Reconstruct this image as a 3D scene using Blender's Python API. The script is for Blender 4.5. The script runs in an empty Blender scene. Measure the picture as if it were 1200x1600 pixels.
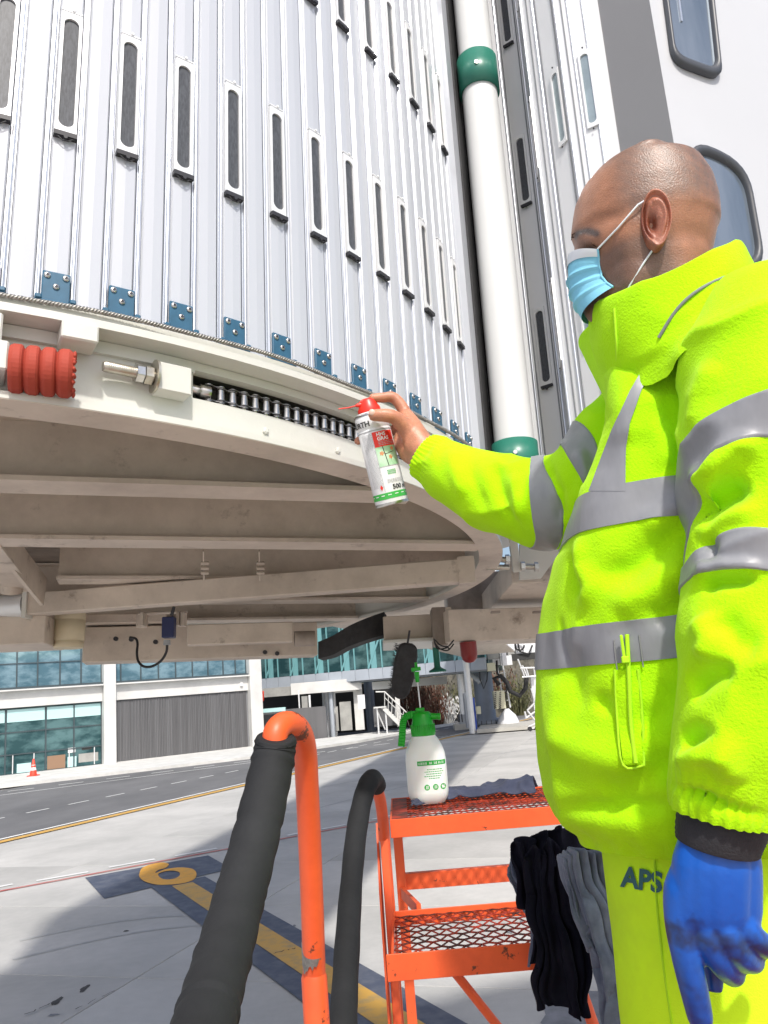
import bpy, bmesh, math, random
import numpy as np
from mathutils import Vector, Matrix, noise
R_ = math.radians
random.seed(7)
sc = bpy.context.scene
COL = sc.collection

# ------------------------------------------------------------------ camera, sky, sun, exposure
FPX = 1250.0                       # focal length in pixels of the 1200 x 1600 frame
CAM = np.array([0.0, 0.0, 2.5])    # phone held 2.5 m above the apron

def cam_axes(pitch, roll):
    p, r = R_(pitch), R_(roll)
    f = np.array([0, math.cos(p), math.sin(p)]); x = np.array([1.0, 0, 0]); u = np.cross(x, f)
    c, s = math.cos(r), math.sin(r)
    return c * x + s * u, -s * x + c * u, f

XW, UW, FW = cam_axes(12.5, -4.7)          # the level world
XB, UB, FB = cam_axes(15.0, -3.05)         # the bridge's own frame (it stands slightly out of level)

def ray(u, v, w=True):
    X, U, F = (XW, UW, FW) if w else (XB, UB, FB)
    return F + X * (u - 600) / FPX + U * (800 - v) / FPX

def at(u, v, t):                            # world point at forward depth t
    return Vector(CAM + ray(u, v) * t)
def ground(u, v, z=0.0):
    d = ray(u, v); return Vector(CAM + d * ((z - CAM[2]) / d[2]))
def bat(u, v, t):                           # bridge frame point at forward depth t
    return Vector(ray(u, v, False) * t)
def bpl(u, v, z):
    d = ray(u, v, False); return Vector(d / d[2] * z)
def proj(p):
    q = np.asarray(p, float) - CAM
    z = q @ FW
    return 600 + FPX * (q @ XW) / z, 800 - FPX * (q @ UW) / z

cam = bpy.data.cameras.new('camera'); camo = bpy.data.objects.new('camera', cam); COL.objects.link(camo)
camo.matrix_world = Matrix(((XW[0], UW[0], -FW[0], CAM[0]), (XW[1], UW[1], -FW[1], CAM[1]), (XW[2], UW[2], -FW[2], CAM[2]), (0, 0, 0, 1)))
cam.sensor_fit = 'VERTICAL'; cam.sensor_height = 32.0; cam.lens = 32.0 * FPX / 1600
cam.clip_start = 0.05; cam.clip_end = 3000
sc.camera = camo
sc.render.resolution_x, sc.render.resolution_y = 768, 1024

SUN_EL, SUN_AZ = 50.0, 167.0                # azimuth clockwise from +Y: behind the camera, to the right
world = bpy.data.worlds.new('World'); sc.world = world; world.use_nodes = True
wn = world.node_tree; bg = wn.nodes['Background']
sky = wn.nodes.new('ShaderNodeTexSky'); sky.sky_type = 'NISHITA'; sky.sun_disc = False
sky.sun_elevation = R_(SUN_EL); sky.sun_rotation = R_(SUN_AZ); sky.dust_density = 4.0; sky.air_density = 1.0; sky.altitude = 100
wn.links.new(sky.outputs[0], bg.inputs[0]); bg.inputs[1].default_value = 0.15
sun = bpy.data.lights.new('sun', 'SUN'); suno = bpy.data.objects.new('sun', sun); COL.objects.link(suno)
sun.energy = 3.3; sun.angle = R_(2.5); sun.color = (1.0, 0.96, 0.9)
sd = Vector((math.sin(R_(SUN_AZ)) * math.cos(R_(SUN_EL)), math.cos(R_(SUN_AZ)) * math.cos(R_(SUN_EL)), math.sin(R_(SUN_EL))))
suno.rotation_euler = sd.to_track_quat('Z', 'Y').to_euler()
sc.view_settings.view_transform = 'Standard'; sc.view_settings.look = 'None'
sc.view_settings.exposure = 0.27; sc.view_settings.gamma = 1.0; sc.view_settings.use_curve_mapping = False
sc.cycles.max_bounces = 6; sc.cycles.diffuse_bounces = 4; sc.cycles.glossy_bounces = 3; sc.cycles.transparent_max_bounces = 8
sc.cycles.use_denoising = True

# ------------------------------------------------------------------ materials
MATS = {}
def mat(name, col, rough=0.5, metal=0.0, var=0.0, scale=5.0, col2=None, bump=0.0, bscale=None, spec=0.5, sheen=0.0, coat=0.0,
        lo=0.35, hi=0.65, stretch=(1, 1, 1), sss=0.0, alpha=None, detail=5.0):
    """procedural principled material: two colours mixed by noise, plus noise bump"""
    m = bpy.data.materials.new(name); m.use_nodes = True; nt = m.node_tree; n = nt.nodes; b = n['Principled BSDF']
    b.inputs['Roughness'].default_value = rough; b.inputs['Metallic'].default_value = metal
    b.inputs['Specular IOR Level'].default_value = spec
    if sheen: b.inputs['Sheen Weight'].default_value = sheen; b.inputs['Sheen Roughness'].default_value = 0.5
    if coat: b.inputs['Coat Weight'].default_value = coat
    if sss: b.inputs['Subsurface Weight'].default_value = sss; b.inputs['Subsurface Radius'].default_value = (0.01, 0.004, 0.002)
    if alpha is not None: b.inputs['Alpha'].default_value = alpha
    tc = n.new('ShaderNodeTexCoord'); mp = n.new('ShaderNodeMapping'); nt.links.new(tc.outputs['Object'], mp.inputs[0])
    mp.inputs['Scale'].default_value = stretch
    c4 = (*col, 1)
    if var or col2:
        nz = n.new('ShaderNodeTexNoise'); nz.inputs['Scale'].default_value = scale; nz.inputs['Detail'].default_value = detail; nz.inputs['Roughness'].default_value = 0.62
        nt.links.new(mp.outputs[0], nz.inputs['Vector'])
        cr = n.new('ShaderNodeMapRange'); cr.inputs[1].default_value = lo; cr.inputs[2].default_value = hi
        nt.links.new(nz.outputs['Fac'], cr.inputs[0])
        mx = n.new('ShaderNodeMix'); mx.data_type = 'RGBA'
        if col2 is None:
            a = tuple(max(0, c * (1 - var)) for c in col); c2 = tuple(min(1, c * (1 + var)) for c in col)
        else: a, c2 = col, col2
        mx.inputs[6].default_value = (*a, 1); mx.inputs[7].default_value = (*c2, 1)
        nt.links.new(cr.outputs[0], mx.inputs[0]); nt.links.new(mx.outputs[2], b.inputs['Base Color'])
    else:
        b.inputs['Base Color'].default_value = c4
    if bump:
        nb = n.new('ShaderNodeTexNoise'); nb.inputs['Scale'].default_value = bscale or scale * 4; nb.inputs['Detail'].default_value = 4
        nt.links.new(mp.outputs[0], nb.inputs['Vector'])
        bp = n.new('ShaderNodeBump'); bp.inputs['Strength'].default_value = 1.0; bp.inputs['Distance'].default_value = bump
        nt.links.new(nb.outputs['Fac'], bp.inputs['Height']); nt.links.new(bp.outputs[0], b.inputs['Normal'])
    MATS[name] = m
    return m

def rusted(name, col, rust, rough=0.4, lo=0.60, hi=0.66, scale=6.0, spec=0.5, bump=0.0004, grime=None, gscale=2.0):
    """painted metal: paint, soft grime, and chips with a shape of their own"""
    m = mat(name, col, rough, var=0.06, scale=3.0, bump=bump, bscale=60, spec=spec)
    nt = m.node_tree; n = nt.nodes; b = n['Principled BSDF']
    prev = b.inputs['Base Color'].links[0].from_socket
    tc = n.new('ShaderNodeTexCoord')
    def layer(prev, color, sc_, a, z, det, fac):
        nz = n.new('ShaderNodeTexNoise'); nz.inputs['Scale'].default_value = sc_; nz.inputs['Detail'].default_value = det; nz.inputs['Roughness'].default_value = 0.7
        nt.links.new(tc.outputs['Object'], nz.inputs['Vector'])
        mr = n.new('ShaderNodeMapRange'); mr.inputs[1].default_value = a; mr.inputs[2].default_value = z; mr.inputs[4].default_value = fac
        nt.links.new(nz.outputs['Fac'], mr.inputs[0])
        mx = n.new('ShaderNodeMix'); mx.data_type = 'RGBA'; mx.inputs[7].default_value = (*color, 1)
        nt.links.new(mr.outputs[0], mx.inputs[0]); nt.links.new(prev, mx.inputs[6])
        return mx.outputs[2]
    if grime: prev = layer(prev, grime, gscale, 0.42, 0.75, 8, 0.55)
    prev = layer(prev, rust, scale, lo, hi, 9, 0.9)
    nt.links.new(prev, b.inputs['Base Color'])
    return m

mat('white_panel', (0.66, 0.67, 0.69), 0.32, var=0.03, scale=2.0, spec=0.5)
mat('slat_white', (0.50, 0.52, 0.56), 0.25, metal=0.15, var=0.05, scale=3.0, stretch=(1, 1, 0.15))
mat('aluminium', (0.62, 0.65, 0.69), 0.3, metal=0.85, var=0.06, scale=8.0, stretch=(1, 1, 0.1))
mat('groove_grey', (0.20, 0.21, 0.225), 0.6)
mat('window_frame', (0.72, 0.73, 0.74), 0.35, metal=0.2)
mat('mesh_pane', (0.07, 0.075, 0.085), 0.4, var=0.25, scale=300, stretch=(1, 1, 0.25), spec=0.3)
mat('black_metal', (0.025, 0.025, 0.03), 0.5)
mat('black_rubber', (0.022, 0.022, 0.024), 0.75, var=0.3, scale=30, bump=0.0006, bscale=120)
rusted('bridge_paint', (0.60, 0.60, 0.56), (0.30, 0.22, 0.15), 0.4, lo=0.68, hi=0.80, scale=14, grime=(0.44, 0.42, 0.36), gscale=3.0)
mat('cab_white', (0.47, 0.48, 0.50), 0.35, var=0.025, scale=1.2)
rusted('bridge_beige', (0.61, 0.53, 0.45), (0.14, 0.10, 0.075), 0.55, lo=0.585, hi=0.74, scale=9, grime=(0.22, 0.175, 0.14), gscale=3.2)
mat('dirty_plate', (0.42, 0.36, 0.31), 0.6, col2=(0.20, 0.165, 0.14), scale=4.0, bump=0.001, bscale=40)
mat('clip_blue', (0.028, 0.105, 0.18), 0.45, var=0.12, scale=40)
mat('steel', (0.55, 0.54, 0.52), 0.28, metal=1.0, var=0.15, scale=40)
mat('zinc', (0.50, 0.48, 0.42), 0.38, metal=0.9, col2=(0.34, 0.28, 0.2), scale=30, lo=.5, hi=.8)
mat('chain_dark', (0.22, 0.21, 0.20), 0.33, metal=0.8, var=0.3, scale=80)
mat('rope_steel', (0.30, 0.29, 0.27), 0.45, metal=0.7, var=0.2, scale=90)
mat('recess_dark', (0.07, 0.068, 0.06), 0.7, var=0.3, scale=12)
rusted('red_rubber', (0.36, 0.055, 0.034), (0.22, 0.03, 0.02), 0.7, lo=0.55, hi=0.8, scale=25, spec=0.25)
mat('red_dark', (0.20, 0.008, 0.008), 0.35)
mat('green_collar', (0.02, 0.155, 0.11), 0.35, var=0.08, scale=5)
mat('pipe_grey', (0.60, 0.61, 0.61), 0.38, var=0.02, scale=3)
mat('grey_panel', (0.24, 0.24, 0.25), 0.45, var=0.03, scale=1.5)
mat('gasket', (0.05, 0.055, 0.065), 0.45)
mat('cab_glass', (0.13, 0.17, 0.22), 0.06, metal=0.5, col2=(0.22, 0.26, 0.31), scale=5, lo=.4, hi=.6, stretch=(1, 1, .2))  # paler noise streaks put window reflections into the colour
mat('cream_plastic', (0.60, 0.52, 0.36), 0.55, var=0.05, scale=12)
mat('sensor_blue', (0.012, 0.02, 0.09), 0.4)
mat('label_white', (0.8, 0.8, 0.8), 0.4)
rusted('orange_paint', (0.80, 0.115, 0.030), (0.06, 0.028, 0.018), 0.45, lo=0.625, hi=0.645, scale=15, grime=(0.50, 0.060, 0.018), gscale=7)
rusted('orange_worn', (0.40, 0.042, 0.018), (0.035, 0.02, 0.016), 0.55, lo=0.45, hi=0.56, scale=14, bump=0.001)
mat('foam_black', (0.016, 0.017, 0.019), 0.8, var=0.25, scale=6, bump=0.0007, bscale=90, spec=0.3)
mat('bottle_white', (0.78, 0.82, 0.79), 0.35, var=0.02, scale=8, sss=0.3)
mat('bottle_green', (0.004, 0.33, 0.012), 0.35, var=0.05, scale=10)
mat('print_green', (0.01, 0.36, 0.04), 0.5)
mat('rag_navy', (0.035, 0.043, 0.075), 0.95, col2=(0.07, 0.08, 0.125), scale=8, spec=.15, sheen=0.1, bump=0.0006, bscale=300)
mat('rag_black', (0.004, 0.0045, 0.010), 0.95, col2=(0.010, 0.010, 0.018), scale=9, spec=.1, bump=0.0006, bscale=300)
mat('rag_grey', (0.085, 0.105, 0.155), 0.95, col2=(0.17, 0.20, 0.265), scale=14, sheen=0.2, spec=.15, bump=0.001, bscale=220)
mat('asphalt', (0.10, 0.101, 0.104), 0.85, col2=(0.16, 0.16, 0.163), scale=0.35, bump=0.004, bscale=60, stretch=(1, .5, 1))
mat('white_line', (0.72, 0.72, 0.70), 0.6, col2=(0.50, 0.50, 0.48), scale=3, lo=.5, hi=.8)
mat('yellow_line', (0.58, 0.33, 0.06), 0.6, col2=(0.36, 0.26, 0.12), scale=7, lo=.45, hi=.72, detail=9)
mat('yellow_six', (0.74, 0.36, 0.03), 0.6, col2=(0.50, 0.28, 0.07), scale=7, lo=.5, hi=.75, detail=9)
mat('red_line', (0.42, 0.09, 0.08), 0.6, col2=(0.5, 0.25, 0.22), scale=4)
mat('mark_blue', (0.066, 0.078, 0.115), 0.65, col2=(0.15, 0.16, 0.185), scale=5, lo=.42, hi=.78, detail=9)
mat('tar', (0.06, 0.055, 0.05), 0.8)
mat('stain', (0.17, 0.175, 0.19), 0.7, var=0.2, scale=6)
mat('kerb_white', (0.62, 0.62, 0.60), 0.7, col2=(0.5, 0.5, 0.48), scale=1.5)
mat('building_white', (0.62, 0.62, 0.60), 0.6, col2=(0.48, 0.48, 0.47), scale=0.9, lo=.4, hi=.8)
mat('louvre_grey', (0.115, 0.115, 0.12), 0.6, var=0.15, scale=2, stretch=(1, 1, .05))
mat('mullion', (0.05, 0.07, 0.08), 0.5)
mat('teal_glass', (0.13, 0.25, 0.31), 0.06, metal=0.5, col2=(0.30, 0.46, 0.53), scale=1.1, lo=.42, hi=.6, detail=8, stretch=(1, 1, 2))  # two-tone noise paints outdoor reflections into the glass colour
mat('dark_glass', (0.03, 0.085, 0.095), 0.06, metal=0.45, col2=(0.12, 0.23, 0.24), scale=.9, lo=.42, hi=.6, detail=8, stretch=(1, 1, 2))  # reflected scenery painted in as dark and pale noise
mat('blind_pale', (0.45, 0.68, 0.68), 0.5)
mat('brown_box', (0.26, 0.16, 0.10), 0.6)
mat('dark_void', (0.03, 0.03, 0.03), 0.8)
mat('steel_blue', (0.22, 0.25, 0.30), 0.45, metal=0.2, var=0.06, scale=2)
mat('pale_teal', (0.16, 0.36, 0.38), 0.4)
mat('fascia', (0.38, 0.42, 0.47), 0.4, var=0.05, scale=1)
mat('concrete_grey', (0.36, 0.36, 0.34), 0.8, col2=(0.25, 0.25, 0.24), scale=1.2)
mat('galvanised', (0.72, 0.73, 0.74), 0.35, metal=0.3, var=0.05, scale=4)
mat('rock', (0.05, 0.048, 0.036), 0.9, col2=(0.13, 0.12, 0.095), scale=1.6, bump=0.1, bscale=3, detail=9)
mat('dry_red', (0.16, 0.05, 0.03), 0.8, col2=(0.06, 0.045, 0.025), scale=3)
mat('bush_green', (0.07, 0.085, 0.03), 0.8, col2=(0.14, 0.13, 0.06), scale=3)
mat('cone_red', (0.75, 0.06, 0.03), 0.5)
mat('cabinet_grey', (0.36, 0.38, 0.40), 0.5)
mat('pipe_blue', (0.02, 0.07, 0.40), 0.4)
mat('cream_box', (0.55, 0.54, 0.40), 0.5)
mat('concrete_base', (0.42, 0.41, 0.37), 0.8, var=0.1, scale=2)

# the apron's concrete: each slab its own tone (object random), blotches, fine grain
def concrete():
    m = mat('concrete', (0.375, 0.370, 0.350), 0.75, col2=(0.51, 0.50, 0.475), scale=0.55, bump=0.002, bscale=60, detail=8, lo=.35, hi=.7)
    nt = m.node_tree; n = nt.nodes; b = n['Principled BSDF']; prev = b.inputs['Base Color'].links[0].from_socket
    oi = n.new('ShaderNodeObjectInfo'); mr = n.new('ShaderNodeMapRange'); mr.inputs[3].default_value = 0.88; mr.inputs[4].default_value = 1.06
    nt.links.new(oi.outputs['Random'], mr.inputs[0])
    nz = n.new('ShaderNodeTexNoise'); nz.inputs['Scale'].default_value = 9; nz.inputs['Detail'].default_value = 8; nz.inputs['Roughness'].default_value = .75
    tc = n.new('ShaderNodeTexCoord'); nt.links.new(tc.outputs['Object'], nz.inputs['Vector'])
    m2 = n.new('ShaderNodeMapRange'); m2.inputs[3].default_value = 0.90; m2.inputs[4].default_value = 1.10
    nt.links.new(nz.outputs['Fac'], m2.inputs[0])
    mu = n.new('ShaderNodeMath'); mu.operation = 'MULTIPLY'; nt.links.new(mr.outputs[0], mu.inputs[0]); nt.links.new(m2.outputs[0], mu.inputs[1])
    hs = n.new('ShaderNodeHueSaturation'); nt.links.new(mu.outputs[0], hs.inputs['Value']); nt.links.new(prev, hs.inputs['Color'])
    nt.links.new(hs.outputs[0], b.inputs['Base Color'])
concrete()

# ------------------------------------------------------------------ mesh builder
def fr(z, x=None):
    z = Vector(z).normalized()
    x = Vector(x) if x is not None else (Vector((0, 0, 1)) if abs(z.z) < .9 else Vector((1, 0, 0)))
    x = (x - z * x.dot(z)).normalized(); return x, z.cross(x), z

class MB:
    def __init__(s): s.v = []; s.f = []; s.sm = []
    def add(s, vs, fs, smooth=False):
        o = len(s.v); s.v += [Vector(p) for p in vs]; s.f += [[i + o for i in f] for f in fs]; s.sm += [smooth] * len(fs); return s
    def hexa(s, p):                      # 8 corners: bottom ring then top ring
        return s.add(p, [(3, 2, 1, 0), (4, 5, 6, 7), (0, 1, 5, 4), (1, 2, 6, 5), (2, 3, 7, 6), (3, 0, 4, 7)])
    def box(s, c, size, ax=None):
        c = Vector(c); X, Y, Z = ax if ax else (Vector((1, 0, 0)), Vector((0, 1, 0)), Vector((0, 0, 1)))
        a, b, d = [q / 2 for q in size]
        return s.hexa([c + X * i * a + Y * j * b + Z * k * d for k in (-1, 1) for i, j in ((-1, -1), (1, -1), (1, 1), (-1, 1))])
    def bar(s, p, q, w, h, up=None):     # box beam from p to q
        p, q = Vector(p), Vector(q); X, Y, Z = fr(q - p, up)
        return s.box((p + q) / 2, (h, w, (q - p).length), (X, Y, Z))
    def tube(s, pts, r, n=10, cap=True, closed=False, smooth=True, sq=None):
        pts = [Vector(p) for p in pts]; m = len(pts); rs = r if isinstance(r, (list, tuple)) else [r] * m
        vs = []; X = None
        for i in range(m):
            a = pts[(i - 1) % m] if (closed or i) else pts[0]; b = pts[(i + 1) % m] if (closed or i < m - 1) else pts[-1]
            X, Y, Z = fr(b - a, X if X is not None else None)
            for k in range(n):
                an = 2 * math.pi * k / n; vs.append(pts[i] + (X * math.cos(an) + Y * math.sin(an)) * rs[i])
        fs = []
        for i in range(m if closed else m - 1):
            j = (i + 1) % m
            for k in range(n): fs.append((i * n + k, i * n + (k + 1) % n, j * n + (k + 1) % n, j * n + k))
        s.add(vs, fs, smooth)
        if cap and not closed:
            s.add(vs[:n], [tuple(range(n - 1, -1, -1))]); s.add(vs[-n:], [tuple(range(n))])
        return s
    def lathe(s, prof, o, axis=(0, 0, 1), n=24, smooth=True, x=None, cap=True):  # prof: (r, h)
        X, Y, Z = fr(axis, x); o = Vector(o); vs = []
        for r, h in prof:
            for k in range(n):
                a = 2 * math.pi * k / n; vs.append(o + Z * h + (X * math.cos(a) + Y * math.sin(a)) * r)
        fs = [(i * n + k, i * n + (k + 1) % n, (i + 1) * n + (k + 1) % n, (i + 1) * n + k) for i in range(len(prof) - 1) for k in range(n)]
        s.add(vs, fs, smooth)
        if cap:
            if prof[0][0] > 1e-5: s.add(vs[:n], [tuple(range(n - 1, -1, -1))])
            if prof[-1][0] > 1e-5: s.add(vs[-n:], [tuple(range(n))])
        return s
    def prism(s, poly, d):               # 3-D polygon extruded by vector d
        n = len(poly); d = Vector(d); vs = [Vector(p) for p in poly] + [Vector(p) + d for p in poly]
        return s.add(vs, [tuple(range(n - 1, -1, -1)), tuple(range(n, 2 * n))] + [(i, (i + 1) % n, n + (i + 1) % n, n + i) for i in range(n)])
    def arc(s, c, r0, r1, z0, z1, a0, a1, n):   # ring sector solid (degrees)
        full = abs(a1 - a0) >= 359.9; vs = []; m = n if full else n + 1
        for i in range(m):
            a = R_(a0 + (a1 - a0) * i / n); ca, sa = math.cos(a), math.sin(a)
            for r, z in ((r0, z0), (r1, z0), (r1, z1), (r0, z1)): vs.append((c[0] + r * ca, c[1] + r * sa, z))
        fs = []
        for i in range(n):
            j = (i + 1) % m
            for k in range(4): fs.append((i * 4 + k, i * 4 + (k + 1) % 4, j * 4 + (k + 1) % 4, j * 4 + k)[::-1])
        if not full: fs += [(0, 1, 2, 3), tuple(n * 4 + k for k in (3, 2, 1, 0))]
        return s.add(vs, fs)
    def build(s, name, m, parent=None, bevel=0.0, loc=None):
        pb = Vector(parent['_base']) if parent is not None and '_base' in parent else Vector((0, 0, 0))
        off = Vector(loc) if loc is not None else pb
        me = bpy.data.meshes.new(name); me.from_pydata([tuple(p - off) for p in s.v], [], s.f)
        me.polygons.foreach_set('use_smooth', s.sm); me.update()
        bm = bmesh.new(); bm.from_mesh(me); bmesh.ops.recalc_face_normals(bm, faces=bm.faces)
        if bevel:
            bmesh.ops.remove_doubles(bm, verts=bm.verts, dist=1e-5)
            ed = [e for e in bm.edges if len(e.link_faces) == 2 and e.calc_face_angle(0) > 0.6]
            bmesh.ops.bevel(bm, geom=ed, offset=bevel, segments=1, affect='EDGES')
        bm.to_mesh(me); bm.free()
        me.materials.append(MATS[m] if isinstance(m, str) else m)
        o = bpy.data.objects.new(name, me); COL.objects.link(o)
        o['_base'] = tuple(off)
        if parent is not None: o.parent = parent
        o.location = off - pb
        return o

def tag(o, label=None, cat=None, group=None, kind=None):
    if label: o['label'] = label
    if cat: o['category'] = cat
    if group: o['group'] = group
    if kind: o['kind'] = kind
    return o
ROOTS = []
def thing(name, loc, label, cat, group=None):
    o = bpy.data.objects.new(name, None); COL.objects.link(o); o.location = loc; o['_base'] = tuple(loc); ROOTS.append(o)
    o.empty_display_size = 0.1
    return tag(o, label, cat, group)
def one(name, mb, m, label, cat, group=None, bevel=0.0, loc=None):
    if loc is None:
        lo = [min(p[i] for p in mb.v) for i in range(3)]; hi = [max(p[i] for p in mb.v) for i in range(3)]
        loc = ((lo[0] + hi[0]) / 2, (lo[1] + hi[1]) / 2, lo[2])
    return tag(mb.build(name, m, None, bevel, loc), label, cat, group)
def struct(name, mb, m, parent=None):
    o = mb.build(name, m, parent); o['kind'] = 'structure'; return o
def copy_obj(o, parent, mat4=None):
    c = o.copy(); COL.objects.link(c); c.parent = parent
    if mat4 is not None: c.matrix_local = mat4
    return c

def text_mesh(txt, size, bold=0.0, font=None):
    """flat lettering as vertices (x right, y up) and faces"""
    cu = bpy.data.curves.new('t', 'FONT'); cu.body = txt; cu.size = size; cu.align_x = 'LEFT'; cu.offset = bold; cu.resolution_u = 3
    o = bpy.data.objects.new('t', cu); COL.objects.link(o)
    dg = bpy.context.evaluated_depsgraph_get(); dg.update()
    me = bpy.data.meshes.new_from_object(o.evaluated_get(dg))
    vs = [tuple(v.co) for v in me.vertices]; fs = [tuple(p.vertices) for p in me.polygons]
    bpy.data.objects.remove(o); bpy.data.curves.remove(cu); bpy.data.meshes.remove(me)
    return vs, fs
def put_text(mb, txt, size, f, bold=0.0):
    vs, fs = text_mesh(txt, size, bold); mb.add([f(v[0], v[1]) for v in vs], fs)
# ------------------------------------------------------------------ ground: apron slabs, road, markings
GO = Vector((-2.74, 8.42, 0)); G1 = Vector((.957, -.29, 0)); G2 = Vector((.29, .957, 0))
def gxy(a, b, z=0.0): p = GO + G1 * a + G2 * b; p.z = z; return p
g = MB(); g.add([(-1500, -600, -.06), (1500, -600, -.06), (1500, 2500, -.06), (-1500, 2500, -.06)], [(0, 1, 2, 3)])
struct('ground', g, 'concrete')
apron = thing('apron', (0, 0, 0), None, None); apron['kind'] = 'structure'
SA, SB = 4.6, 2.5
slab_me = None
# road edge runs from (-8.91,18.37) to (0.14,36.77)
E0 = Vector((-8.95, 18.3, 0)); E1 = Vector((0.14, 36.77, 0)); ED = (E1 - E0).normalized(); EN = Vector((ED.y, -ED.x, 0))   # EN points to the apron
slabs = []
for i in range(-5, 9):
    for j in range(-5, 15):
        c = gxy((i + .5) * SA, (j + .5) * SB)
        ok = all((gxy((i + u) * SA, (j + w) * SB) - E0).dot(EN) > -0.05 for u in (0, 1) for w in (0, 1))
        if not ok: continue
        if slab_me is None:
            mb = MB(); mb.box((0, 0, -.03), (SA - .014, SB - .014, .06), (G1, G2, Vector((0, 0, 1))))
            o = mb.build('concrete_slab', 'concrete', apron, .004); slab_me = o.data; o.location = c
        else:
            o = bpy.data.objects.new('concrete_slab', slab_me); COL.objects.link(o); o.parent = apron; o.location = c
        o['kind'] = 'structure'; slabs.append(o)
# the tapering edge next to the road, and the far apron beyond the single slabs
mb = MB()
mb.add([E0 - ED * 40 + Vector((0, 0, -.012)), E1 + ED * 4 + Vector((0, 0, -.012)), E1 + ED * 4 + EN * 140 + Vector((0, 0, -.012)), E0 - ED * 40 + EN * 140 + Vector((0, 0, -.012))], [(0, 1, 2, 3)])
struct('apron_edge', mb, 'concrete', apron)

def sheet(name, pts, m, z, kind='structure'):
    mb = MB(); mb.add([(p[0], p[1], z) for p in pts], [tuple(range(len(pts)))]); o = mb.build(name, m); o['kind'] = kind; return o
road = [E0 - ED * 60, E1 + ED * 60, E1 + ED * 60 - EN * 13, E0 - ED * 60 - EN * 9.4]
sheet('road', road, 'asphalt', 0.004)
def strip(p, q, w, z, side=0.0):
    p, q = Vector(p), Vector(q); d = (q - p).normalized(); n = Vector((d.y, -d.x, 0)); a = n * (side - w / 2); b = n * (side + w / 2)
    return [p + a, q + a, q + b, p + b]
def lines(name, segs, m, z):
    mb = MB()
    for s_ in segs: mb.add([(p[0], p[1], z) for p in s_], [(0, 1, 2, 3)])
    o = mb.build(name, m); o['kind'] = 'structure'; return o
lines('road_edge_line', [strip(E0 - ED * 30, E1 + ED * 20, .13, 0, 0)], 'white_line', .008)
lines('apron_edge_line', [strip(E0 - ED * 30, E1 + ED * 20, .28, 0, .34)], 'yellow_line', .008)
def gline(u0, v0, u1, v1): return ground(u0, v0), ground(u1, v1)
d0, d1 = gline(15, 1276, 263, 1226); dd = (d1 - d0).normalized(); segs = []
k = -8.0
while k < 60: segs.append(strip(d0 + dd * k, d0 + dd * (k + .75), .09, 0)); k += 1.42
lines('lane_dashes', segs, 'white_line', .009)
d0, d1 = gline(35, 1234, 241, 1208); dd = (d1 - d0).normalized(); segs = []; k = -4.0
while k < 50: segs.append(strip(d0 + dd * k, d0 + dd * (k + .9), .12, 0)); k += 1.75
lines('lane_dashes', segs, 'white_line', .009)
lines('lane_edge_line', [strip(ground(0, 1243), ground(391, 1192), .10, 0)], 'white_line', .009)
# red line with white segments along it
r0, r1 = ground(0, 1393), ground(543, 1292); rd = (r1 - r0).normalized(); rn = Vector((-rd.y, rd.x, 0))
lines('stand_boundary_line', [strip(r0 - rd * 6, r0 + rd * 30, .10, 0)], 'red_line', .008)
segs = []
for a, b in (((-60, 1398), (20, 1382)), ((57, 1377), (138, 1363)), ((170, 1356), (242, 1343)), ((274, 1338), (339, 1326)), ((449, 1306), (468, 1302)), ((503, 1296), (540, 1289)), ((580, 1281), (625, 1272))):
    segs.append(strip(ground(*a), ground(*b), .11, 0))
lines('boundary_dashes', segs, 'white_line', .009)
# blue stand box, its line and the number
q = [ground(133, 1372), ground(325, 1337), ground(362, 1358), ground(163, 1405)]
sheet('stand_number_box', q, 'mark_blue', .008)
yl0, yl1 = ground(285, 1383), ground(592, 1582); yd = (yl1 - yl0).normalized()
lines('lead_in_border', [strip(yl0 - yd * .25, yl0 + yd * 14, .80, 0)], 'mark_blue', .012)
lines('lead_in_line', [strip(yl0, yl0 + yd * 14, .30, 0)], 'yellow_line', .016)
# the 6: an open stroke round a bowl, read from the far side
six = [(218,1366),(222,1358),(236,1352),(254,1349),(264,1352),(258,1358),(247,1361),(243,1366),(258,1360),(280,1357),(300,1359),(307,1366),(304,1375),(290,1381),(268,1384),(245,1384),(226,1379),(218,1372)]
hole = [(247,1368),(254,1364),(268,1362),(279,1364),(281,1369),(274,1374),(262,1376),(252,1374)]
def smooth_loop(pts, n=4):
    out = []; m = len(pts)
    for i in range(m):
        p0, p1, p2, p3 = [np.array(pts[(i + k) % m], float) for k in (-1, 0, 1, 2)]
        for t in np.linspace(0, 1, n, endpoint=False):
            out.append(tuple(.5 * ((2*p1) + (p2-p0)*t + (2*p0-5*p1+4*p2-p3)*t*t + (3*p1-p0-3*p2+p3)*t**3)))
    return out
bm = bmesh.new(); loops = []
for lp in (smooth_loop(six, 3), smooth_loop(hole)):
    vs = [bm.verts.new((ground(*p).x, ground(*p).y, .0165)) for p in lp]; loops += [bm.edges.new((vs[i], vs[(i + 1) % len(vs)])) for i in range(len(vs))]
bmesh.ops.triangle_fill(bm, use_beauty=True, use_dissolve=False, edges=loops)
me = bpy.data.meshes.new('stand_number'); bm.to_mesh(me); bm.free(); me.materials.append(MATS['yellow_six'])
o = bpy.data.objects.new('stand_number', me); COL.objects.link(o); o['kind'] = 'structure'
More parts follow.
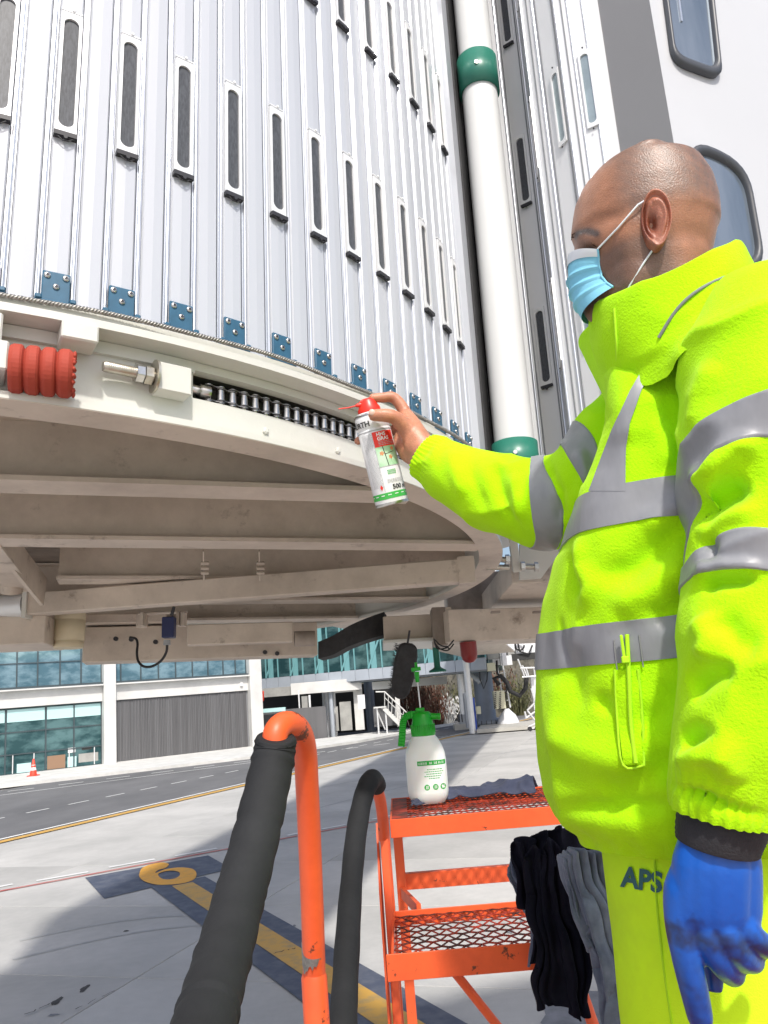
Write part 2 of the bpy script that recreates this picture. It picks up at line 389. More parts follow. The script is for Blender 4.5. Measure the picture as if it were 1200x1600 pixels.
# small damp patch, cracks and tar marks
def blob(name, u, v, r1_, r2_, m, z, n=26, seed=1):
    c = ground(u, v); rng = random.Random(seed)
    ph = [rng.uniform(0, 6) for _ in range(4)]
    pts = []
    for k in range(n):
        a = 2 * math.pi * k / n; r = 1 + .16 * math.sin(3 * a + ph[0]) + .10 * math.sin(5 * a + ph[1]) + .07 * math.sin(9 * a + ph[2])
        pts.append((c.x + r1_ * r * math.cos(a), c.y + r2_ * r * math.sin(a)))
    return sheet(name, pts, m, z)
blob('wet_patch', 905, 1582, .32, .55, 'stain', .004, seed=3)
blob('tar_mark', 89, 1565, .035, .10, 'tar', .004, seed=5); blob('tar_mark', 132, 1545, .03, .10, 'tar', .004, seed=6)
blob('tar_mark', 197, 1455, .03, .03, 'tar', .004, seed=7)
rng = random.Random(4)
for (u0, v0, u1, v1) in ((429, 1492, 462, 1484), (120, 1580, 190, 1545), (40, 1588, 90, 1566)):
    p, q = ground(u0, v0), ground(u1, v1); mb = MB(); n = 14; L = []
    for k in range(n + 1):
        c = p.lerp(q, k / n) + Vector((rng.uniform(-.02, .02), rng.uniform(-.02, .02), 0)); L.append(c)
    for k in range(n):
        if rng.random() < .25: continue
        w = rng.uniform(.006, .016); s_ = strip(L[k], L[k + 1], w, 0); mb.add([(x.x, x.y, .0185) for x in s_], [(0, 1, 2, 3)])
    o = mb.build('crack', 'tar'); o['kind'] = 'structure'

# tyre marks and drip stains on the concrete
mat('tyre_mark', (0.30, 0.30, 0.295), 0.8, col2=(0.41, 0.41, 0.395), scale=6, lo=.3, hi=.65, detail=9)
for k, (p_, q_, w_) in enumerate((((30, 1470), (330, 1432), .16), ((20, 1500), (360, 1446), .12), ((505, 1230), (830, 1170), .22), ((500, 1262), (700, 1216), .18))):
    a_, b_ = ground(*p_), ground(*q_); mb = MB(); n_ = 16; pr_ = None
    for i in range(n_):
        c0_ = a_.lerp(b_, i / n_) + Vector((0, .35 * math.sin(i / n_ * 3), 0)); c1_ = a_.lerp(b_, (i + 1) / n_) + Vector((0, .35 * math.sin((i + 1) / n_ * 3), 0)); s_ = strip(c0_, c1_, w_ * .55, 0); mb.add([(x.x, x.y, .0035) for x in s_], [(0, 1, 2, 3)])
    o = mb.build('tyre_mark', 'tyre_mark'); o['kind'] = 'structure'
rng = random.Random(12)
for k in range(9):
    u_, v_ = rng.uniform(10, 820), rng.uniform(1300, 1590); blob('oil_stain', u_, v_, rng.uniform(.015, .05), rng.uniform(.02, .07), rng.choice(('stain', 'stain')), .0038, seed=40 + k)

# ------------------------------------------------------------------ terminal building
BA = Vector((-17.96, 37.4, 0)); BD = Vector((.826, .563, 0)).normalized(); BN = Vector((BD.y, -BD.x, 0))
UPV = Vector((0, 0, 1))
def bp(s, z, out=0.0): return BA + BD * s + BN * out + UPV * z
bld = thing('terminal_building', bp(4, 0), 'white terminal building with teal windows and a dark grey louvred wall', 'building')
def bbox(s0, s1, z0, z1, o0, o1): m = MB(); return m.box(bp((s0 + s1) / 2, (z0 + z1) / 2, (o0 + o1) / 2), (s1 - s0, o1 - o0, z1 - z0), (BD, BN, UPV))
for s0, s1 in ((4.27, 4.85), (11.93, 12.62), (-3.4, -2.85)): bbox(s0, s1, 0, 9, -.3, .32).build('column', 'building_white', bld, .02)
for s0, s1 in ((-2.84, 4.26), (4.86, 11.92)):
    bbox(s0, s1, 3.07, 3.80, -.3, .02).build('concrete_band', 'building_white', bld)
    bbox(s0, s1, 3.81, 3.88, -.3, .30).build('sill', 'building_white', bld); bbox(s0, s1, 3.885, 3.96, -.3, .16).build('sill', 'mullion', bld)
    bbox(s0, s1, 7.6, 9, -.3, .05).build('parapet', 'building_white', bld)
def glazing(s_list, z_list, gm, back=-.16):
    for a, b in zip(s_list[:-1], s_list[1:]):
        for z0, z1 in zip(z_list[:-1], z_list[1:]):
            p = bbox(a + .025, b - .025, z0 + .025, z1 - .025, back - .012, back).build('window_pane', gm, bld)
            p.rotation_euler = (0, 0, 0)
    for a in s_list: bbox(a - .028, a + .028, z_list[0], z_list[-1], back - .05, back + .05).build('mullion', 'mullion', bld)
    for z in z_list: bbox(s_list[0], s_list[-1], z - .022, z + .022, back - .05, back + .045).build('transom', 'mullion', bld)
glazing([-2.84, -1.5, -.53, .42, 1.33, 2.33, 3.3, 4.26], [3.97, 5.07, 6.3, 7.6], 'teal_glass')
glazing([4.86, 5.2, 6.2, 7.1, 8.0, 8.9, 9.75, 10.6, 11.3, 11.92], [3.97, 5.07, 6.3, 7.6], 'teal_glass')
glazing([-2.84, -1.4, 0, 1.72, 2.98, 4.26], [.12, .98, 1.96, 3.05], 'dark_glass')
for s0, s1 in ((-2.8, -.05), (.05, 1.67), (1.77, 4.22)): bbox(s0, s1, 2.42, 2.98, -.158, -.150).build('blind', 'blind_pale', bld)
for s0, s1, z0, z1, m in ((1.8, 2.6, .15, .75, 'brown_box'), (2.7, 3.1, .15, .62, 'blind_pale'), (2.72, 3.05, .80, 1.02, 'label_white'), (3.35, 3.8, .86, .98, 'dark_void'), (.5, 1.1, .15, .55, 'blind_pale'), (3.2, 4.1, .3, .7, 'concrete_grey')):
    bbox(s0, s1, z0, z1, -.158, -.149).build('counter', m, bld)
for s in (.3, 1.2, 2.75, 3.9): bbox(s, s + .04, .15, .95, -.15, -.12).build('rail_post', 'galvanised', bld)
bbox(4.86, 11.92, .0, .14, -.3, .03).build('plinth', 'building_white', bld)
bbox(4.87, 11.91, .14, 3.06, -.3, -.10).build('louvre_backing', 'groove_grey', bld)
mb = MB(); s = 4.90; rng = random.Random(2)
k = 0
while s < 11.85:
    w = rng.choice((.035, .045, .06)); q = MB(); q = bbox(s, s + w, .15, 3.05, -.10, -.055 + rng.uniform(-.015, .015)); mb.add(q.v, q.f); s += w + rng.choice((.018, .025, .03))
o = mb.build('louvre_slats', 'louvre_grey', bld); o['kind'] = 'stuff'
bbox(11.45, 11.6, 3.32, 3.5, .02, .12).build('lamp', 'label_white', bld)
bbox(-8, 12.6, -.02, 9, -6, -.55).build('wall', 'concrete_grey', bld)
bbox(-3, 12.6, 9, 9.4, -6, .4).build('roof', 'building_white', bld)
mb = MB(); mb.prism([ground(-200, 1262), ground(0, 1232), ground(391, 1186), ground(560, 1161), bp(26, 0, -.3), bp(-12, 0, -.3)], (0, 0, .12))
pv = struct('pavement', mb, 'kerb_white')
# traffic cone
cp = ground(52, 1217); cone = thing('traffic_cone', (cp.x, cp.y, .12), 'red traffic cone with white bands in front of the teal ground floor window', 'traffic cone')
MB().box((cp.x, cp.y, .14), (.40, .40, .04)).build('base', 'cone_red', cone, .01)
MB().lathe([(.15, .0), (.035, .66), (.02, .67)], (cp.x, cp.y, .16), n=20).build('body', 'cone_red', cone)
MB().lathe([(.118, .20), (.094, .32)], (cp.x, cp.y, .16), n=20, cap=False).build('reflective_band', 'label_white', cone)
MB().lathe([(.081, .40), (.064, .48)], (cp.x, cp.y, .16), n=20, cap=False).build('reflective_band', 'label_white', cone)

# ------------------------------------------------------------------ glazed walkway and the bay under it
K0 = at(398, 1078, 50); K1 = at(760, 1041, 43.5); K0.z = K1.z = 0; KD = (K1 - K0).normalized(); KN = Vector((KD.y, -KD.x, 0)); KL = (K1 - K0).length
walk = thing('glazed_walkway', K0, 'raised teal glass walkway with grey panel fascia crossing behind the bridge', 'walkway')
def kbox(a, b, z0, z1, o0, o1): m = MB(); return m.box(K0 + KD * (a + b) / 2 + KN * (o0 + o1) / 2 + UPV * (z0 + z1) / 2, (b - a, o1 - o0, z1 - z0), (KD, KN, UPV))
kz0, kz1 = 3.15, 3.78
n = 17; st = KL / n
for i in range(n): kbox(i * st + .012, (i + 1) * st - .012, kz0, kz1, -.1, .02).build('fascia_panel', 'fascia', walk)
kbox(0, KL, kz0 - .12, 7.2, -3, -.32).build('deck_core', 'dark_glass', walk)
kbox(0, KL, kz0 - .1, kz0 + .02, -3, -.08).build('soffit', 'groove_grey', walk)
for i in range(n):
    kbox(i * st + .03, (i + 1) * st - .03, kz1 + .03, 7, -.05, -.035).build('window_pane', 'dark_glass', walk)
for i in range(0, n + 1): kbox(i * st - .03, i * st + .03, kz1, 7, -.06, .03).build('mullion', 'pale_teal', walk)
for i in range(1, n, 2):
    a = K0 + KD * (i * st) + KN * -.0 + UPV * kz1; b = K0 + KD * ((i + 1) * st) + UPV * 5.6
    MB().bar(a, b, .10, .10).build('brace', 'pale_teal', walk)
    kbox(i * st + .2, i * st + .55, kz1, 7, -.03, .02).build('column', 'pale_teal', walk)
def wbox(u0, v0, u1, v1, t, dep=.3, m='building_white'):      # upright box filling a rectangle of the view at distance t
    a = at(u0, v1, t); b = at(u1, v1, t); top = at(u0, v0, t); d = Vector((b.x - a.x, b.y - a.y, 0)); L = d.length; d.normalize(); n_ = Vector((-d.y, d.x, 0))
    q = MB(); q.box(Vector((a.x, a.y, 0)) + d * L / 2 + n_ * dep / 2 + UPV * ((a.z + top.z) / 2), (L, dep, top.z - a.z), (d, n_, UPV)); return q
bay = thing('service_bay', ground(470, 1172), 'dark open service bay under the glazed walkway with a grey screen wall', 'bay')
def put(par, name, m, *a, **k): return wbox(*a, **k).build(name, m, par)
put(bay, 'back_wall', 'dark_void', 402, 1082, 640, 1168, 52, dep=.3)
put(bay, 'screen_wall', 'louvre_grey', 404, 1112, 513, 1174, 45.5, dep=.2)
put(bay, 'screen_cap', 'blind_pale', 408, 1108, 446, 1114, 45.4, dep=.3)
put(bay, 'beam', 'building_white', 455, 1068, 566, 1086, 47, dep=.5)
put(bay, 'portal_post', 'building_white', 556, 1068, 570, 1141, 47.2, dep=.5)
put(bay, 'portal_lintel', 'building_white', 522, 1070, 557, 1083, 47.4, dep=.5)
put(bay, 'door', 'concrete_grey', 533, 1097, 551, 1142, 46.9, dep=.1)
put(bay, 'door_frame', 'concrete_grey', 526, 1104, 530, 1142, 46.9, dep=.1)
put(bay, 'beam', 'concrete_grey', 410, 1076, 460, 1090, 47.2, dep=.3)
put(bay, 'tank', 'concrete_grey', 472, 1088, 481, 1108, 46.5, dep=.5)
put(bay, 'pipe', 'galvanised', 483, 1086, 486, 1107, 46.4, dep=.1)
put(bay, 'pipe', 'galvanised', 467, 1078, 469, 1108, 46.4, dep=.1)
put(bay, 'beam', 'building_white', 582, 1066, 700, 1078, 47, dep=.4)
q = MB(); q.tube([at(406, 1099, 46.3), at(411, 1094, 46.3), at(411, 1080, 46.3)], .06).build('red_pipe', 'cone_red', bay)
sg = put(None, 'sign_board', 'label_white', 560, 1086, 571, 1108, 44.5, dep=.08); tag(sg, 'blank white hanging board beside the blue grey steel columns', 'board')
def pole(name, u0, v0, u1, v1, t, r, m, label, cat, group=None, n=14, base=None):
    b = at(u1, v1, t); b = ground(u1, v1) if base is None else b; D = (b - Vector(CAM)).dot(Vector(FW)); top = at(u0, v0, D)
    q = MB(); q.tube([b, Vector((b.x, b.y, top.z))], r, n=n); return one(name, q, m, label, cat, group, loc=b)
pole('light_mast', 491, 980, 510, 1151, 0, .11, 'galvanised', 'slim white mast, left of a close pair in front of the glass walkway', 'mast', 'masts and columns under the walkway')
pole('light_mast', 497, 980, 515, 1152, 0, .11, 'galvanised', 'slim white mast, right of a close pair in front of the glass walkway', 'mast', 'masts and columns under the walkway')
pole('down_pipe', 515, 1065, 521, 1153, 0, .13, 'fascia', 'short grey blue post standing right behind the pair of white masts', 'post', 'masts and columns under the walkway')
pole('down_pipe', 520, 1065, 526, 1152, 0, .09, 'galvanised', 'short pale post beside the grey screen wall end', 'post', 'masts and columns under the walkway')
pole('steel_column', 574, 1060, 580, 1143, 0, .26, 'steel_blue', 'thick blue grey steel column holding up the glass walkway', 'column', 'masts and columns under the walkway', n=8)
pole('steel_column', 581, 1060, 586, 1141, 0, .12, 'steel_blue', 'thin blue grey steel column right next to the thick one', 'column', 'masts and columns under the walkway', n=8)
# white stairs
S = thing('access_stairs', ground(600, 1138), 'white steel stairs coming down to the right under the walkway', 'stairs')
ts = 45.0
for dt in (0, 1.0): MB().bar(at(600, 1107, ts + dt), at(630, 1137, ts + dt), .06, .22).build('stringer', 'building_white', S)
for k in range(9):
    f = k / 8; a = at(600 + 30 * f, 1107 + 28 * f, ts); MB().box(a + Vector((0, .5, 0)), (.28, 1.0, .04)).build('step', 'building_white', S)
for dt in (0, 1.0):
    q = MB(); q.tube([at(587, 1081, ts + dt), at(601, 1081, ts + dt), at(640, 1118, ts + dt)], .04, n=6); q.tube([at(601, 1090, ts + dt), at(636, 1124, ts + dt)], .025, n=6)
    for k in range(7):
        f = k / 6; q.tube([at(601 + 36 * f, 1082 + 34 * f, ts + dt), at(601 + 32 * f, 1108 + 28 * f, ts + dt)], .025, n=6)
    q.build('handrail', 'building_white', S)
q = MB(); q.box(at(594, 1105, ts + .5), (.7, 1.1, .06)).build('landing', 'building_white', S)
for u in (589, 602):
    p = at(u, 1106, ts + .1); q = MB(); q.tube([p, (p.x, p.y, 0.0)], .05, n=6).build('leg', 'galvanised', S)
p = at(588, 1108, ts + .1); p2 = at(602, 1140, ts + .1); MB().tube([p, p2], .04, n=6).build('brace', 'galvanised', S)
put(None, 'white_pillar', 'building_white', 621, 1088, 628, 1136, 45.6, dep=.3)
wp = [x for x in COL.objects if x.name.startswith('white_pillar')][0]; tag(wp, 'narrow white pillar rising behind the white steel stairs', 'pillar')
q = put(None, 'grey_screen', 'louvre_grey', 585, 1104, 625, 1136, 47, dep=.2); tag(q, 'dark grey screen behind the white steel stairs', 'screen')

# ------------------------------------------------------------------ rocky slope with scrub on the right
bm = bmesh.new(); NX, NY = 110, 60
rows = []
for j in range(NY + 1):
    row = []
    for i in range(NX + 1):
        x = -6 + i * .34; y = 58 + j * .5
        h = min(1, j / 34) * 11; p = Vector((x * .35, y * .35, 0)); h += (noise.fractal(p, 1.0, 2.0, 6) * 1.6 + noise.noise(p * 5) * .3) * min(1, j / 5)
        row.append(bm.verts.new((x, y, max(-.02, h) if j else -.05)))
    rows.append(row)
for j in range(NY):
    for i in range(NX): bm.faces.new((rows[j][i], rows[j][i + 1], rows[j + 1][i + 1], rows[j + 1][i]))
me = bpy.data.meshes.new('hillside'); bm.to_mesh(me); bm.free(); me.materials.append(MATS['rock']); o = bpy.data.objects.new('hillside', me); COL.objects.link(o); o['kind'] = 'structure'
def bush(u, v, t, h, w, m, label, seed, upright=True, n=170):
    b = at(u, v, t); b.z = 0.0; rng = random.Random(seed); r = thing('dry_bush', b, label, 'bush', 'scrub at the foot of the slope')
    q = MB(); l = MB()
    for k in range(n):
        a = rng.uniform(0, 6.28); rr = w * rng.random() ** .7; s0 = b + Vector((math.cos(a), math.sin(a), 0)) * rr * .4
        e = b + Vector((math.cos(a) * rr, math.sin(a) * rr, h * rng.uniform(.4, 1))); mid = (s0 + e) / 2 + Vector((rng.uniform(-.2, .2), rng.uniform(-.2, .2), .2))
        if k < n * .5: q.tube([s0, mid, e], [.03, .02, .008], n=3, cap=False)
        d = Vector((rng.gauss(0, 1), rng.gauss(0, 1), rng.gauss(0, .6))).normalized(); x, y, z = fr(d)
        for c_ in (mid, e, (mid + e) / 2):
            c_ = c_ + Vector((rng.gauss(0, .15), rng.gauss(0, .15), rng.gauss(0, .15))); l.add([c_ - x * .12, c_ - y * .04, c_ + x * .14, c_ + y * .05], [(0, 1, 2, 3)])
    q.build('stems', m, r); o = l.build('leaves', m, r); o['kind'] = 'stuff'
bush(652, 1142, 50, 4.2, 1.3, 'dry_red', 'tall rust red dry bush behind the green spray bottle', 1, n=260)
bush(682, 1140, 52, 3.2, 1.2, 'dry_red', 'rust red dry bush between the spray bottle and the slim pole', 2)
bush(700, 1135, 53, 1.6, .9, 'building_white', 'low tangle of pale bare twigs right of the slim pole', 3)
bush(728, 1130, 55, 2.6, 1.2, 'bush_green', 'olive green bush behind the thick pole', 4)
bush(812, 1112, 56, 2.6, 1.4, 'bush_green', 'olive green bush behind the white luggage dolly', 5)
bush(790, 1105, 58, 3.4, 1.0, 'dry_red', 'brown scrub behind the striped box', 6)

# ------------------------------------------------------------------ neighbouring stand's equipment, right background
GP = 'equipment of the neighbouring stand'
pole('lamp_pole', 688, 985, 739, 1146, 0, .16, 'galvanised', 'slim pale pole with a dark green cap just right of the spray bottle', 'pole', GP)
pp = ground(728, 1139); tp = thing('support_pole', pp, 'thick shiny white pole on a concrete block with a bolted collar', 'pole', GP)
D = (pp - Vector(CAM)).dot(Vector(FW)); zt = at(715, 985, D).z
MB().tube([pp + UPV * .3, (pp.x, pp.y, zt)], .24, n=20).build('shaft', 'galvanised', tp)
MB().lathe([(.36, 0), (.36, .5)], pp + UPV * .3, n=20).build('collar', 'cabinet_grey', tp)
MB().box(pp + UPV * .15, (1.3, 1.2, .3)).build('plinth', 'concrete_base', tp)
q = MB()
for k in range(12):
    a = k * math.pi / 6; q.box(pp + UPV * .62 + Vector((math.cos(a), math.sin(a), 0)) * .38, (.05, .05, .44))
q.build('bolts', 'black_metal', tp)
col = ground(762, 1136); D = (col - Vector(CAM)).dot(Vector(FW)); ru = thing('neighbour_bridge', col, 'grey column carrying the white drum of the next boarding bridge', 'boarding bridge', GP)
zb = at(762, 1036, D).z
MB().lathe([(.55, 0), (.95, .15), (.95, .35), (.55, .5), (.55, zb)], col, n=28).build('column', 'steel_blue', ru)
MB().lathe([(1.25, zb - .15), (1.45, zb), (1.45, zb + 3.2)], col, n=32).build('drum', 'white_panel', ru)
q = MB()
for k in range(22):
    a = k * 2 * math.pi / 22; q.box(col + Vector((math.cos(a), math.sin(a), 0)) * .96 + UPV * .25, (.03, .03, .3))
q.build('bolts', 'black_metal', ru)
wbox(745, 1022, 781, 1032, D - 1.2, .4).build('drum_lip', 'concrete_grey', ru)
MB().tube([at(728, 1046, D), at(750, 1066, D - .6)], .14, n=8).build('strut', 'cabinet_grey', ru)
MB().tube([at(749, 1038, D - 1.1), at(750, 1062, D - 1.1), at(756, 1076, D - 1.1), at(761, 1062, D - 1.1), at(762, 1038, D - 1.1)], .03, n=5).build('cable', 'black_rubber', ru)
def eq(name, m, u0, v0, u1, v1, t, dep, label, cat, base=False):
    q = wbox(u0, v0, u1, v1, t, dep); return one(name, q, m, label, cat, GP, .01)
eq('junction_box', 'cream_box', 762, 1036, 775, 1049, D - 1.6, .3, 'small cream junction box fixed beside the grey column top', 'box')
cb = eq('equipment_cabinet', 'cabinet_grey', 730, 1083, 743, 1138, D - 2.2, .7, 'tall grey cabinet standing left of the grey column', 'cabinet')
q = wbox(741, 1094, 743.5, 1138, D - 2.3, .1).build('cabinet_edge', 'label_white'); tag(q, 'white edge strip down the right side of the tall grey cabinet', 'strip', GP)
bpz = wbox(743.5, 1090, 747, 1147, D - 3.2, .25); one('blue_pipe', bpz, 'pipe_blue', 'bright blue upright pipe in front of the tall grey cabinet', 'pipe', GP)
eq('meter_box', 'cream_box', 745, 1104, 752, 1116, D - 3.5, .25, 'cream meter box fixed to the blue pipe', 'box')
hb = thing('warning_box', at(781, 1108, D - 1.8), 'cream box with black and yellow hazard stripes right of the column', 'box', GP)
wbox(774, 1080, 791, 1108, D - 1.8, .6).build('case', 'cream_box', hb)
for k in range(9):
    v = 1081 + k * 3; p = at(772.4, v + 2.2, D - 1.83); p2 = at(775.6, v, D - 1.83); MB().bar(p, p2, .03, .05).build('stripe', 'black_metal', hb)
    p = at(780.4, v + 2.2, D - 1.83); p2 = at(783, v, D - 1.83); MB().bar(p, p2, .03, .05).build('stripe', 'black_metal', hb)
bb = ground(795, 1135); bell = thing('hydrant_cover', bb, 'white domed base standing right of the grey column', 'dome', GP)
MB().lathe([(.62, 0), (.60, .25), (.45, .6), (.2, .85), (.12, .95)], bb, n=24).build('dome', 'white_panel', bell)
for s_ in (-.12, .2):
    MB().tube([bb + Vector((s_, 0, 1.0)), bb + Vector((s_ - .25, 0, 4.6))], .05, n=8).build('mast', 'galvanised', bell)
for k in range(5): MB().bar(bb + Vector((-.14, 0, 1.4 + k * .5)), bb + Vector((.14, 0, 1.4 + k * .5)), .05, .05).build('rung', 'galvanised', bell)
Dh = (bb - Vector(CAM)).dot(Vector(FW))
q = MB(); q.tube([Vector(x) for x in (at(780, 1070, Dh), at(772, 1060, Dh), at(782, 1056, Dh), at(792, 1066, Dh), at(797, 1080, Dh), at(812, 1087, Dh), at(821, 1076, Dh), at(823, 1055, Dh))], .13, n=8)
one('black_hose', q, 'black_rubber', 'thick black hose looping between the masts and the walkway', 'hose', GP)
q = MB(); q.tube([at(775, 1090, Dh), at(790, 1098, Dh), at(792, 1070, Dh), at(777, 1052, Dh), at(776, 1032, Dh)], .06, n=6); one('black_cable', q, 'black_rubber', 'thin black cable rising beside the striped box', 'cable', GP)
up = thing('upper_walkway', at(820, 1055, Dh), 'white framed service walkway high beside the worker', 'walkway', GP)
put(up, 'housing', 'white_panel', 807, 990, 846, 1022, Dh, dep=1.5); put(up, 'housing', 'concrete_grey', 794, 990, 807, 1025, Dh, dep=1.0)
put(up, 'beam', 'white_panel', 783, 1025, 801, 1040, Dh - .3, dep=.4); put(up, 'post', 'white_panel', 786, 985, 793, 1040, Dh - .4, dep=.3)
put(up, 'deck', 'dark_void', 800, 1022, 843, 1032, Dh - .1, dep=1.2)
q = MB()
for a, b in (((809, 1030), (820, 1058)), ((816, 1040), (824, 1058)), ((816, 1058), (846, 1056)), ((813, 1044), (846, 1043)), ((822, 1044), (826, 1057)), ((834, 1044), (836, 1057))): q.tube([at(*a, Dh - .6), at(*b, Dh - .6)], .05, n=5)
q.build('frame', 'galvanised', up)
q = MB(); q.tube([at(812 + 7 * math.cos(a), 1008 + 8 * math.sin(a), Dh - .1) for a in np.linspace(0, 5.6, 16)], .05, n=5); q.tube([at(808, 1000, Dh - .12), at(812, 1018, Dh - .12), at(826, 1022, Dh - .12), at(832, 1008, Dh - .12)], .05, n=5)
q.build('cable', 'black_rubber', up)
dl = thing('luggage_dolly', ground(834, 1142), 'white tube frame dolly on small wheels just left of the worker', 'dolly', GP)
q = MB(); Dd = (ground(834, 1142) - Vector(CAM)).dot(Vector(FW)) - .2
for a, b in (((824, 1110), (838, 1096)), ((824, 1110), (836, 1126)), ((836, 1126), (850, 1100)), ((820, 1112), (822, 1122)), ((822, 1122), (836, 1112)), ((830, 1076), (842, 1120)), ((826, 1136), (846, 1126)), ((827, 1140), (846, 1134)), ((838, 1096), (852, 1096))): q.tube([at(*a, Dd), at(*b, Dd)], .05, n=5)
q.build('frame', 'galvanised', dl)
for u, v in ((828, 1139), (839, 1138)): MB().lathe([(.11, -.04), (.11, .04)], at(u, v, Dd - .1), (0, 1, 0), n=12).build('wheel', 'black_rubber', dl)
put(None, 'white_wall_post', 'white_panel', 835, 1058, 846, 1110, Dh + .5, dep=.2)
wp = [x for x in COL.objects if x.name.startswith('white_wall_post')][0]; tag(wp, 'white upright board behind the dolly frame at the worker elbow', 'board', GP)
mb = MB(); mb.prism([ground(745, 1146), ground(752, 1138), ground(860, 1128), ground(860, 1137)], (0, 0, .18)); o = mb.build('equipment_kerb', 'concrete_base'); o['kind'] = 'structure'
# ------------------------------------------------------------------ the boarding bridge (built in its own slightly tilted frame)
MWm = Matrix([list(r) for r in np.array([XW, UW, FW]).T]); MBm = Matrix([list(r) for r in np.array([XB, UB, FB]).T])
TB3 = MWm @ MBm.transposed(); TB = Matrix.Translation(Vector(CAM)) @ TB3.to_4x4()
def bw(p): return TB @ Vector(p)             # bridge frame -> world
BR = bpy.data.objects.new('boarding_bridge', None); COL.objects.link(BR); BR.matrix_world = TB
BR['_base'] = (0, 0, 0)
tag(BR, 'white aircraft boarding bridge with a round slatted curtain, ring beam and beige underside', 'boarding bridge')
C0 = (-1.45, 2.775); RC = 1.83
CV = Vector((C0[0], C0[1], 0))
def cy(th, r, z): a = R_(th); return Vector((C0[0] + r * math.cos(a), C0[1] + r * math.sin(a), z))
def rad(th): a = R_(th); return Vector((math.cos(a), math.sin(a), 0))
def tan(th): a = R_(th); return Vector((-math.sin(a), math.cos(a), 0))
ZV = Vector((0, 0, 1))
def place(th, r=0.0, z=0.0):                 # local x = tangent, y = outward, z = up
    t, n = tan(th), rad(th); p = cy(th, r, z)
    return Matrix(((t.x, n.x, 0, p.x), (t.y, n.y, 0, p.y), (0, 0, 1, p.z), (0, 0, 0, 1)))
ZC0, ZC1 = .700, 3.9
DTH = 1.6667
TH0 = -59.86
# backing, slats, rails
MB().arc(C0, RC - .03, RC - .012, ZC0, ZC1, -85, 40, 90).build('curtain_backing', 'groove_grey', BR)
w = RC * R_(DTH)
def inst(name, mesh, mt, parent=BR, label=None, mat4=None):
    o = bpy.data.objects.new(name, mesh); COL.objects.link(o); o.parent = parent; o.matrix_local = mt
    return o
def meshof(mb, m, bevel=0.0):
    o = mb.build('tmp', m, None, bevel, (0, 0, 0)); me = o.data; bpy.data.objects.remove(o); return me
q = MB(); H = ZC1 - ZC0
pw = w - .0125
q.prism([(-pw / 2, -.004, 0), (-pw / 2, .0, 0), (-pw / 2 + .003, .0035, 0), (0, .0045, 0), (pw / 2 - .003, .0035, 0), (pw / 2, 0, 0), (pw / 2, -.004, 0)], (0, 0, H)); slat_me = meshof(q, 'slat_white')
q = MB()
for sx in (-1,):                                # a rounded aluminium rail with a flat lip each side
    pr = [(-.0052, -.006, 0), (-.0052, .001, 0), (-.0030, .001, 0)] + [(-.0034 * math.cos(a), .002 + .0048 * math.sin(a), 0) for a in np.linspace(0.1, math.pi - .1, 7)] + [(.0030, .001, 0), (.0052, .001, 0), (.0052, -.006, 0)]
    q.prism(pr, (0, 0, H))
rail_me = meshof(q, 'aluminium')
th_list = [TH0 + k * DTH for k in range(-14, 38)]
for th in th_list:
    inst('curtain_slat', slat_me, place(th, RC, ZC0)); inst('curtain_rail', rail_me, place(th + DTH / 2, RC, ZC0))
# window: raised frame with an oval opening, dark mesh pane behind, hinge lip below
def oval(wd, h, n=8, r=None):
    r = r or wd / 2; pts = []
    for cx, cz, a0 in ((wd / 2 - r, h / 2 - r, 0), (-wd / 2 + r, h / 2 - r, 90), (-wd / 2 + r, -h / 2 + r, 180), (wd / 2 - r, -h / 2 + r, 270)):
        for k in range(n + 1): a = R_(a0 + 90 * k / n); pts.append((cx + r * math.cos(a), cz + r * math.sin(a)))
    return pts
def frame_ring(wo, ho, ro, wi, hi, ri, d0, d1, n=8):
    A = oval(wo, ho, n, ro); B = oval(wi, hi, n, ri); m = len(A); q = MB()
    vs = [(x, d1, z) for x, z in A] + [(x, d1, z) for x, z in B] + [(x, d0, z) for x, z in A] + [(x, d0, z) for x, z in B]; fs = []
    for i in range(m):
        j = (i + 1) % m; fs += [(i, j, m + j, m + i), (i, 2 * m + i, 2 * m + j, j), (m + i, m + j, 3 * m + j, 3 * m + i)]
    return q.add(vs, fs)
q = frame_ring(.037, .262, .003, .026, .236, .0128, .003, .0095); wf_me = meshof(q, 'window_frame')
q = MB(); pts = oval(.0265, .237, 8, .013); q.prism([(x, .0045, z) for x, z in pts], (0, .0012, 0)); wp_me = meshof(q, 'mesh_pane')
q = MB(); q.box((0, .009, -.137), (.039, .012, .009)); q.tube([(-.014, .012, -.142), (-.005, .013, -.150), (.005, .013, -.150), (.014, .012, -.142)], .0012, n=5); q.lathe([(.0035, 0), (.0035, .006)], (0, .012, -.145), (0, 1, 0), n=8)
wl_me = meshof(q, 'black_metal')
q = MB(); q.box((0, .006, .1355), (.036, .006, .003)); q.lathe([(.003, 0), (.003, .004)], (.002, .007, .139), (0, 1, 0), n=8); q.tube([(-.014, .007, .134), (-.006, .008, .139), (.008, .008, .139), (.015, .007, .134)], .0008, n=4)
wt_me = meshof(q, 'window_frame')
for k in range(-2, 17):
    th = TH0 + k * 2 * DTH
    for rw in range(4):
        z = 1.172 + .645 * rw - .0013 * max(0, k) * (1 if rw >= 0 else 0)
        p = proj(bw(cy(th, RC, z)));
        if not (-60 < p[0] < 1300 and -260 < p[1] < 900): continue
        wv = inst('curtain_window', wf_me, place(th, RC, z)); I = Matrix()
        inst('window_pane', wp_me, I, wv); inst('hinge_lip', wl_me, I, wv); inst('top_latch', wt_me, I, wv)
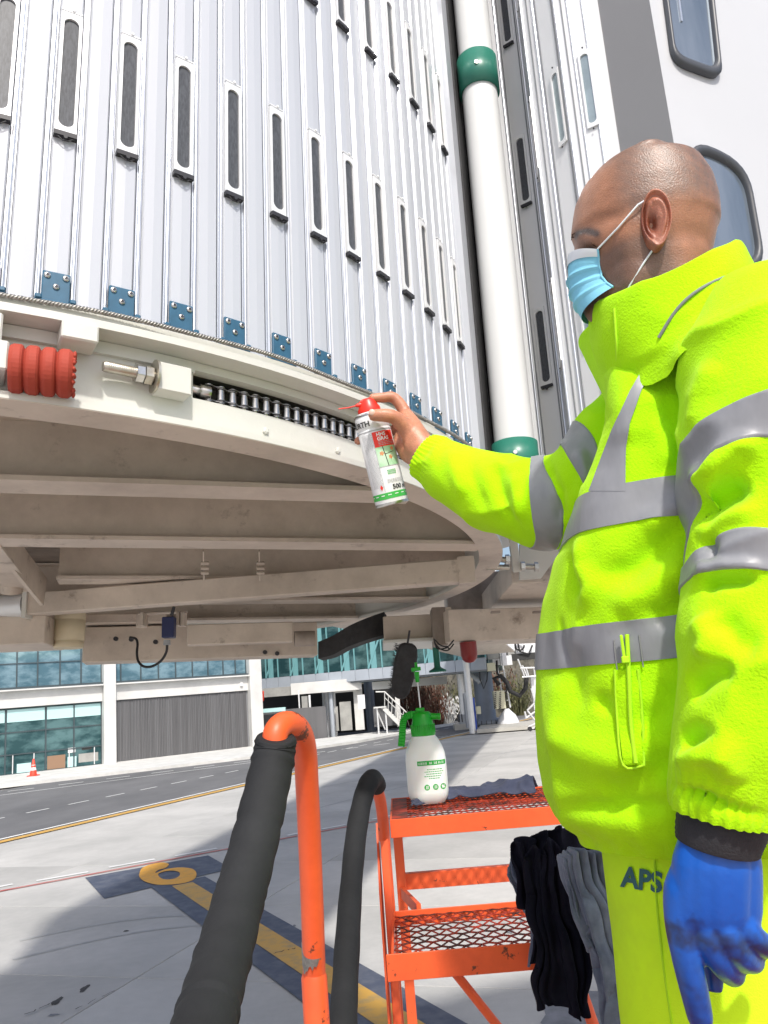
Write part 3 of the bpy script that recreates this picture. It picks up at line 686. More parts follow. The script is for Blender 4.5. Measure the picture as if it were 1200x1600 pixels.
# blue clips that guide the slats
q = MB(); q.box((0, .0085, .033), (.044, .006, .058)); q.box((0, .009, .004), (.064, .012, .008)); q.box((-.027, .011, .010), (.010, .014, .008)); q.box((.027, .011, .010), (.010, .014, .008)); clip_me = meshof(q, 'clip_blue', .0015)
q = MB()
for x, z in ((-.0145, .053), (.0145, .053), (0, .034)): q.lathe([(.0056, 0), (.0056, .0015), (.0042, .003), (.002, .0032)], (x, .0115, z), (0, 1, 0), n=12)
scr_me = meshof(q, 'steel')
q = MB()
for x, z in ((-.0145, .053), (.0145, .053), (0, .034)): q.lathe([(.0026, 0), (.0026, .0006)], (x, .0146, z), (0, 1, 0), n=6)
soc_me = meshof(q, 'black_metal')
for k in range(-2, 16):
    cl = inst('guide_clip', clip_me, place(TH0 + k * 2 * DTH, RC, .700 - max(0, k) * .0006)); inst('screw', scr_me, Matrix(), cl); inst('screw_socket', soc_me, Matrix(), cl)

# ring beam
N = 180
MB().arc(C0, 1.765, 1.842, .525, .537, 0, 360, N).build('ring_flange', 'bridge_paint', BR)
MB().arc(C0, 1.766, 1.841, .5235, .5249, 0, 360, N).build('ring_flange_underside', 'bridge_beige', BR)
A0, A1 = -51.9, -31.0
MB().arc(C0, 1.785, 1.800, .5375, .600, A0, A1, 24).build('ring_web', 'bridge_paint', BR)
MB().arc(C0, 1.785, 1.800, .5375, .668, A1, A0 + 360, 160).build('ring_web', 'bridge_paint', BR)
MB().arc(C0, 1.785, 1.808, .652, .668, A0, A1, 24).build('ring_web', 'bridge_paint', BR)
MB().arc(C0, 1.8005, 1.809, .646, .668, A1, A0 + 360, 160).build('ring_ledge', 'bridge_paint', BR)
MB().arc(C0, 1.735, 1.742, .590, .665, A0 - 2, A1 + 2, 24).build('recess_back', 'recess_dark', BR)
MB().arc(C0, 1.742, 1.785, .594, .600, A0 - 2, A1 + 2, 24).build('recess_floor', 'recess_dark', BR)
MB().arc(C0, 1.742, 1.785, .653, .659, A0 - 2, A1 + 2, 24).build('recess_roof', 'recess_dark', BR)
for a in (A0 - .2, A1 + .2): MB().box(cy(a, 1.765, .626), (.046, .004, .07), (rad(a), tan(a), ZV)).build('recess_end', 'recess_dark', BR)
MB().arc(C0, 1.70, 1.854, .669, .683, 0, 360, N).build('top_flange', 'bridge_paint', BR)
MB().arc(C0, .02, 1.80, .684, .694, 0, 360, 90).build('floor_plate', 'dirty_plate', BR)
MB().arc(C0, 1.788, 1.8445, .684, .6985, -90, 40, 90).build('curtain_track', 'bridge_paint', BR)
MB().arc(C0, .02, 1.9, ZC1, ZC1 + .1, 0, 360, 90).build('sun_block_roof', 'white_panel', BR)  # unseen roof disc, added over the drum to block the sun
# wire rope
q = MB(); pts = [cy(-80 + k * .5, 1.8545 + .004 * math.sin(k * .13), .6975 + .0015 * math.sin(k * .31)) for k in range(150)]
q.tube(pts, .0034, n=8); rp = q.build('wire_rope', 'rope_steel', BR)
for ph in range(3):
    q = MB(); L = []
    for k in range(0, 2400):
        th = -80 + 74.5 * k / 2400; a = k * .38 + ph * 2.094; kk = (th + 80) / .5
        c = cy(th, 1.8545 + .004 * math.sin(kk * .13), .6975 + .0015 * math.sin(kk * .31)); L.append(c + rad(th) * .0027 * math.cos(a) + ZV * .0027 * math.sin(a))
    q.tube(L, .0021, n=4); q.build('rope_strand', 'rope_steel', rp)
# roller chain in the slot: upright pins, flat plates above and below
RCH, PIT = 1.783, .0254; dth = math.degrees(PIT / RCH); zc = .6245
ch = bpy.data.objects.new('roller_chain', None); COL.objects.link(ch); ch.parent = BR; ch['_base'] = (0, 0, 0)
q = MB(); q.lathe([(.0078, -.0105), (.0078, .0105)], (0, 0, 0), n=14); roller_me = meshof(q, 'steel')
q = MB(); q.lathe([(.0042, -.0195), (.0052, -.0188), (.0052, .0188), (.0042, .0195)], (0, 0, 0), n=10)
q.lathe([(.0088, -.0172), (.0088, -.0160)], (0, 0, 0), n=12); q.lathe([(.0088, .0160), (.0088, .0172)], (0, 0, 0), n=12); pin_me = meshof(q, 'steel')
def link_me(z):
    out = []
    for s_ in (-1, 1):
        q = MB()
        P = []; n = 7
        for k in range(n): a = -math.pi / 2 + math.pi * k / (n - 1); P.append((PIT / 2 + .0098 * math.cos(a), .0098 * math.sin(a), 0))
        P.append((0, .0060, 0))
        for k in range(n): a = math.pi / 2 + math.pi * k / (n - 1); P.append((-PIT / 2 + .0098 * math.cos(a), .0098 * math.sin(a), 0))
        P.append((0, -.0060, 0))
        q.prism([(x, y, s_ * z - .001) for x, y, _ in P], (0, 0, .0021)); out.append(meshof(q, 'chain_dark'))
    return out
lk_in, lk_out = link_me(.0118), link_me(.0148)
k = 0; th = A0 + 1.25
def pl2(th): return place(th, RCH, zc + .0012 * math.sin(th * .9))
while th < A1 + 1:
    if k: inst('roller', roller_me, pl2(th), ch)
    inst('pin', pin_me, pl2(th), ch); [inst('link_plate', x_, pl2(th + dth / 2), ch) for x_ in (lk_in if k % 2 else lk_out)]; th += dth; k += 1
q = MB(); q.lathe([(.010, -.032), (.010, -.012), (.0135, -.011), (.0135, .009)], cy(A0 + 1.0, RCH, zc), tan(A0 + 1), n=16); q.build('rod_end', 'steel', ch)
# tensioner block with bolt, nuts, washer plate
blk = MB(); blk.arc(C0, 1.8005, 1.836, .587, .640, -54.4, -52.45, 4); blk.build('tensioner_block', 'bridge_paint', BR, .002)
a = -54.4; o_ = cy(a, 1.822, .615)
q = MB(); q.lathe([(.0095, 0), (.0095, .088), (.0075, .091)], o_, -tan(a), n=16)
for k in range(26): q.lathe([(.0101, .004 + k * .0031), (.0101, .0052 + k * .0031)], o_, -tan(a), n=14)
bolt = q.build('tensioner_bolt', 'zinc', BR)
MB().lathe([(.0175, .006), (.0175, .021)], o_, -tan(a), n=6, smooth=False).build('nut', 'zinc', bolt, .001)
MB().lathe([(.0165, .022), (.0165, .036)], o_, -tan(a), n=6, smooth=False, x=ZV).build('nut', 'steel', bolt, .001)
MB().lathe([(.030, -.0005), (.030, .0035)], o_, -tan(a), n=20).build('washer', 'zinc', bolt)
# stop block under the top flange, ledge block
MB().arc(C0, 1.8095, 1.862, .636, .6685, -59.55, -57.75, 4).build('stop_block', 'bridge_paint', BR, .003)
MB().arc(C0, 1.8095, 1.862, .600, .66, -64.6, -62.2, 4).build('stop_block', 'bridge_paint', BR, .003)
# red ribbed rubber buffer
a = -61.75; q = MB(); prof = []
o_ = cy(a, 1.848, .573); ax = tan(a) * .96 + rad(a) * .12
for k in range(4):
    z0 = k * .0235; prof += [(.0375, z0 + .002), (.0395, z0 + .006), (.0395, z0 + .016), (.0375, z0 + .019), (.0325, z0 + .0215)]
q.lathe([(.036, 0)] + prof[:-1] + [(.034, .094)], o_, ax, n=36, smooth=False); bf = q.build('rubber_buffer', 'red_rubber', BR); bf['label'] = 'red ribbed rubber stop'
q = MB(); x, y, z = fr(ax); rr = random.Random(3)
for k in range(40):
    an = k * math.pi / 20
    if rr.random() < .6: q.lathe([(.0, -.002), (.004, -.001), (.0045, .002), (.0, .004)], o_ + z * .094 + (x * math.cos(an) + y * math.sin(an)) * .0335, ax, n=6)
q.build('frayed_edge', 'red_rubber', bf)
MB().arc(C0, 1.8005, 1.87, .560, .610, -64.2, -61.85, 3).build('buffer_mount', 'bridge_paint', BR, .003)

# beams below the floor
be = Vector((math.cos(R_(16.5)), math.sin(R_(16.5)), 0)); bn = Vector((-be.y, be.x, 0))
def chord(p, d, R):
    m = p - CV; m.z = 0; b = m.dot(d); c = m.dot(m) - R * R; s = math.sqrt(max(0, b * b - c)); return -b - s, -b + s
def ibeam(p, z0=.5255, wd=.1, lo=None, m='bridge_beige'):
    p = Vector((p[0], p[1], 0)); a, b = chord(p, be, 1.783)
    if lo is not None: a = lo
    c = p + be * (a + b) / 2; L = b - a - .01
    bm_ = MB().box(c + ZV * (z0 + .0055), (L, wd, .011), (be, bn, ZV)).build('floor_beam', m, BR)
    q = MB(); q.box(c + ZV * (z0 + .011 + .0735), (L - .004, .009, .145), (be, bn, ZV)); q.build('beam_web', 'bridge_beige', bm_)
    MB().box(c + ZV * (z0 + .012 + .138), (L - .006, wd - .01, .008), (be, bn, ZV)).build('beam_top_flange', m, bm_)
for p, lo in (((-.17, 1.776), None), ((-.235, 2.30), -.86), ((-.9, 2.70), -.22), ((-.45, 3.33), None), ((-.6, 3.88), None)): ibeam(p, lo=lo)
# cross member on the left and the pipe-like joint
for p, L in ((Vector((-1.08, 2.08, 0)), .72),):
    q = MB().box(p + bn * L / 2 + ZV * .60, (.012, L, .14), (be, bn, ZV)).build('cross_member', 'bridge_beige', BR)
    MB().box(p + bn * L / 2 + ZV * .5245, (.09, L, .009), (be, bn, ZV)).build('cross_flange', 'bridge_beige', BR)
q = MB(); q.bar(bat(-30, 800, 2.2), bat(68, 925, 2.75), .012, .10, ZV); q.build('gusset', 'bridge_beige', BR)
# square tube running under the beams
t0, t1 = Vector((-1.27, 2.80, .48)), Vector((.285, 2.60, .481))
tb = MB().bar(t0, t1, .06, .078, ZV).build('square_tube', 'bridge_beige', BR, .004)
dv = (t1 - t0).normalized()
MB().bar(t1 - dv * .05, t1 + dv * .004, .066, .088, ZV).build('end_plate', 'bridge_beige', tb)
MB().bar(t0 - dv * .004, t0 + dv * .012, .08, .10, ZV).build('end_plate', 'bridge_paint', tb)
MB().tube([t0 - dv * .01, t0 - dv * .13], .042, n=18).build('pivot', 'galvanised', tb)
MB().tube([bat(18, 880, 2.72), bat(18, 925, 2.74)], .036, n=18).build('pivot_post', 'bridge_beige', BR)
# hangers with bolts
for u in (318, 405):
    q = MB(); q.bar(bat(u, 858, 2.55), bat(u + 1, 904, 2.6), .004, .03, ZV)
    for dz in (880, 888, 895): q.lathe([(.006, -.012), (.006, .012)], bat(u + 2, dz, 2.56), be, n=6)
    q.build('hanger', 'bridge_beige', BR)
# left box beam, cream roller housing
def bbx(u0, v0, u1, v1, t0_, t1_, dep, m, name, par=BR, bev=.003):
    """box whose front lower edge joins two view points at their own distances"""
    a = bat(u0, v1, t0_); b = bat(u1, v1, t1_); h = bat(u0, v0, t0_).z - a.z; d = (b - a); d.z = 0; L = d.length; d.normalize(); n_ = Vector((-d.y, d.x, 0)); zz = (a.z + b.z) / 2
    q = MB(); q.box(Vector(((a.x + b.x) / 2, (a.y + b.y) / 2, zz + h / 2)) + n_ * dep / 2, (L, dep, h), (d, n_, ZV)); return q.build(name, m, par, bev)
bbx(-140, 962, 69, 1009, 2.75, 2.8, .25, 'bridge_beige', 'end_box')
rl = MB(); cpt = bat(107, 1012, 2.95); rl.lathe([(.050, -.002), (.053, .004), (.053, .022), (.0515, .024), (.056, .026), (.056, .098), (.054, .10), (.056, .103), (.056, .128)], Vector(cpt), n=28)
rl.build('roller_housing', 'cream_plastic', BR)
bbx(69, 985, 86, 1000, 3.05, 3.05, .12, 'dirty_plate', 'roller_bracket')
# long channel with bolt holes
chn = bbx(128, 972, 497, 1029, 3.15, 3.35, .12, 'bridge_beige', 'channel_beam')
bbx(128, 958, 260, 973, 3.13, 3.22, .18, 'bridge_beige', 'channel_lip')
bbx(292, 972, 458, 1005, 3.05, 3.12, .06, 'bridge_beige', 'upper_tube')
MB().lathe([(.03, -.03), (.03, .05)], bat(472, 998, 3.15), (1, .2, 0), n=14).build('tube_plug', 'dirty_plate', BR)
for u, v in ((181, 998), (243, 1003), (414, 1019), (433, 1021), (205, 999)):
    p = bat(u, v, 3.135 + (u - 128) / 369 * .2); MB().lathe([(.009, -.006), (.009, .004)], p, (0, -1, 0), n=14).build('bolt_hole', 'black_metal', chn)
q = MB()
for u in (224, 280, 287): q.box(bat(u, 968, 3.0), (.012, .05, .05))
q.box(bat(255, 958, 3.02), (.18, .03, .006)); q.box(bat(222, 970, 3.02), (.04, .02, .05)); q.build('sensor_bracket', 'bridge_beige', BR, .001)
sw = bbx(252, 962, 271, 996, 2.9, 2.9, .04, 'sensor_blue', 'limit_switch'); MB().lathe([(.014, -.018), (.012, .0)], bat(261, 1000, 2.91), n=12).build('gland', 'cabinet_grey', sw)
q = MB(); q.tube([bat(268, 962, 2.88), bat(272, 948, 2.88)], .006, n=6); q.build('lever', 'black_metal', sw)
wire = [(261, 1004), (260, 1018), (252, 1032), (238, 1041), (224, 1041), (216, 1033), (214, 1020), (215, 1006), (212, 998), (203, 996)]
def spline(P, n=6):
    P = [Vector(p) for p in P]; out = []
    for i in range(len(P) - 1):
        p0 = P[max(0, i - 1)]; p1 = P[i]; p2 = P[i + 1]; p3 = P[min(len(P) - 1, i + 2)]
        for k in range(n):
            t = k / n; out.append(.5 * ((2 * p1) + (p2 - p0) * t + (2 * p0 - 5 * p1 + 4 * p2 - p3) * t * t + (3 * p1 - p0 - 3 * p2 + p3) * t ** 3))
    return out + [P[-1]]
MB().tube(spline([bat(u, v, 2.9 + k * .02) for k, (u, v) in enumerate(wire)]), .0048, n=7).build('cable', 'black_rubber', sw)
# rubber flap / dark trunking curve
A = [(497, 1029, 3.4), (520, 1023, 3.42), (545, 1010, 3.45), (572, 1000, 3.5), (600, 992, 3.55)]; wds = [26, 30, 32, 34, 36]
q = MB(); P1 = spline([bat(u, v - w_, t) for (u, v, t), w_ in zip(A, wds)]); P2 = spline([bat(u, v, t) for (u, v, t) in A])
for i in range(len(P1) - 1): q.hexa([P2[i], P2[i + 1], P2[i + 1] + Vector((.01, .12, 0)), P2[i] + Vector((.01, .12, 0)), P1[i], P1[i + 1], P1[i + 1] + Vector((.01, .12, 0)), P1[i] + Vector((.01, .12, 0))])
q.build('rubber_trunking', 'black_rubber', BR)
bbx(600, 960, 678, 999, 3.45, 3.45, .3, 'bridge_beige', 'bearing_block')
bbx(598, 997, 690, 1003, 3.4, 3.4, .35, 'bridge_paint', 'bearing_plate')
bbx(678, 946, 700, 1008, 3.35, 3.35, .12, 'dirty_plate', 'post')
bbx(700, 946, 709, 1003, 3.3, 3.3, .02, 'bridge_beige', 'post_plate')
bx = bbx(703, 947, 900, 999, 3.28, 3.38, .2, 'bridge_beige', 'box_girder')
for u in (775, 841): bbx(u - 7, 954, u + 7, 957, 3.25, 3.25, .03, 'dirty_plate', 'lug', bx, 0)
bbx(700, 888, 900, 952, 3.9, 3.9, .2, 'dirty_plate', 'cross_girder')
bbx(796, 900, 846, 946, 3.75, 3.75, .1, 'bridge_beige', 'stiffener')
# neck: floor of the cab behind the ring on the right, with bolted bracket
bbx(800, 862, 960, 908, 3.02, 3.02, 1.2, 'bridge_beige', 'cab_floor')
q = MB(); q.prism([bat(812, 905, 2.96), bat(846, 903, 2.96), bat(885, 850, 2.96), bat(812, 850, 2.96)], (0, .02, 0)); q.build('gusset', 'bridge_paint', BR)
MB().bar(bat(800, 836, 2.88), bat(808, 893, 2.9), .02, .03, (1, 0, 0)).build('bracket_plate', 'bridge_paint', BR, .002)
for p, q_ in (((790, 875, 2.86), (783, 874, 2.86)), ((815, 885, 2.87), (840, 886, 2.87)), ((797, 845, 2.86), (790, 842, 2.86)), ((760, 886, 2.86), (795, 887, 2.87))):
    a = bat(*p); b = bat(*q_); MB().tube([a, b], .011, n=12).build('bolt', 'zinc', BR)
for p in ((817, 885, 2.868), (838, 886, 2.868), (793, 874, 2.858)):
    MB().lathe([(.018, -.007), (.018, .007)], bat(*p), (1, 0, 0), n=6, smooth=False).build('nut', 'steel', BR)
q = MB(); q.bar(bat(783, 830, 2.84), bat(790, 855, 2.84), .03, .03); q.build('bracket_block', 'white_panel', BR)
# grey torque pipe with green collars
pz = Vector((.392, 2.165, 0)); pz = Vector((2.22 * math.sin(R_(10.03)), 2.22 * math.cos(R_(10.03)), 0))
MB().lathe([(.0575, .62), (.0575, 3.6)], pz, n=40).build('torque_pipe', 'pipe_grey', BR)
for z0, z1 in ((1.985, 2.115), (.665, .767)):
    cl = MB().lathe([(.0585, z0), (.066, z0), (.066, z1), (.0585, z1)], pz, n=40, cap=False).build('collar', 'green_collar', BR)
    MB().lathe([(.006, .0), (.006, .004)], pz + ZV * (z0 + .35 * (z1 - z0)) + Vector((-.012, -.0655, .02)), (0, -1, 0), n=12).build('screw', 'steel', cl)
MB().lathe([(.085, .60), (.085, .625)], pz, n=30).build('pipe_foot', 'bridge_paint', BR)
# black seal at the end of the round curtain
MB().arc(C0, RC + .001, RC + .024, ZC0, ZC1, -21.5, -16.5, 4).build('end_post', 'slat_white', BR)
MB().arc(C0, RC + .0245, RC + .030, ZC0, ZC1, -19.5, -16.5, 3).build('edge_seal', 'black_rubber', BR)

# folding side curtain: upright strips following a broken line in plan
def azp(az, d): return Vector((d * math.sin(R_(az)), d * math.cos(R_(az)), 0))
MB().prism([azp(6.5, 2.60), azp(11.3, 2.37), azp(11.3, 2.40), azp(6.5, 2.64)], (0, 0, 3.0)).build('gap_seal', 'black_rubber', BR).location = (0, 0, .7)
PLAN = [(11.3, 2.36), (11.95, 2.355), (13.85, 2.32), (14.25, 2.17), (15.2, 2.14), (17.0, 2.07), (18.05, 2.06), (19.25, 2.05), (20.55, 2.04)]
mats_ = ['white_panel', 'white_panel', 'slat_white', 'white_panel', 'white_panel', 'white_panel', 'white_panel', 'white_panel']
for i in range(len(PLAN) - 1):
    a, b = azp(*PLAN[i]), azp(*PLAN[i + 1]); d = (b - a).normalized(); n_ = Vector((d.y, -d.x, 0)); L = (b - a).length
    MB().box((a + b) / 2 - n_ * .004 + ZV * 2.2, (L - .006, .008, 3.0), (d, n_, ZV)).build('side_curtain_strip', mats_[i], BR)
    q = MB(); q.tube([a + n_ * .001 + ZV * .7, a + n_ * .001 + ZV * 3.7], .0045, n=8); q.build('side_curtain_rail', 'aluminium', BR)
    if i in (1, 3, 4, 5):
        for f in (.13, .87) if L > .05 else (.5,):
            q = MB(); q.box(a.lerp(b, f) + n_ * .001 + ZV * 2.2, (.0035, .004, 3.0), (d, n_, ZV)); q.build('strip_seam', 'groove_grey', BR)
def side_window(az, d, i, zb, wd, m='mesh_pane', h=.26):
    a, b = azp(*PLAN[i]), azp(*PLAN[i + 1]); dr = (b - a).normalized(); n_ = Vector((dr.y, -dr.x, 0)); c = azp(az, d); c = a + dr * (c - a).dot(dr) + n_ * .003 + ZV * (zb + h / 2)
    mt = Matrix(((dr.x, n_.x, 0, c.x), (dr.y, n_.y, 0, c.y), (0, 0, 1, c.z), (0, 0, 0, 1)))
    me = meshof(frame_ring(wd + .011, h + .006, .003, wd, h - .02, min(wd / 2, .0128), -.003, .004), 'window_frame'); pts = oval(wd, h - .02, 8, wd / 2 - .0004)
    wv = inst('curtain_window', me, mt); q = MB(); q.prism([(x, -.0015, z) for x, z in pts], (0, .001, 0)); inst('window_pane', meshof(q, m), Matrix(), wv)
    if m == 'mesh_pane': q = MB(); q.box((0, .004, -h / 2 - .006), (wd + .012, .010, .007)); q.lathe([(.0035, 0), (.0035, .006)], (0, .006, -h / 2 - .014), (0, 1, 0), n=8); inst('hinge_lip', meshof(q, 'black_metal'), Matrix(), wv)
    else:
        q = MB()
        for s_ in (-1, 1): q.lathe([(.0025, 0), (.0025, .003)], (0, .004, s_ * (h / 2 + .012)), (0, 1, 0), n=8)
        inst('screw', meshof(q, 'black_metal'), Matrix(), wv)
mat('dark_pane', (0.03, 0.03, 0.035), 0.3)
for k in range(4):
    side_window(12.85, 2.33, 1, .985 + .643 * k, .026)
    side_window(14.07, 2.2, 2, .985 + .643 * k, .06, 'dark_pane')
mat('clear_pane', (0.30, 0.36, 0.38), 0.12, metal=0.4, var=0.2, scale=6)
for k in range(3):
    side_window(15.93, 2.08, 4, .99 + .643 * k, .026, 'clear_pane'); side_window(18.82, 2.055, 6, .99 + .643 * k, .024, 'clear_pane')
# cab wall: grey end face and white side wall with rounded windows
g0, g1 = azp(20.48, 2.045), azp(24.4, 1.93)
d = (g1 - g0).normalized(); n_ = Vector((d.y, -d.x, 0))
MB().box((g0 + g1) / 2 - n_ * .01 + ZV * 2.3, ((g1 - g0).length, .02, 3.4), (d, n_, ZV)).build('end_panel', 'grey_panel', BR)
w0, w1 = g1, azp(34, 1.93 * math.exp(1.25 * R_(9.6)))
d = (w1 - w0).normalized(); n_ = Vector((d.y, -d.x, 0)); w1 = w0 + d * 2.6
MB().box((w0 + w1) / 2 - n_ * .03 + ZV * 2.2, ((w1 - w0).length, .06, 3.4), (d, n_, ZV)).build('cab_wall', 'cab_white', BR)
def on_wall(u, v, off=0.0):
    r = Vector(ray(u, v, False)); k = (w0 + n_ * off).dot(n_) / r.dot(n_); return r * k
def rwin(pix, r0, name):
    c = [on_wall(*p) for p in pix]; loop = []
    m = len(c)
    for i in range(m):
        p, a, b = c[i], c[i - 1], c[(i + 1) % m]; va = (a - p).normalized(); vb = (b - p).normalized()
        for k in range(7):
            t = k / 6; loop.append((p + va * r0) * (1 - t) ** 2 + p * 2 * t * (1 - t) + (p + vb * r0) * t * t)
    cen = sum(c, Vector()) / m; q = MB(); nn = len(loop); rings = []
    for sc_, off in ((1.0, .002), (1.0, .016), (.93, .019), (.88, .012), (.86, .002)):
        rings.append([cen + (p - cen) * sc_ + n_ * off for p in loop])
    vs = [p for r in rings for p in r]; fs = [(j * nn + i, j * nn + (i + 1) % nn, (j + 1) * nn + (i + 1) % nn, (j + 1) * nn + i) for j in range(4) for i in range(nn)]
    q.add(vs, fs, True); g = q.build('rubber_gasket', 'gasket', BR)
    q = MB(); q.add([cen + (p - cen) * .87 + n_ * .004 for p in loop], [tuple(range(nn))]); q.build('window_pane', 'cab_glass', g)
    a = cen + (c[0] - cen) * .4; b = cen + (c[1] - cen) * .4; q = MB(); q.bar(a + n_ * .006, b + n_ * .006, .006, .004, n_); q.build('glazing_bar', 'aluminium', g)
rwin([(1018, -130), (1048, 102), (1124, 130), (1098, -110)], .05, 'w')
rwin([(1068, 218), (1092, 412), (1192, 432), (1162, 262)], .09, 'w')
# red warning lamp and brush hanging under the girder
lp = bw(bat(731, 1003, 3.3))
rl = MB(); rl.lathe([(.001, -.086), (.018, -.082), (.030, -.070), (.0345, -.052), (.035, 0)], lp, n=24); lm = one('warning_lamp', rl, 'red_dark', 'dark red round lamp hanging under the beige girder', 'lamp', loc=tuple(lp))
br = thing('hanging_brush', bw(bat(632, 1048, 3.0)), 'dark oval scrubbing brush hanging under the bridge beside the pump rod', 'brush')
a, b = bw(bat(637, 1004, 3.0)), bw(bat(626, 1090, 3.0)); X, Y, Z = fr(b - a, (1, 0, 0)); L = (b - a).length
P = [a + X * x * .042 + Z * z * L for x, z in ((-.7, .04), (-.3, 0), (.4, 0), (.85, .05), (1.0, .2), (.95, .6), (.7, .88), (.3, 1), (-.4, 1), (-.85, .9), (-1.0, .7), (-.98, .3))]
q = MB(); q.prism(P, Y * .03); q.build('back', 'dirty_brown' if 'dirty_brown' in MATS else 'black_rubber', br, .006)
q = MB(); rr = random.Random(5)
for k in range(900):
    z = rr.uniform(.05, .97); x = rr.uniform(-1.02, .2); p = a + X * x * .042 + Z * z * L - Y * .0; e = p - X * rr.uniform(.008, .014) - Y * rr.uniform(.012, .024) + Z * rr.uniform(-.003, .003)
    t = Z * .0012; q.add([p - t, p + t, e], [(0, 1, 2)])
o = q.build('bristles', 'black_metal', br); o['kind'] = 'stuff'
hk = bw(bat(640, 985, 3.0)); q = MB(); q.tube([hk, a + Z * .01], .004, n=6); q.build('hanging_loop', 'black_metal', br)
# green flanged fitting and loose wires
q = MB(); gp = bw(bat(684, 1050, 3.3)); q.lathe([(.036, 0), (.036, .007), (.018, .016), (.013, .022), (.013, .10)], gp, n=20); ft = one('green_fitting', q, 'green_collar', 'dark green flanged fitting hanging below the bridge right of the pump rod', 'fitting', loc=tuple(gp))
q = MB()
for dv_ in (0, 6): q.tube(spline([bw(bat(u, v + dv_, 3.28)) for u, v in ((680, 1000), (688, 1008), (700, 1010), (709, 1000))]), .003, n=5)
q.tube(spline([bw(bat(u, v, 3.28)) for u, v in ((678, 998), (682, 1012), (690, 1014), (700, 1012), (701, 1016))]), .003, n=5)
one('loose_wires', q, 'black_rubber', 'thin loose black wires dangling under the beige post', 'wires')

# tunnel of the bridge running back to its column, behind the round curtain
ta, tb_ = Vector((-2.0, 5.2, 3.95)), Vector((4.9, 43.5, 3.95)); td = (tb_ - ta).normalized(); tn = Vector((td.y, -td.x, 0)); TL = (tb_ - ta).length
TN = thing('bridge_tunnel', ta, 'long white tunnel of the boarding bridge running back to its grey column', 'bridge tunnel')
MB().box((ta + tb_) / 2 + ZV * 1.45, (TL, 2.9, 2.9), (td, tn, ZV)).build('tunnel_body', 'white_panel', TN)
for k in range(24):
    c = ta + td * (1 + k * TL / 24.5) + ZV * 1.45
    for s_ in (-1, 1): MB().box(c + tn * s_ * 1.47, (.08, .05, 2.9), (td, tn, ZV)).build('side_rib', 'white_panel', TN)
MB().box((ta + tb_) / 2 - ZV * .02, (TL - .1, 2.88, .03), (td, tn, ZV)).build('underside', 'bridge_beige', TN)

# fixings and weld beads below the floor
q = MB(); rr = random.Random(21)
for k in range(60):
    th = -88 + k * 3.1; p = cy(th, 1.803, .5415); q.lathe([(.0, -.001), (.006, .0), (.004, .005), (.0, .006)], p, (0, 0, 1), n=6)
q.build('weld_spots', 'bridge_paint', BR)['kind'] = 'stuff'
for th, r_ in ((-70, 1.80), (-66, 1.80), (-47, 1.80), (-41, 1.80)):
    MB().lathe([(.007, 0), (.007, .004), (.004, .006)], cy(th, 1.80, .566), rad(th), n=6, smooth=False).build('bolt', 'bridge_paint', BR)
# ------------------------------------------------------------------ orange step ladder with mesh treads
def wbx(x0, x1, y0, y1, z0, z1): return MB().box(((x0 + x1) / 2, (y0 + y1) / 2, (z0 + z1) / 2), (x1 - x0, y1 - y0, z1 - z0))
dl_ = at(609, 1281, 2.2); zd = dl_.z; xl, yf = dl_.x, dl_.y; W2 = .66; xr = xl + W2
yb = yf + .44
tr = at(603, 1492, 1.80); zt2 = tr.z; yt = tr.y; xt = tr.x
LAD = thing('step_ladder', (xl + W2 / 2, yf, 0), 'orange step ladder with rusty mesh treads, spray bottle standing on its top', 'step ladder')
def diamond(x0, x1, y0, y1, z, px=.034, py=.040, w=.0085):
    q = MB(); ny = int((y1 - y0) / py); nx = int((x1 - x0) / px)
    for j in range(ny):
        for s_ in (0, 1):
            P = []
            for i in range(nx * 2 + 1):
                x = x0 + (x1 - x0) * i / (nx * 2); up_ = (i + s_) % 2; y = y0 + (y1 - y0) * (j + (up_ * .5 if s_ == 0 else .5 + up_ * .5)) / ny
                P.append(Vector((x, y, z + (.0025 if i % 2 else -.001))))
            for i in range(len(P) - 1):
                a, b = P[i], P[i + 1]; hh = Vector((0, 0, .0011)); t = Vector((0, w / 2, 0)); q.hexa([a - t - hh, b - t - hh, b + t - hh, a + t - hh, a - t + hh, b - t + hh, b + t + hh, a + t + hh])
    return q
# deck
wbx(xl, xr, yf, yf + .005, zd - .048, zd).build('deck_bar', 'orange_paint', LAD, .001)
wbx(xl, xr, yb - .005, yb, zd - .048, zd).build('deck_bar', 'orange_paint', LAD, .001)
for x in (xl, xr - .005): wbx(x, x + .005, yf + .006, yb - .006, zd - .048, zd - .001).build('deck_bar', 'orange_paint', LAD)
wbx(xl + .006, xl + .05, yf + .006, yb - .006, zd - .008, zd - .002).build('deck_plate', 'orange_worn', LAD)
o = diamond(xl + .05, xr - .006, yf + .007, yb - .007, zd - .006).build('mesh_tread', 'orange_worn', LAD); o['kind'] = 'stuff'
# lower tread
ytb = yf - .03
xr2 = at(948, 1490, 1.80).x
wbx(xt, xr2 + .02, yt, yt + .005, zt2 - .056, zt2).build('tread_bar', 'orange_paint', LAD, .001)
wbx(xt + .02, xr2, ytb, ytb + .005, zt2 - .03, zt2 + .006).build('tread_bar', 'orange_paint', LAD, .001)
for x in (xt + .012, xr2): wbx(x, x + .005, yt + .006, ytb - .001, zt2 - .05, zt2 - .001).build('tread_side', 'orange_paint', LAD)
o = diamond(xt + .018, xr2 - .002, yt + .007, ytb - .002, zt2 - .006).build('mesh_tread', 'orange_worn', LAD); o['kind'] = 'stuff'
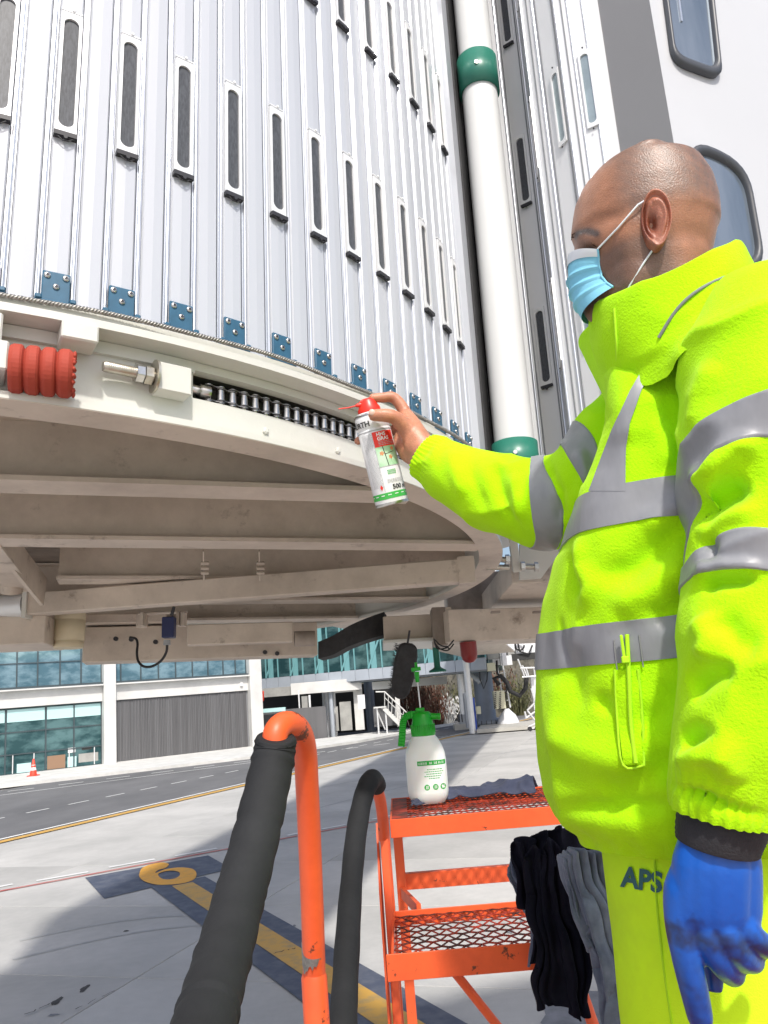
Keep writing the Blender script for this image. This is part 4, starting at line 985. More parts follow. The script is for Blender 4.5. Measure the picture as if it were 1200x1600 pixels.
# third tread, below the frame
z3 = zt2 - .26; y3 = yt - .27
wbx(xt, xr2 + .02, y3, y3 + .005, z3 - .05, z3).build('tread_bar', 'orange_paint', LAD, .001)
o = diamond(xt + .018, xr2 - .002, y3 + .007, yt - .01, z3 - .006).build('mesh_tread', 'orange_worn', LAD); o['kind'] = 'stuff'
# rear rail with mesh behind the deck
zr = at(625, 1362, 2.6).z
wbx(xl + .01, xr, yb - .02, yb + .006, zr - .048, zr).build('rear_rail', 'orange_paint', LAD, .001)
# posts
wbx(xl - .030, xl - .004, yf - .005, yf + .035, 0, zd + .004).build('post', 'orange_paint', LAD, .002)
MB().bar((xl - .012, yt + .02, .0), (xl - .018, yf - .03, zd - .03), .034, .022, (1, 0, 0)).build('post', 'orange_paint', LAD, .002)
q = MB(); q.prism([(xl - .040, yf + .03, zd - .01), (xl - .040, yf - .10, zd - .16), (xl - .040, yf - .14, zd - .50), (xl - .040, yf - .02, zd - .52), (xl - .040, yf + .06, zd - .1)], (.005, 0, 0)); q.build('side_plate', 'orange_paint', LAD)
MB().bar((xl + .012, yb - .02, 0), (xl + .012, yb - .02, zd - .05), .03, .03, (1, 0, 0)).build('post', 'orange_paint', LAD, .002)
MB().bar((xl + .014, yb - .04, zr - .05), (xl + .06, ytb + .02, zt2 + .0), .03, .012, (1, 0, 0)).build('tread_stay', 'orange_paint', LAD)
MB().bar((xr - .0, yb - .02, 0), (xr - .0, yb - .02, zd - .05), .03, .03, (1, 0, 0)).build('post', 'orange_paint', LAD, .002)
a, b = at(892, 1500, 1.86), at(928, 1605, 1.80); b2 = a + (b - a) * (a.z / (a.z - b.z)); MB().tube([a, b2], .0135, n=12).build('leg', 'orange_paint', LAD)
a, b = at(712, 1521, 1.85), at(775, 1600, 1.85); b2 = a + (b - a) * 4; MB().tube([a, b2], .0105, n=12).build('brace', 'orange_paint', LAD)
MB().bar(at(932, 1290, 2.1), at(955, 1360, 2.1), .03, .02, (1, 0, 0)).build('rail_end', 'orange_paint', LAD)
# padded handrail of the ladder
path = [(600, 1310, 2.16), (598, 1280, 2.12), (594, 1250, 2.06), (586, 1224, 2.0)]
hr = MB().tube(spline([at(*p) for p in path]), .015, n=14).build('handrail', 'orange_paint', LAD)
path = [(589, 1228, 2.02), (583, 1217, 1.98), (576, 1224, 1.93), (567, 1248, 1.88), (557, 1300, 1.80), (549, 1380, 1.66), (543, 1470, 1.50), (538, 1560, 1.36), (535, 1640, 1.26), (530, 1900, 1.05)]
sp = spline([at(*p) for p in path]); rr = random.Random(8)
MB().tube(sp, [.0235 + .0009 * math.sin(i * .9) * math.sin(i * .37) for i in range(len(sp))], n=24).build('foam_sleeve', 'foam_black', hr)
hr2 = MB().tube([at(531, 1870, 1.065), at(528, 1930, 1.03), Vector((xt - .03, .75, .1))], .013, n=10).build('handrail', 'orange_paint', LAD)
# nearest steps: platform that carries the worker and the photographer, with the padded rail
zp = 1.50
PL = thing('work_platform', (.35, .6, 0), 'orange tube rail with a thick black foam sleeve, nearest to the camera', 'platform steps')
path = [(430, 1176, 1.07), (430, 1150, 1.075), (436, 1137, 1.085), (447, 1131, 1.10), (460, 1134, 1.12), (471, 1149, 1.145), (477, 1178, 1.165), (480, 1230, 1.18), (484, 1320, 1.195), (489, 1450, 1.205), (493, 1600, 1.21)]
sp = spline([at(*p) for p in path]); e = sp[-1]; sp.append(Vector((e.x + .005, e.y, zp)))
hr = MB().tube(sp, .0172, n=24).build('handrail', 'orange_paint', PL)
e = at(490.5, 1520, 1.208); MB().lathe([(.0175, .0), (.0195, -.006), (.0195, -.30), (.0175, -.31)], e, (.0, 0, 1), n=24).build('socket', 'orange_paint', hr)
q = MB(); c0 = at(490, 1492, 1.207); rr = random.Random(11)
ang = [math.atan2(-c0.y, -c0.x) + k * .16 for k in range(-9, 5)]
top = [c0 + Vector((math.cos(a), math.sin(a), 0)) * .0177 + UPV * (.020 + rr.uniform(-.006, .006) - .022 * max(0, (k - 8) / 5)) for k, a in enumerate(ang)]
bot = [c0 + Vector((math.cos(a), math.sin(a), 0)) * .0177 - UPV * (.016 + rr.uniform(-.006, .006) - .012 * max(0, (k - 10) / 3)) for k, a in enumerate(ang)]
for i in range(len(ang) - 1): q.add([bot[i], bot[i + 1], top[i + 1], top[i]], [(0, 1, 2, 3)])
q.build('bare_metal_chip', 'chain_dark', hr)
path = [(431, 1152, 1.07), (430, 1165, 1.07), (426, 1190, 1.06), (413, 1250, 1.02), (394, 1330, .96), (372, 1410, .89), (350, 1490, .815), (330, 1560, .75), (317, 1610, .705), (285, 1720, .62), (240, 1900, .52)]
sp = spline([at(*p) for p in path], 8); rs = []
for i in range(len(sp)):
    f = i / len(sp); rs.append((.0275 if i > 2 else .0255) + .0016 * min(1, f * 3) + .0006 * math.sin(i * 1.3) + (.0009 if (i % 11 == 5) else 0) - (.0007 if i % 11 == 6 else 0))
rs[0] = .022
MB().tube(sp, rs, n=32).build('foam_sleeve', 'foam_black', hr)
e = sp[-1]; MB().tube([e, Vector((e.x - .04, e.y - .12, zp))], .017, n=12).build('handrail', 'orange_paint', PL)
wbx(-.45, 1.15, -.35, 1.42, zp - .03, zp).build('deck', 'orange_worn', PL)
for x in (-.44, 1.10):
    for y in (-.34, 1.37): wbx(x, x + .04, y, y + .04, 0, zp - .031).build('leg', 'orange_paint', PL)
for k in range(5): wbx(-.40, 1.10, -.60 - .22 * k, -.38 - .22 * k, zp - .25 * (k + 1) - .02, zp - .25 * (k + 1)).build('step', 'orange_worn', PL)
for x in (-.44, 1.10): MB().bar((x + .02, -.36, zp - .02), (x + .02, -1.60, 0), .12, .02, (1, 0, 0)).build('stringer', 'orange_paint', PL)

# ------------------------------------------------------------------ pump spray bottle
bc = at(669, 1233, 2.47); bc.z = zd + .002
BT = thing('spray_bottle', bc, 'white pump spray bottle with bright green cap standing on the ladder top', 'spray bottle')
def sq_loft(prof, c, n=40, ex=3.4):
    q = MB(); vs = []
    for r, h, e in prof:
        for k in range(n):
            a = 2 * math.pi * k / n; ca, sa = math.cos(a), math.sin(a); rr = r / ((abs(ca) ** e + abs(sa) ** e) ** (1 / e)); vs.append(c + Vector((rr * ca, rr * sa, h)))
    fs = [(i * n + k, i * n + (k + 1) % n, (i + 1) * n + (k + 1) % n, (i + 1) * n + k) for i in range(len(prof) - 1) for k in range(n)]
    q.add(vs, fs, True); q.add(vs[:n], [tuple(range(n - 1, -1, -1))]); q.add(vs[-n:], [tuple(range(n))]); return q
px = 2.44 / 1250
body = sq_loft([(.030, .002, 2.5), (.046, 0, 3), (.052, .006, 3.2), (.060, .020, 3.4), (.0625, .035, 3.6), (.0625, .125, 3.6), (.061, .145, 3.2), (.055, .165, 2.8), (.046, .183, 2.4), (.036, .198, 2.1), (.032, .206, 2)], bc).build('body', 'bottle_white', BT)
cap = MB().lathe([(.037, .198), (.0385, .204), (.034, .236), (.031, .246), (.031, .262), (.024, .270), (.010, .272)], bc, n=32).build('cap', 'bottle_green', BT)
q = MB()
for k in range(32): a = k * math.pi / 16; q.box(bc + Vector((math.cos(a), math.sin(a), 0)) * .0372 + UPV * .219, (.0025, .0025, .026))
q.build('ribs', 'bottle_green', cap)
q = MB(); q.tube([bc + Vector((.010, 0, .256)), bc + Vector((.052, -.006, .252))], [.012, .009], n=14); q.lathe([(.0105, 0), (.0105, .008)], bc + Vector((.050, -.006, .252)), (1, -.1, -.05), n=14); q.build('nozzle', 'bottle_green', cap)
q = MB(); P = [bc + Vector(p) for p in ((.0, 0, .262), (-.035, 0, .264), (-.055, 0, .256), (-.062, 0, .235), (-.066, 0, .205), (-.072, 0, .172))]
P = spline(P, 4)
for i in range(len(P) - 1): q.bar(P[i], P[i + 1] + (P[i + 1] - P[i]) * .15, .022, .022 - .006 * abs(i / len(P) - .5), (0, 1, 0))
q.box(bc + Vector((-.004, 0, .276)), (.028, .012, .014)); q.build('trigger', 'bottle_green', cap, .002)
q = MB(); q.tube([bc + Vector((-.002, 0, .268)), bc + Vector((-.004, 0, .372))], .0022, n=8); q.build('pump_rod', 'galvanised', BT)
q = MB(); q.tube([bc + Vector((-.004, 0, .362)), bc + Vector((-.004, 0, .395))], [.006, .0085], n=12); q.bar(bc + Vector((-.020, 0, .402)), bc + Vector((.010, 0, .404)), .014, .012, UPV); q.tube([bc + Vector((-.004, 0, .400)), bc + Vector((-.004, 0, .424))], .005, n=8); q.build('pump_handle', 'bottle_green', BT, .001)
def bs(x, z, off=.0006):                       # point on the bottle's front face
    r = .0625; e = 3.6; xx = max(-.999, min(.999, (x) / r)); y = r * (1 - abs(xx) ** e) ** (1 / e); return bc + Vector((x, -y - off, z))
ph_ = .004
q = MB()
for i in range(14): x0 = -.028 + i * .086 / 14; x1 = x0 + .086 / 14; x1 = min(x1, .058); q.add([bs(x0, .1135), bs(x1, .1135), bs(x1, .127), bs(x0, .127)], [(0, 1, 2, 3)])
pr = q.build('print_band', 'print_green', body)
q = MB(); rr = random.Random(31); x = -.0245
while x < .053:
    w_ = rr.uniform(.0012, .0022)
    if rr.random() < .84: q.add([bs(x, .1165, .001), bs(x + w_, .1165, .001), bs(x + w_ * rr.uniform(.6, 1.2), .1235, .001), bs(x + .0004, .1235, .001)], [(0, 1, 2, 3)])
    x += w_ + rr.uniform(.0012, .0022)
q.build('print_text', 'label_white', pr)
q = MB(); rr = random.Random(9)
for z, a, b in ((.100, .0, .040), (.0935, -.008, .045), (.087, -.003, .042), (.0805, -.010, .040), (.074, .004, .030)):
    x = a
    while x < b: w_ = rr.uniform(.003, .008); q.add([bs(x, z), bs(x + w_, z), bs(x + w_, z + .0022), bs(x, z + .0022)], [(0, 1, 2, 3)]); x += w_ + .0014
for cx in (-.004, .022, .045):
    ring = [bs(cx + .0085 * math.cos(a), .050 + .0085 * math.sin(a)) for a in np.linspace(0, 2 * math.pi, 17)[:-1]]; q.add(ring, [tuple(range(16))])
q.build('print_text', 'print_green', body)
q = MB()
for cx in (-.004, .022, .045):
    for d_ in (-.003, 0, .003): q.add([bs(cx + d_ - .0007, .045, .001), bs(cx + d_ + .0007, .045, .001), bs(cx + d_ + .0018, .055, .001), bs(cx + d_ + .0004, .055, .001)], [(0, 1, 2, 3)])
q.build('print_text', 'label_white', body)

# ------------------------------------------------------------------ rags
def cloth_sheet(name, P, m, label, cat, thick=.004, seed=0, amp=.02, freq=9, nu=90, nv=40, group=None, rough_=.006):
    """a crumpled sheet over a bilinear patch (P: 2 rows of points), creased with ridged noise"""
    rows_ = [spline([Vector(p) for p in r], 8) for r in P]; bm = bmesh.new(); G = []
    off = Vector((seed * 3.7, seed * 1.3, 0))
    def samp(L, f): x = f * (len(L) - 1); i = min(int(x), len(L) - 2); return L[i].lerp(L[i + 1], x - i)
    for j in range(nv + 1):
        fv = j / nv * (len(rows_) - 1); jj = min(int(fv), len(rows_) - 2); row = []
        for i in range(nu + 1):
            fu = i / nu; p = samp(rows_[jj], fu).lerp(samp(rows_[jj + 1], fu), fv - jj)
            row.append([p, fu, j / nv])
        G.append(row)
    V = []
    for j in range(nv + 1):
        for i in range(nu + 1):
            p, fu, fv = G[j][i]; p2 = G[j][min(i + 1, nu)][0] - G[j][max(i - 1, 0)][0]; p3 = G[min(j + 1, nv)][i][0] - G[max(j - 1, 0)][i][0]; n_ = p2.cross(p3); n_ = n_.normalized() if n_.length > 1e-9 else UPV
            s_ = Vector((fu * freq, fv * freq * .35, seed)) + noise.noise_vector(Vector((fu * 3, fv * 3, seed))) * .8
            h = (1 - abs(noise.noise(s_))) ** 3 * amp + noise.noise(s_ * 2.7) * rough_
            V.append(bm.verts.new(p + n_ * h))
    for j in range(nv):
        for i in range(nu): a = j * (nu + 1) + i; bm.faces.new((V[a], V[a + 1], V[a + nu + 2], V[a + nu + 1])).smooth = True
    bmesh.ops.recalc_face_normals(bm, faces=bm.faces)
    me = bpy.data.meshes.new(name); bm.to_mesh(me); bm.free(); me.materials.append(MATS[m]); o = bpy.data.objects.new(name, me); COL.objects.link(o)
    md = o.modifiers.new('s', 'SOLIDIFY'); md.thickness = thick; md.offset = 0
    ms = o.modifiers.new('u', 'SUBSURF'); ms.levels = 1; ms.render_levels = 1
    return tag(o, label, cat, group) if label else o
def cloth_tube(name, cl, widths, thicks, m, seed=0, folds=7, amp=.35, n=72, ml=70, side=(1, 0, 0), twist=0.0):
    """bunched hanging cloth: flattened tube whose wall runs in deep lengthwise folds"""
    cl = spline([Vector(p) for p in cl], 10); L = len(cl); vs = []; q = MB(); S = Vector(side)
    def lerp(a, f): x = f * (len(a) - 1); i = min(int(x), len(a) - 2); return a[i] + (a[i + 1] - a[i]) * (x - i)
    for j in range(ml + 1):
        f = j / ml; x = f * (L - 1); i = min(int(x), L - 2); c = cl[i].lerp(cl[i + 1], x - i); T = (cl[i + 1] - cl[i]).normalized(); X = (S - T * S.dot(T)).normalized(); Y = T.cross(X)
        a_, b_ = lerp(widths, f) / 2, lerp(thicks, f) / 2
        for k in range(n):
            ph = 2 * math.pi * k / n; w_ = noise.noise(Vector((math.cos(ph) * 1.2, math.sin(ph) * 1.2, f * 2.2 + seed))) * 1.6
            r = 1 + amp * .5 * math.sin(folds * ph + w_ * 2.4 + twist * f) + amp * .35 * noise.noise(Vector((math.cos(ph) * 4, math.sin(ph) * 4, f * 5 + seed * 2)))
            r += amp * .22 * (1 - abs(noise.noise(Vector((math.cos(ph) * 3, math.sin(ph) * 3, f * 9 + seed * 5))))) ** 3
            pos = c + X * a_ * r * math.cos(ph) + Y * b_ * r * math.sin(ph); qn = Vector((pos.x * 38, pos.y * 38, pos.z * 8 + seed)); qn += noise.noise_vector(qn * .35) * 1.1
            dz = ((1 - abs(noise.noise(qn))) ** 5 - .25) * .013 + noise.noise(pos * 60) * .0012
            end = max(0, (f - .93) / .07); pos = pos + (X * math.cos(ph) + Y * math.sin(ph)) * dz - T * end * .025 * noise.noise(Vector((math.cos(ph) * 2, math.sin(ph) * 2, seed)))
            vs.append(pos)
    fs = [(i * n + k, i * n + (k + 1) % n, (i + 1) * n + (k + 1) % n, (i + 1) * n + k) for i in range(ml) for k in range(n)]
    q.add(vs, fs, True); q.add([sum(vs[:n], Vector()) / n] + vs[:n], [(0, 1 + (k + 1) % n, 1 + k) for k in range(n)], True); q.add([sum(vs[-n:], Vector()) / n] + vs[-n:], [(0, 1 + k, 1 + (k + 1) % n) for k in range(n)], True)
    return q
def dk(u, v, z=0.0): 
    d = ray(u, v); return Vector(CAM + d * ((zd + .004 + z - CAM[2]) / d[2])) 
r1_ = [(643, 1262), (670, 1255), (700, 1250), (740, 1247), (780, 1244), (815, 1242), (838, 1240)]
rows3 = [[dk(u, v) for u, v in r1_]]
for k, hz in enumerate((.030, .036, .016, 0)):
    rr_ = []
    for i, (u, v) in enumerate(r1_):
        f = i / 6; p = dk(u, v) + Vector((.01 * k, .035 * (k + 1), hz * (.15 + .85 * f) * (1.15 if i != 3 else .8))); rr_.append(p)
    rows3.append(rr_)
cloth_sheet('rag', rows3, 'rag_navy', 'crumpled slate blue rag lying on the ladder top beside the bottle', 'rag', seed=2, amp=.014, freq=7, rough_=.002)
def hang_cloth(pins, length, n=54, m=64, gather=3.0, slope=(0, 0), seed=1, steps=420, floor=None, back=.25, depth=.03, bar=None):
    """a piece of cloth gathered over a line of pins and let fall: small Verlet solver"""
    rg_ = np.random.RandomState(seed); pins = spline([Vector(p) for p in pins], 10); PL_ = np.array([tuple(p) for p in pins]); L = np.linalg.norm(np.diff(PL_, axis=0), axis=1).sum(); W = L * gather
    dx = W / (n - 1); dy = length / (m - 1)
    tpar = np.linspace(0, 1, n); idx = tpar * (len(PL_) - 1); i0 = np.minimum(idx.astype(int), len(PL_) - 2); base = PL_[i0] + (PL_[i0 + 1] - PL_[i0]) * (idx - i0)[:, None]
    dirv = PL_[-1] - PL_[0]; dirv /= np.linalg.norm(dirv); out = np.cross(dirv, (0, 0, 1.)); out /= np.linalg.norm(out)
    if out[1] > 0: out = -out                                    # towards the camera side
    k = 5 + seed % 3; wav = np.sin(tpar * math.pi * 2 * k + rg_.rand() * 6) * (.6 + .6 * rg_.rand(n)); wav = np.convolve(wav, np.ones(3) / 3, 'same')
    base = base + out[None] * (wav * depth)[:, None]; nz_ = np.array([noise.noise(Vector((t * 5.5, seed * 1.7, 0))) for t in tpar]); base[:, 2] += nz_ * .045 * gather / 3; base += dirv[None] * np.array([noise.noise(Vector((t * 7, seed * 2.9, 4))) for t in tpar])[:, None] * .02
    kb = max(2, int(m * back)); X = np.zeros((m, n, 3))
    for j in range(m):
        d = (j - kb) * dy
        X[j] = base + np.array((0, 0, -abs(d)))[None] + out[None] * (.022 if j > kb else -.022) * min(1, abs(d) / .02)
        X[j] += dirv[None] * (slope[0] * d) + out[None] * (np.sin(tpar * math.pi * 2 * k * .5 + j * .08)[:, None] * .012 * min(1, abs(d) / .1))
    X += rg_.randn(m, n, 3) * .0012; Xo = X.copy(); pin = X[kb].copy(); pinlo = X[kb - 1].copy()
    drop = np.zeros(n)
    def proj_(A, B, r0):
        d = B - A; l = np.linalg.norm(d, axis=-1, keepdims=True) + 1e-9; c = (l - r0) / l * .5 * d; return c
    for st in range(steps):
        V = (X - Xo) * .965; Xo = X.copy(); X = X + V; X[..., 2] -= 9.8 * 1.1e-5
        for it in range(5):
            for p in (0, 1):
                A, B = X[:, p:-1:2], X[:, p + 1::2]; q_ = min(A.shape[1], B.shape[1]); c = proj_(A[:, :q_], B[:, :q_], dx); X[:, p:p + 2 * q_:2] += c; X[:, p + 1:p + 1 + 2 * q_:2] -= c
                A, B = X[p:-1:2], X[p + 1::2]; q_ = min(len(A), len(B)); c = proj_(A[:q_], B[:q_], dy); X[p:p + 2 * q_:2] += c; X[p + 1:p + 1 + 2 * q_:2] -= c
            for sft in (1, -1):                                  # shear
                if sft == 1: A, B = X[:-1, :-1], X[1:, 1:]
                else: A, B = X[:-1, 1:], X[1:, :-1]
                c = proj_(A, B, math.hypot(dx, dy)) * .25
                if sft == 1: X[:-1, :-1] += c; X[1:, 1:] -= c
                else: X[:-1, 1:] += c; X[1:, :-1] -= c
            A, B = X[:, :-3], X[:, 3:]; d = B - A; l = np.linalg.norm(d, axis=-1, keepdims=True) + 1e-9; c = np.minimum(0, l - 3 * dx * .55) / l * .12 * d; X[:, :-3] += c; X[:, 3:] -= c     # bending
            if bar is not None:
                for (p0, p1, r_) in bar:
                    ab = p1 - p0; t = np.clip(((X - p0) @ ab) / (ab @ ab), 0, 1); nn = X - (p0 + t[..., None] * ab); l = np.linalg.norm(nn, axis=-1, keepdims=True) + 1e-9; X = np.where(l < r_, X + nn / l * (r_ - l), X)
            X[kb] = pin; X[kb - 1] = pinlo
    q = MB(); vs = [Vector(p) for p in X.reshape(-1, 3)]; j0 = 0
    q.add(vs, [(j * n + i, j * n + i + 1, (j + 1) * n + i + 1, (j + 1) * n + i) for j in range(m - 1) for i in range(n - 1) if not skip(i / n, j / m, seed)], True); return q
def skip(u, v, seed): return v > 1.0 - .12 * abs(math.sin(u * 2.6 + seed * 1.3)) ** 1.5 + .01 * math.sin(u * 23)
def cloth_fin(o, th=.0028, shear=0.0, rough_=1.0):
    zt = max(v.co.z for v in o.data.vertices)
    for v in o.data.vertices:
        d = zt - v.co.z; k = min(1, .35 + d / .15) * rough_
        v.co += Vector((shear * d ** 1.25, 0, 0)) + Vector(noise.noise_vector(v.co * 8 + Vector((d, 3, 1)))) * .026 * k + Vector(noise.noise_vector(v.co * 19)) * .011 * k
    for v in o.data.vertices: v.co += Vector(noise.noise_vector(v.co * 40)) * .0012
    ms = o.modifiers.new('u', 'SUBSURF'); ms.levels = 1; ms.render_levels = 1; md = o.modifiers.new('s', 'SOLIDIFY'); md.thickness = th; md.offset = 0
    return o
nb = lambda *p: np.array(tuple(at(*p)))
rb = thing('rag', at(850, 1400, 1.80), 'black cloth bundle hanging over the right end of the lower tread', 'rag')
cloth_fin(hang_cloth([at(818, 1326, 1.78), at(845, 1298, 1.79), at(890, 1288, 1.82), at(940, 1300, 1.86)], .43, gather=2.3, seed=3, slope=(.0, 0), back=.40, depth=.035, bar=[(nb(800, 1335, 1.80), nb(940, 1312, 1.88), .022)]).build('cloth', 'rag_black', rb))
cloth_fin(hang_cloth([at(815, 1350, 1.74), at(845, 1330, 1.72), at(895, 1318, 1.73)], .36, n=46, m=56, gather=2.6, seed=8, back=.15, depth=.03).build('cloth', 'rag_black', rb))
o = cloth_fin(hang_cloth([at(798, 1362, 1.83), at(815, 1350, 1.83), at(840, 1362, 1.84)], .24, n=36, m=40, gather=2.8, seed=5, back=.2, depth=.025).build('rag', 'rag_grey', None, loc=tuple(at(812, 1425, 1.83)))); tag(o, 'small grey rag bunched behind the left side of the black cloth', 'rag')
rg = cloth_fin(hang_cloth([at(874, 1340, 1.62), at(898, 1313, 1.60), at(930, 1318, 1.61), at(965, 1360, 1.64)], .74, n=64, m=84, gather=2.9, seed=11, back=.24, depth=.035, steps=520).build('rag', 'rag_grey', None, loc=tuple(at(915, 1450, 1.62))), .0035, .17, .8); tag(rg, 'long grey cloth hanging in folds beside the worker trouser leg', 'rag')
# ------------------------------------------------------------------ the worker
def hivis():
    m = mat('hivis_fleece', (0.43, 0.84, 0.004), 0.97, col2=(0.34, 0.70, 0.004), scale=7, spec=0.12, sheen=0.35, lo=.4, hi=.8)
    nt = m.node_tree; n = nt.nodes; b = n['Principled BSDF']; b.inputs['Sheen Tint'].default_value = (.75, 1, .2, 1)
    tc = n.new('ShaderNodeTexCoord'); prev = None
    for sc_, dist in ((40, .0014), (330, .0014), (900, .0007)):
        nb = n.new('ShaderNodeTexNoise'); nb.inputs['Scale'].default_value = sc_; nb.inputs['Detail'].default_value = 3; nt.links.new(tc.outputs['Object'], nb.inputs['Vector'])
        bp = n.new('ShaderNodeBump'); bp.inputs['Distance'].default_value = dist; bp.inputs['Strength'].default_value = .8; nt.links.new(nb.outputs['Fac'], bp.inputs['Height'])
        if prev: nt.links.new(prev, bp.inputs['Normal'])
        prev = bp.outputs[0]
    nt.links.new(prev, b.inputs['Normal'])
hivis()
mat('hivis_trouser', (0.58, 0.94, 0.02), 0.85, col2=(0.44, 0.70, 0.03), scale=4.5, lo=.5, hi=.8, spec=.2, bump=.0005, bscale=500)
mat('reflective_tape', (0.19, 0.195, 0.21), 0.42, col2=(0.27, 0.275, 0.295), scale=9, bump=.0035, bscale=14, stretch=(1,1,.5), spec=.5)
mat('tape_edge', (0.20, 0.205, 0.21), 0.7)
mat('hivis_thread', (0.40, 0.74, 0.01), 0.85)
mat('logo_teal', (0.015, 0.10, 0.11), 0.6)
mat('glove_blue', (0.004, 0.075, 0.40), 0.33, col2=(0.006, 0.05, 0.26), scale=16, bump=.0006, bscale=90)
mat('glove_black', (0.018, 0.018, 0.022), 0.75, bump=.0008, bscale=400, var=.2, scale=30)
mat('mask_blue', (0.22, 0.55, 0.72), 0.8, var=.05, scale=30, bump=.0002, bscale=500, spec=.2)
mat('mask_white', (0.70, 0.74, 0.78), 0.8)
mat('brow_hair', (0.012, 0.009, 0.008), 1.0, spec=0.02)
mat('eye_white', (0.55, 0.5, 0.48), 0.3)
mat('nail', (0.62, 0.42, 0.34), 0.3)
mat('can_red', (0.75, 0.03, 0.015), 0.35)
mat('can_white', (0.74, 0.75, 0.76), 0.28, spec=.6)
mat('can_green', (0.05, 0.42, 0.07), 0.35)
mat('can_pale_green', (0.28, 0.60, 0.30), 0.4, col2=(0.55, 0.74, 0.55), scale=25)
mat('print_grey', (0.38, 0.39, 0.40), 0.5)
mat('print_black', (0.02, 0.02, 0.02), 0.5)
mat('print_orange', (0.80, 0.22, 0.06), 0.5)

def skin():
    m = bpy.data.materials.new('skin'); m.use_nodes = True; nt = m.node_tree; n = nt.nodes; b = n['Principled BSDF']; MATS['skin'] = m
    at_ = n.new('ShaderNodeVertexColor'); at_.layer_name = 'tone'; tc = n.new('ShaderNodeTexCoord')
    nz = n.new('ShaderNodeTexNoise'); nz.inputs['Scale'].default_value = 55; nz.inputs['Detail'].default_value = 8; nz.inputs['Roughness'].default_value = .7; nt.links.new(tc.outputs['Object'], nz.inputs['Vector'])
    mr = n.new('ShaderNodeMapRange'); mr.inputs[1].default_value = .3; mr.inputs[2].default_value = .7; mr.inputs[3].default_value = .80; mr.inputs[4].default_value = 1.16
    n2 = n.new('ShaderNodeTexNoise'); n2.inputs['Scale'].default_value = 620; n2.inputs['Detail'].default_value = 2; nt.links.new(tc.outputs['Object'], n2.inputs['Vector'])
    ad = n.new('ShaderNodeMath'); ad.operation = 'MULTIPLY_ADD'; ad.inputs[1].default_value = .45; nt.links.new(n2.outputs['Fac'], ad.inputs[0]); nt.links.new(nz.outputs['Fac'], ad.inputs[2])
    sb = n.new('ShaderNodeMath'); sb.operation = 'SUBTRACT'; sb.inputs[1].default_value = .225; nt.links.new(ad.outputs[0], sb.inputs[0]); nt.links.new(sb.outputs[0], mr.inputs[0])
    hs = n.new('ShaderNodeHueSaturation'); nt.links.new(mr.outputs[0], hs.inputs['Value']); nt.links.new(at_.outputs[0], hs.inputs['Color']); nt.links.new(hs.outputs[0], b.inputs['Base Color'])
    b.inputs['Roughness'].default_value = .40; b.inputs['Specular IOR Level'].default_value = .55
    b.inputs['Subsurface Weight'].default_value = .18; b.inputs['Subsurface Radius'].default_value = (.012, .004, .002); b.inputs['Subsurface Scale'].default_value = .5
    nb = n.new('ShaderNodeTexNoise'); nb.inputs['Scale'].default_value = 480; nb.inputs['Detail'].default_value = 3; nt.links.new(tc.outputs['Object'], nb.inputs['Vector'])
    bp = n.new('ShaderNodeBump'); bp.inputs['Distance'].default_value = .0006; nt.links.new(nb.outputs['Fac'], bp.inputs['Height']); nt.links.new(bp.outputs[0], b.inputs['Normal'])
skin()

ax0 = at(1072, 1000, 1.13); FX = Vector((-.90, .43, 0)).normalized(); SX = Vector((.43, .90, 0)).normalized()   # forward, and his right (the far side)
PER = thing('person', (ax0.x, ax0.y, zp), 'bald worker in yellow green hi-vis fleece and blue face mask, holding out a spray can', 'person')
def ring_pt(c, af, ab, b, ph, e=2.3):
    ca, sa = math.cos(ph), math.sin(ph); a = af if ca > 0 else ab
    k = (abs(ca) ** e + abs(sa) ** e) ** (-1 / e); return c + FX * (a * ca * k) + SX * (b * sa * k)
def interp(x, xs, ys): return float(np.interp(x, xs, ys))
SIL = [(560, 985), (600, 975), (640, 962), (700, 941), (765, 916), (823, 887), (880, 866), (940, 853), (1000, 846), (1100, 842), (1190, 845), (1240, 851), (1275, 866), (1300, 895)]
SV, SU = [a for a, b in SIL], [b for a, b in SIL]
def zof(v, t=1.15, u=900): return at(u, v, t).z
ZB, ZS = zof(1296), 2.96
def bw_(z): return interp(z, [2.25, 2.35, 2.5, 2.7, 2.82, 2.88, 2.92, 2.95, 2.975, 3.0], [.205, .220, .225, .232, .225, .205, .175, .14, .11, .085])
def ab_(z): return interp(z, [2.25, 2.5, 2.7, 2.85, 2.92, 2.97, 3.0], [.165, .165, .175, .165, .14, .11, .09])
def solve_af(z):
    c = Vector((ax0.x, ax0.y, z)); lo, hi = .05, .45
    for _ in range(22):
        af = (lo + hi) / 2; best = (1e9, 0)
        for ph in np.linspace(-1.3, 1.3, 27):
            u, v = proj(ring_pt(c, af, ab_(z), bw_(z), ph)); best = min(best, (u, v))
        tgt = interp(best[1], SV, SU)
        if best[0] < tgt: hi = af
        else: lo = af
    return (lo + hi) / 2
NT, NR = 150, 220
zs = np.linspace(ZB, 3.0, NT); afs = [solve_af(z) if z < 2.86 else None for z in zs]
last = [a for a in afs if a is not None][-1]; zl = [z for z, a in zip(zs, afs) if a is not None][-1]
afs = [a if a is not None else last * (1 - ((z - zl) / (3.0 - zl)) ** 1.5) + .085 * ((z - zl) / (3.0 - zl)) ** 1.5 for z, a in zip(zs, afs)]
def fold_noise(p, fr_=7.0, seed=0.0, an=(1, 1, .45)):
    q = Vector((p.x * an[0] * fr_ + seed, p.y * an[1] * fr_, p.z * an[2] * fr_)); q += noise.noise_vector(q * .7) * .7
    return (1 - abs(noise.noise(q))) ** 3 - .35
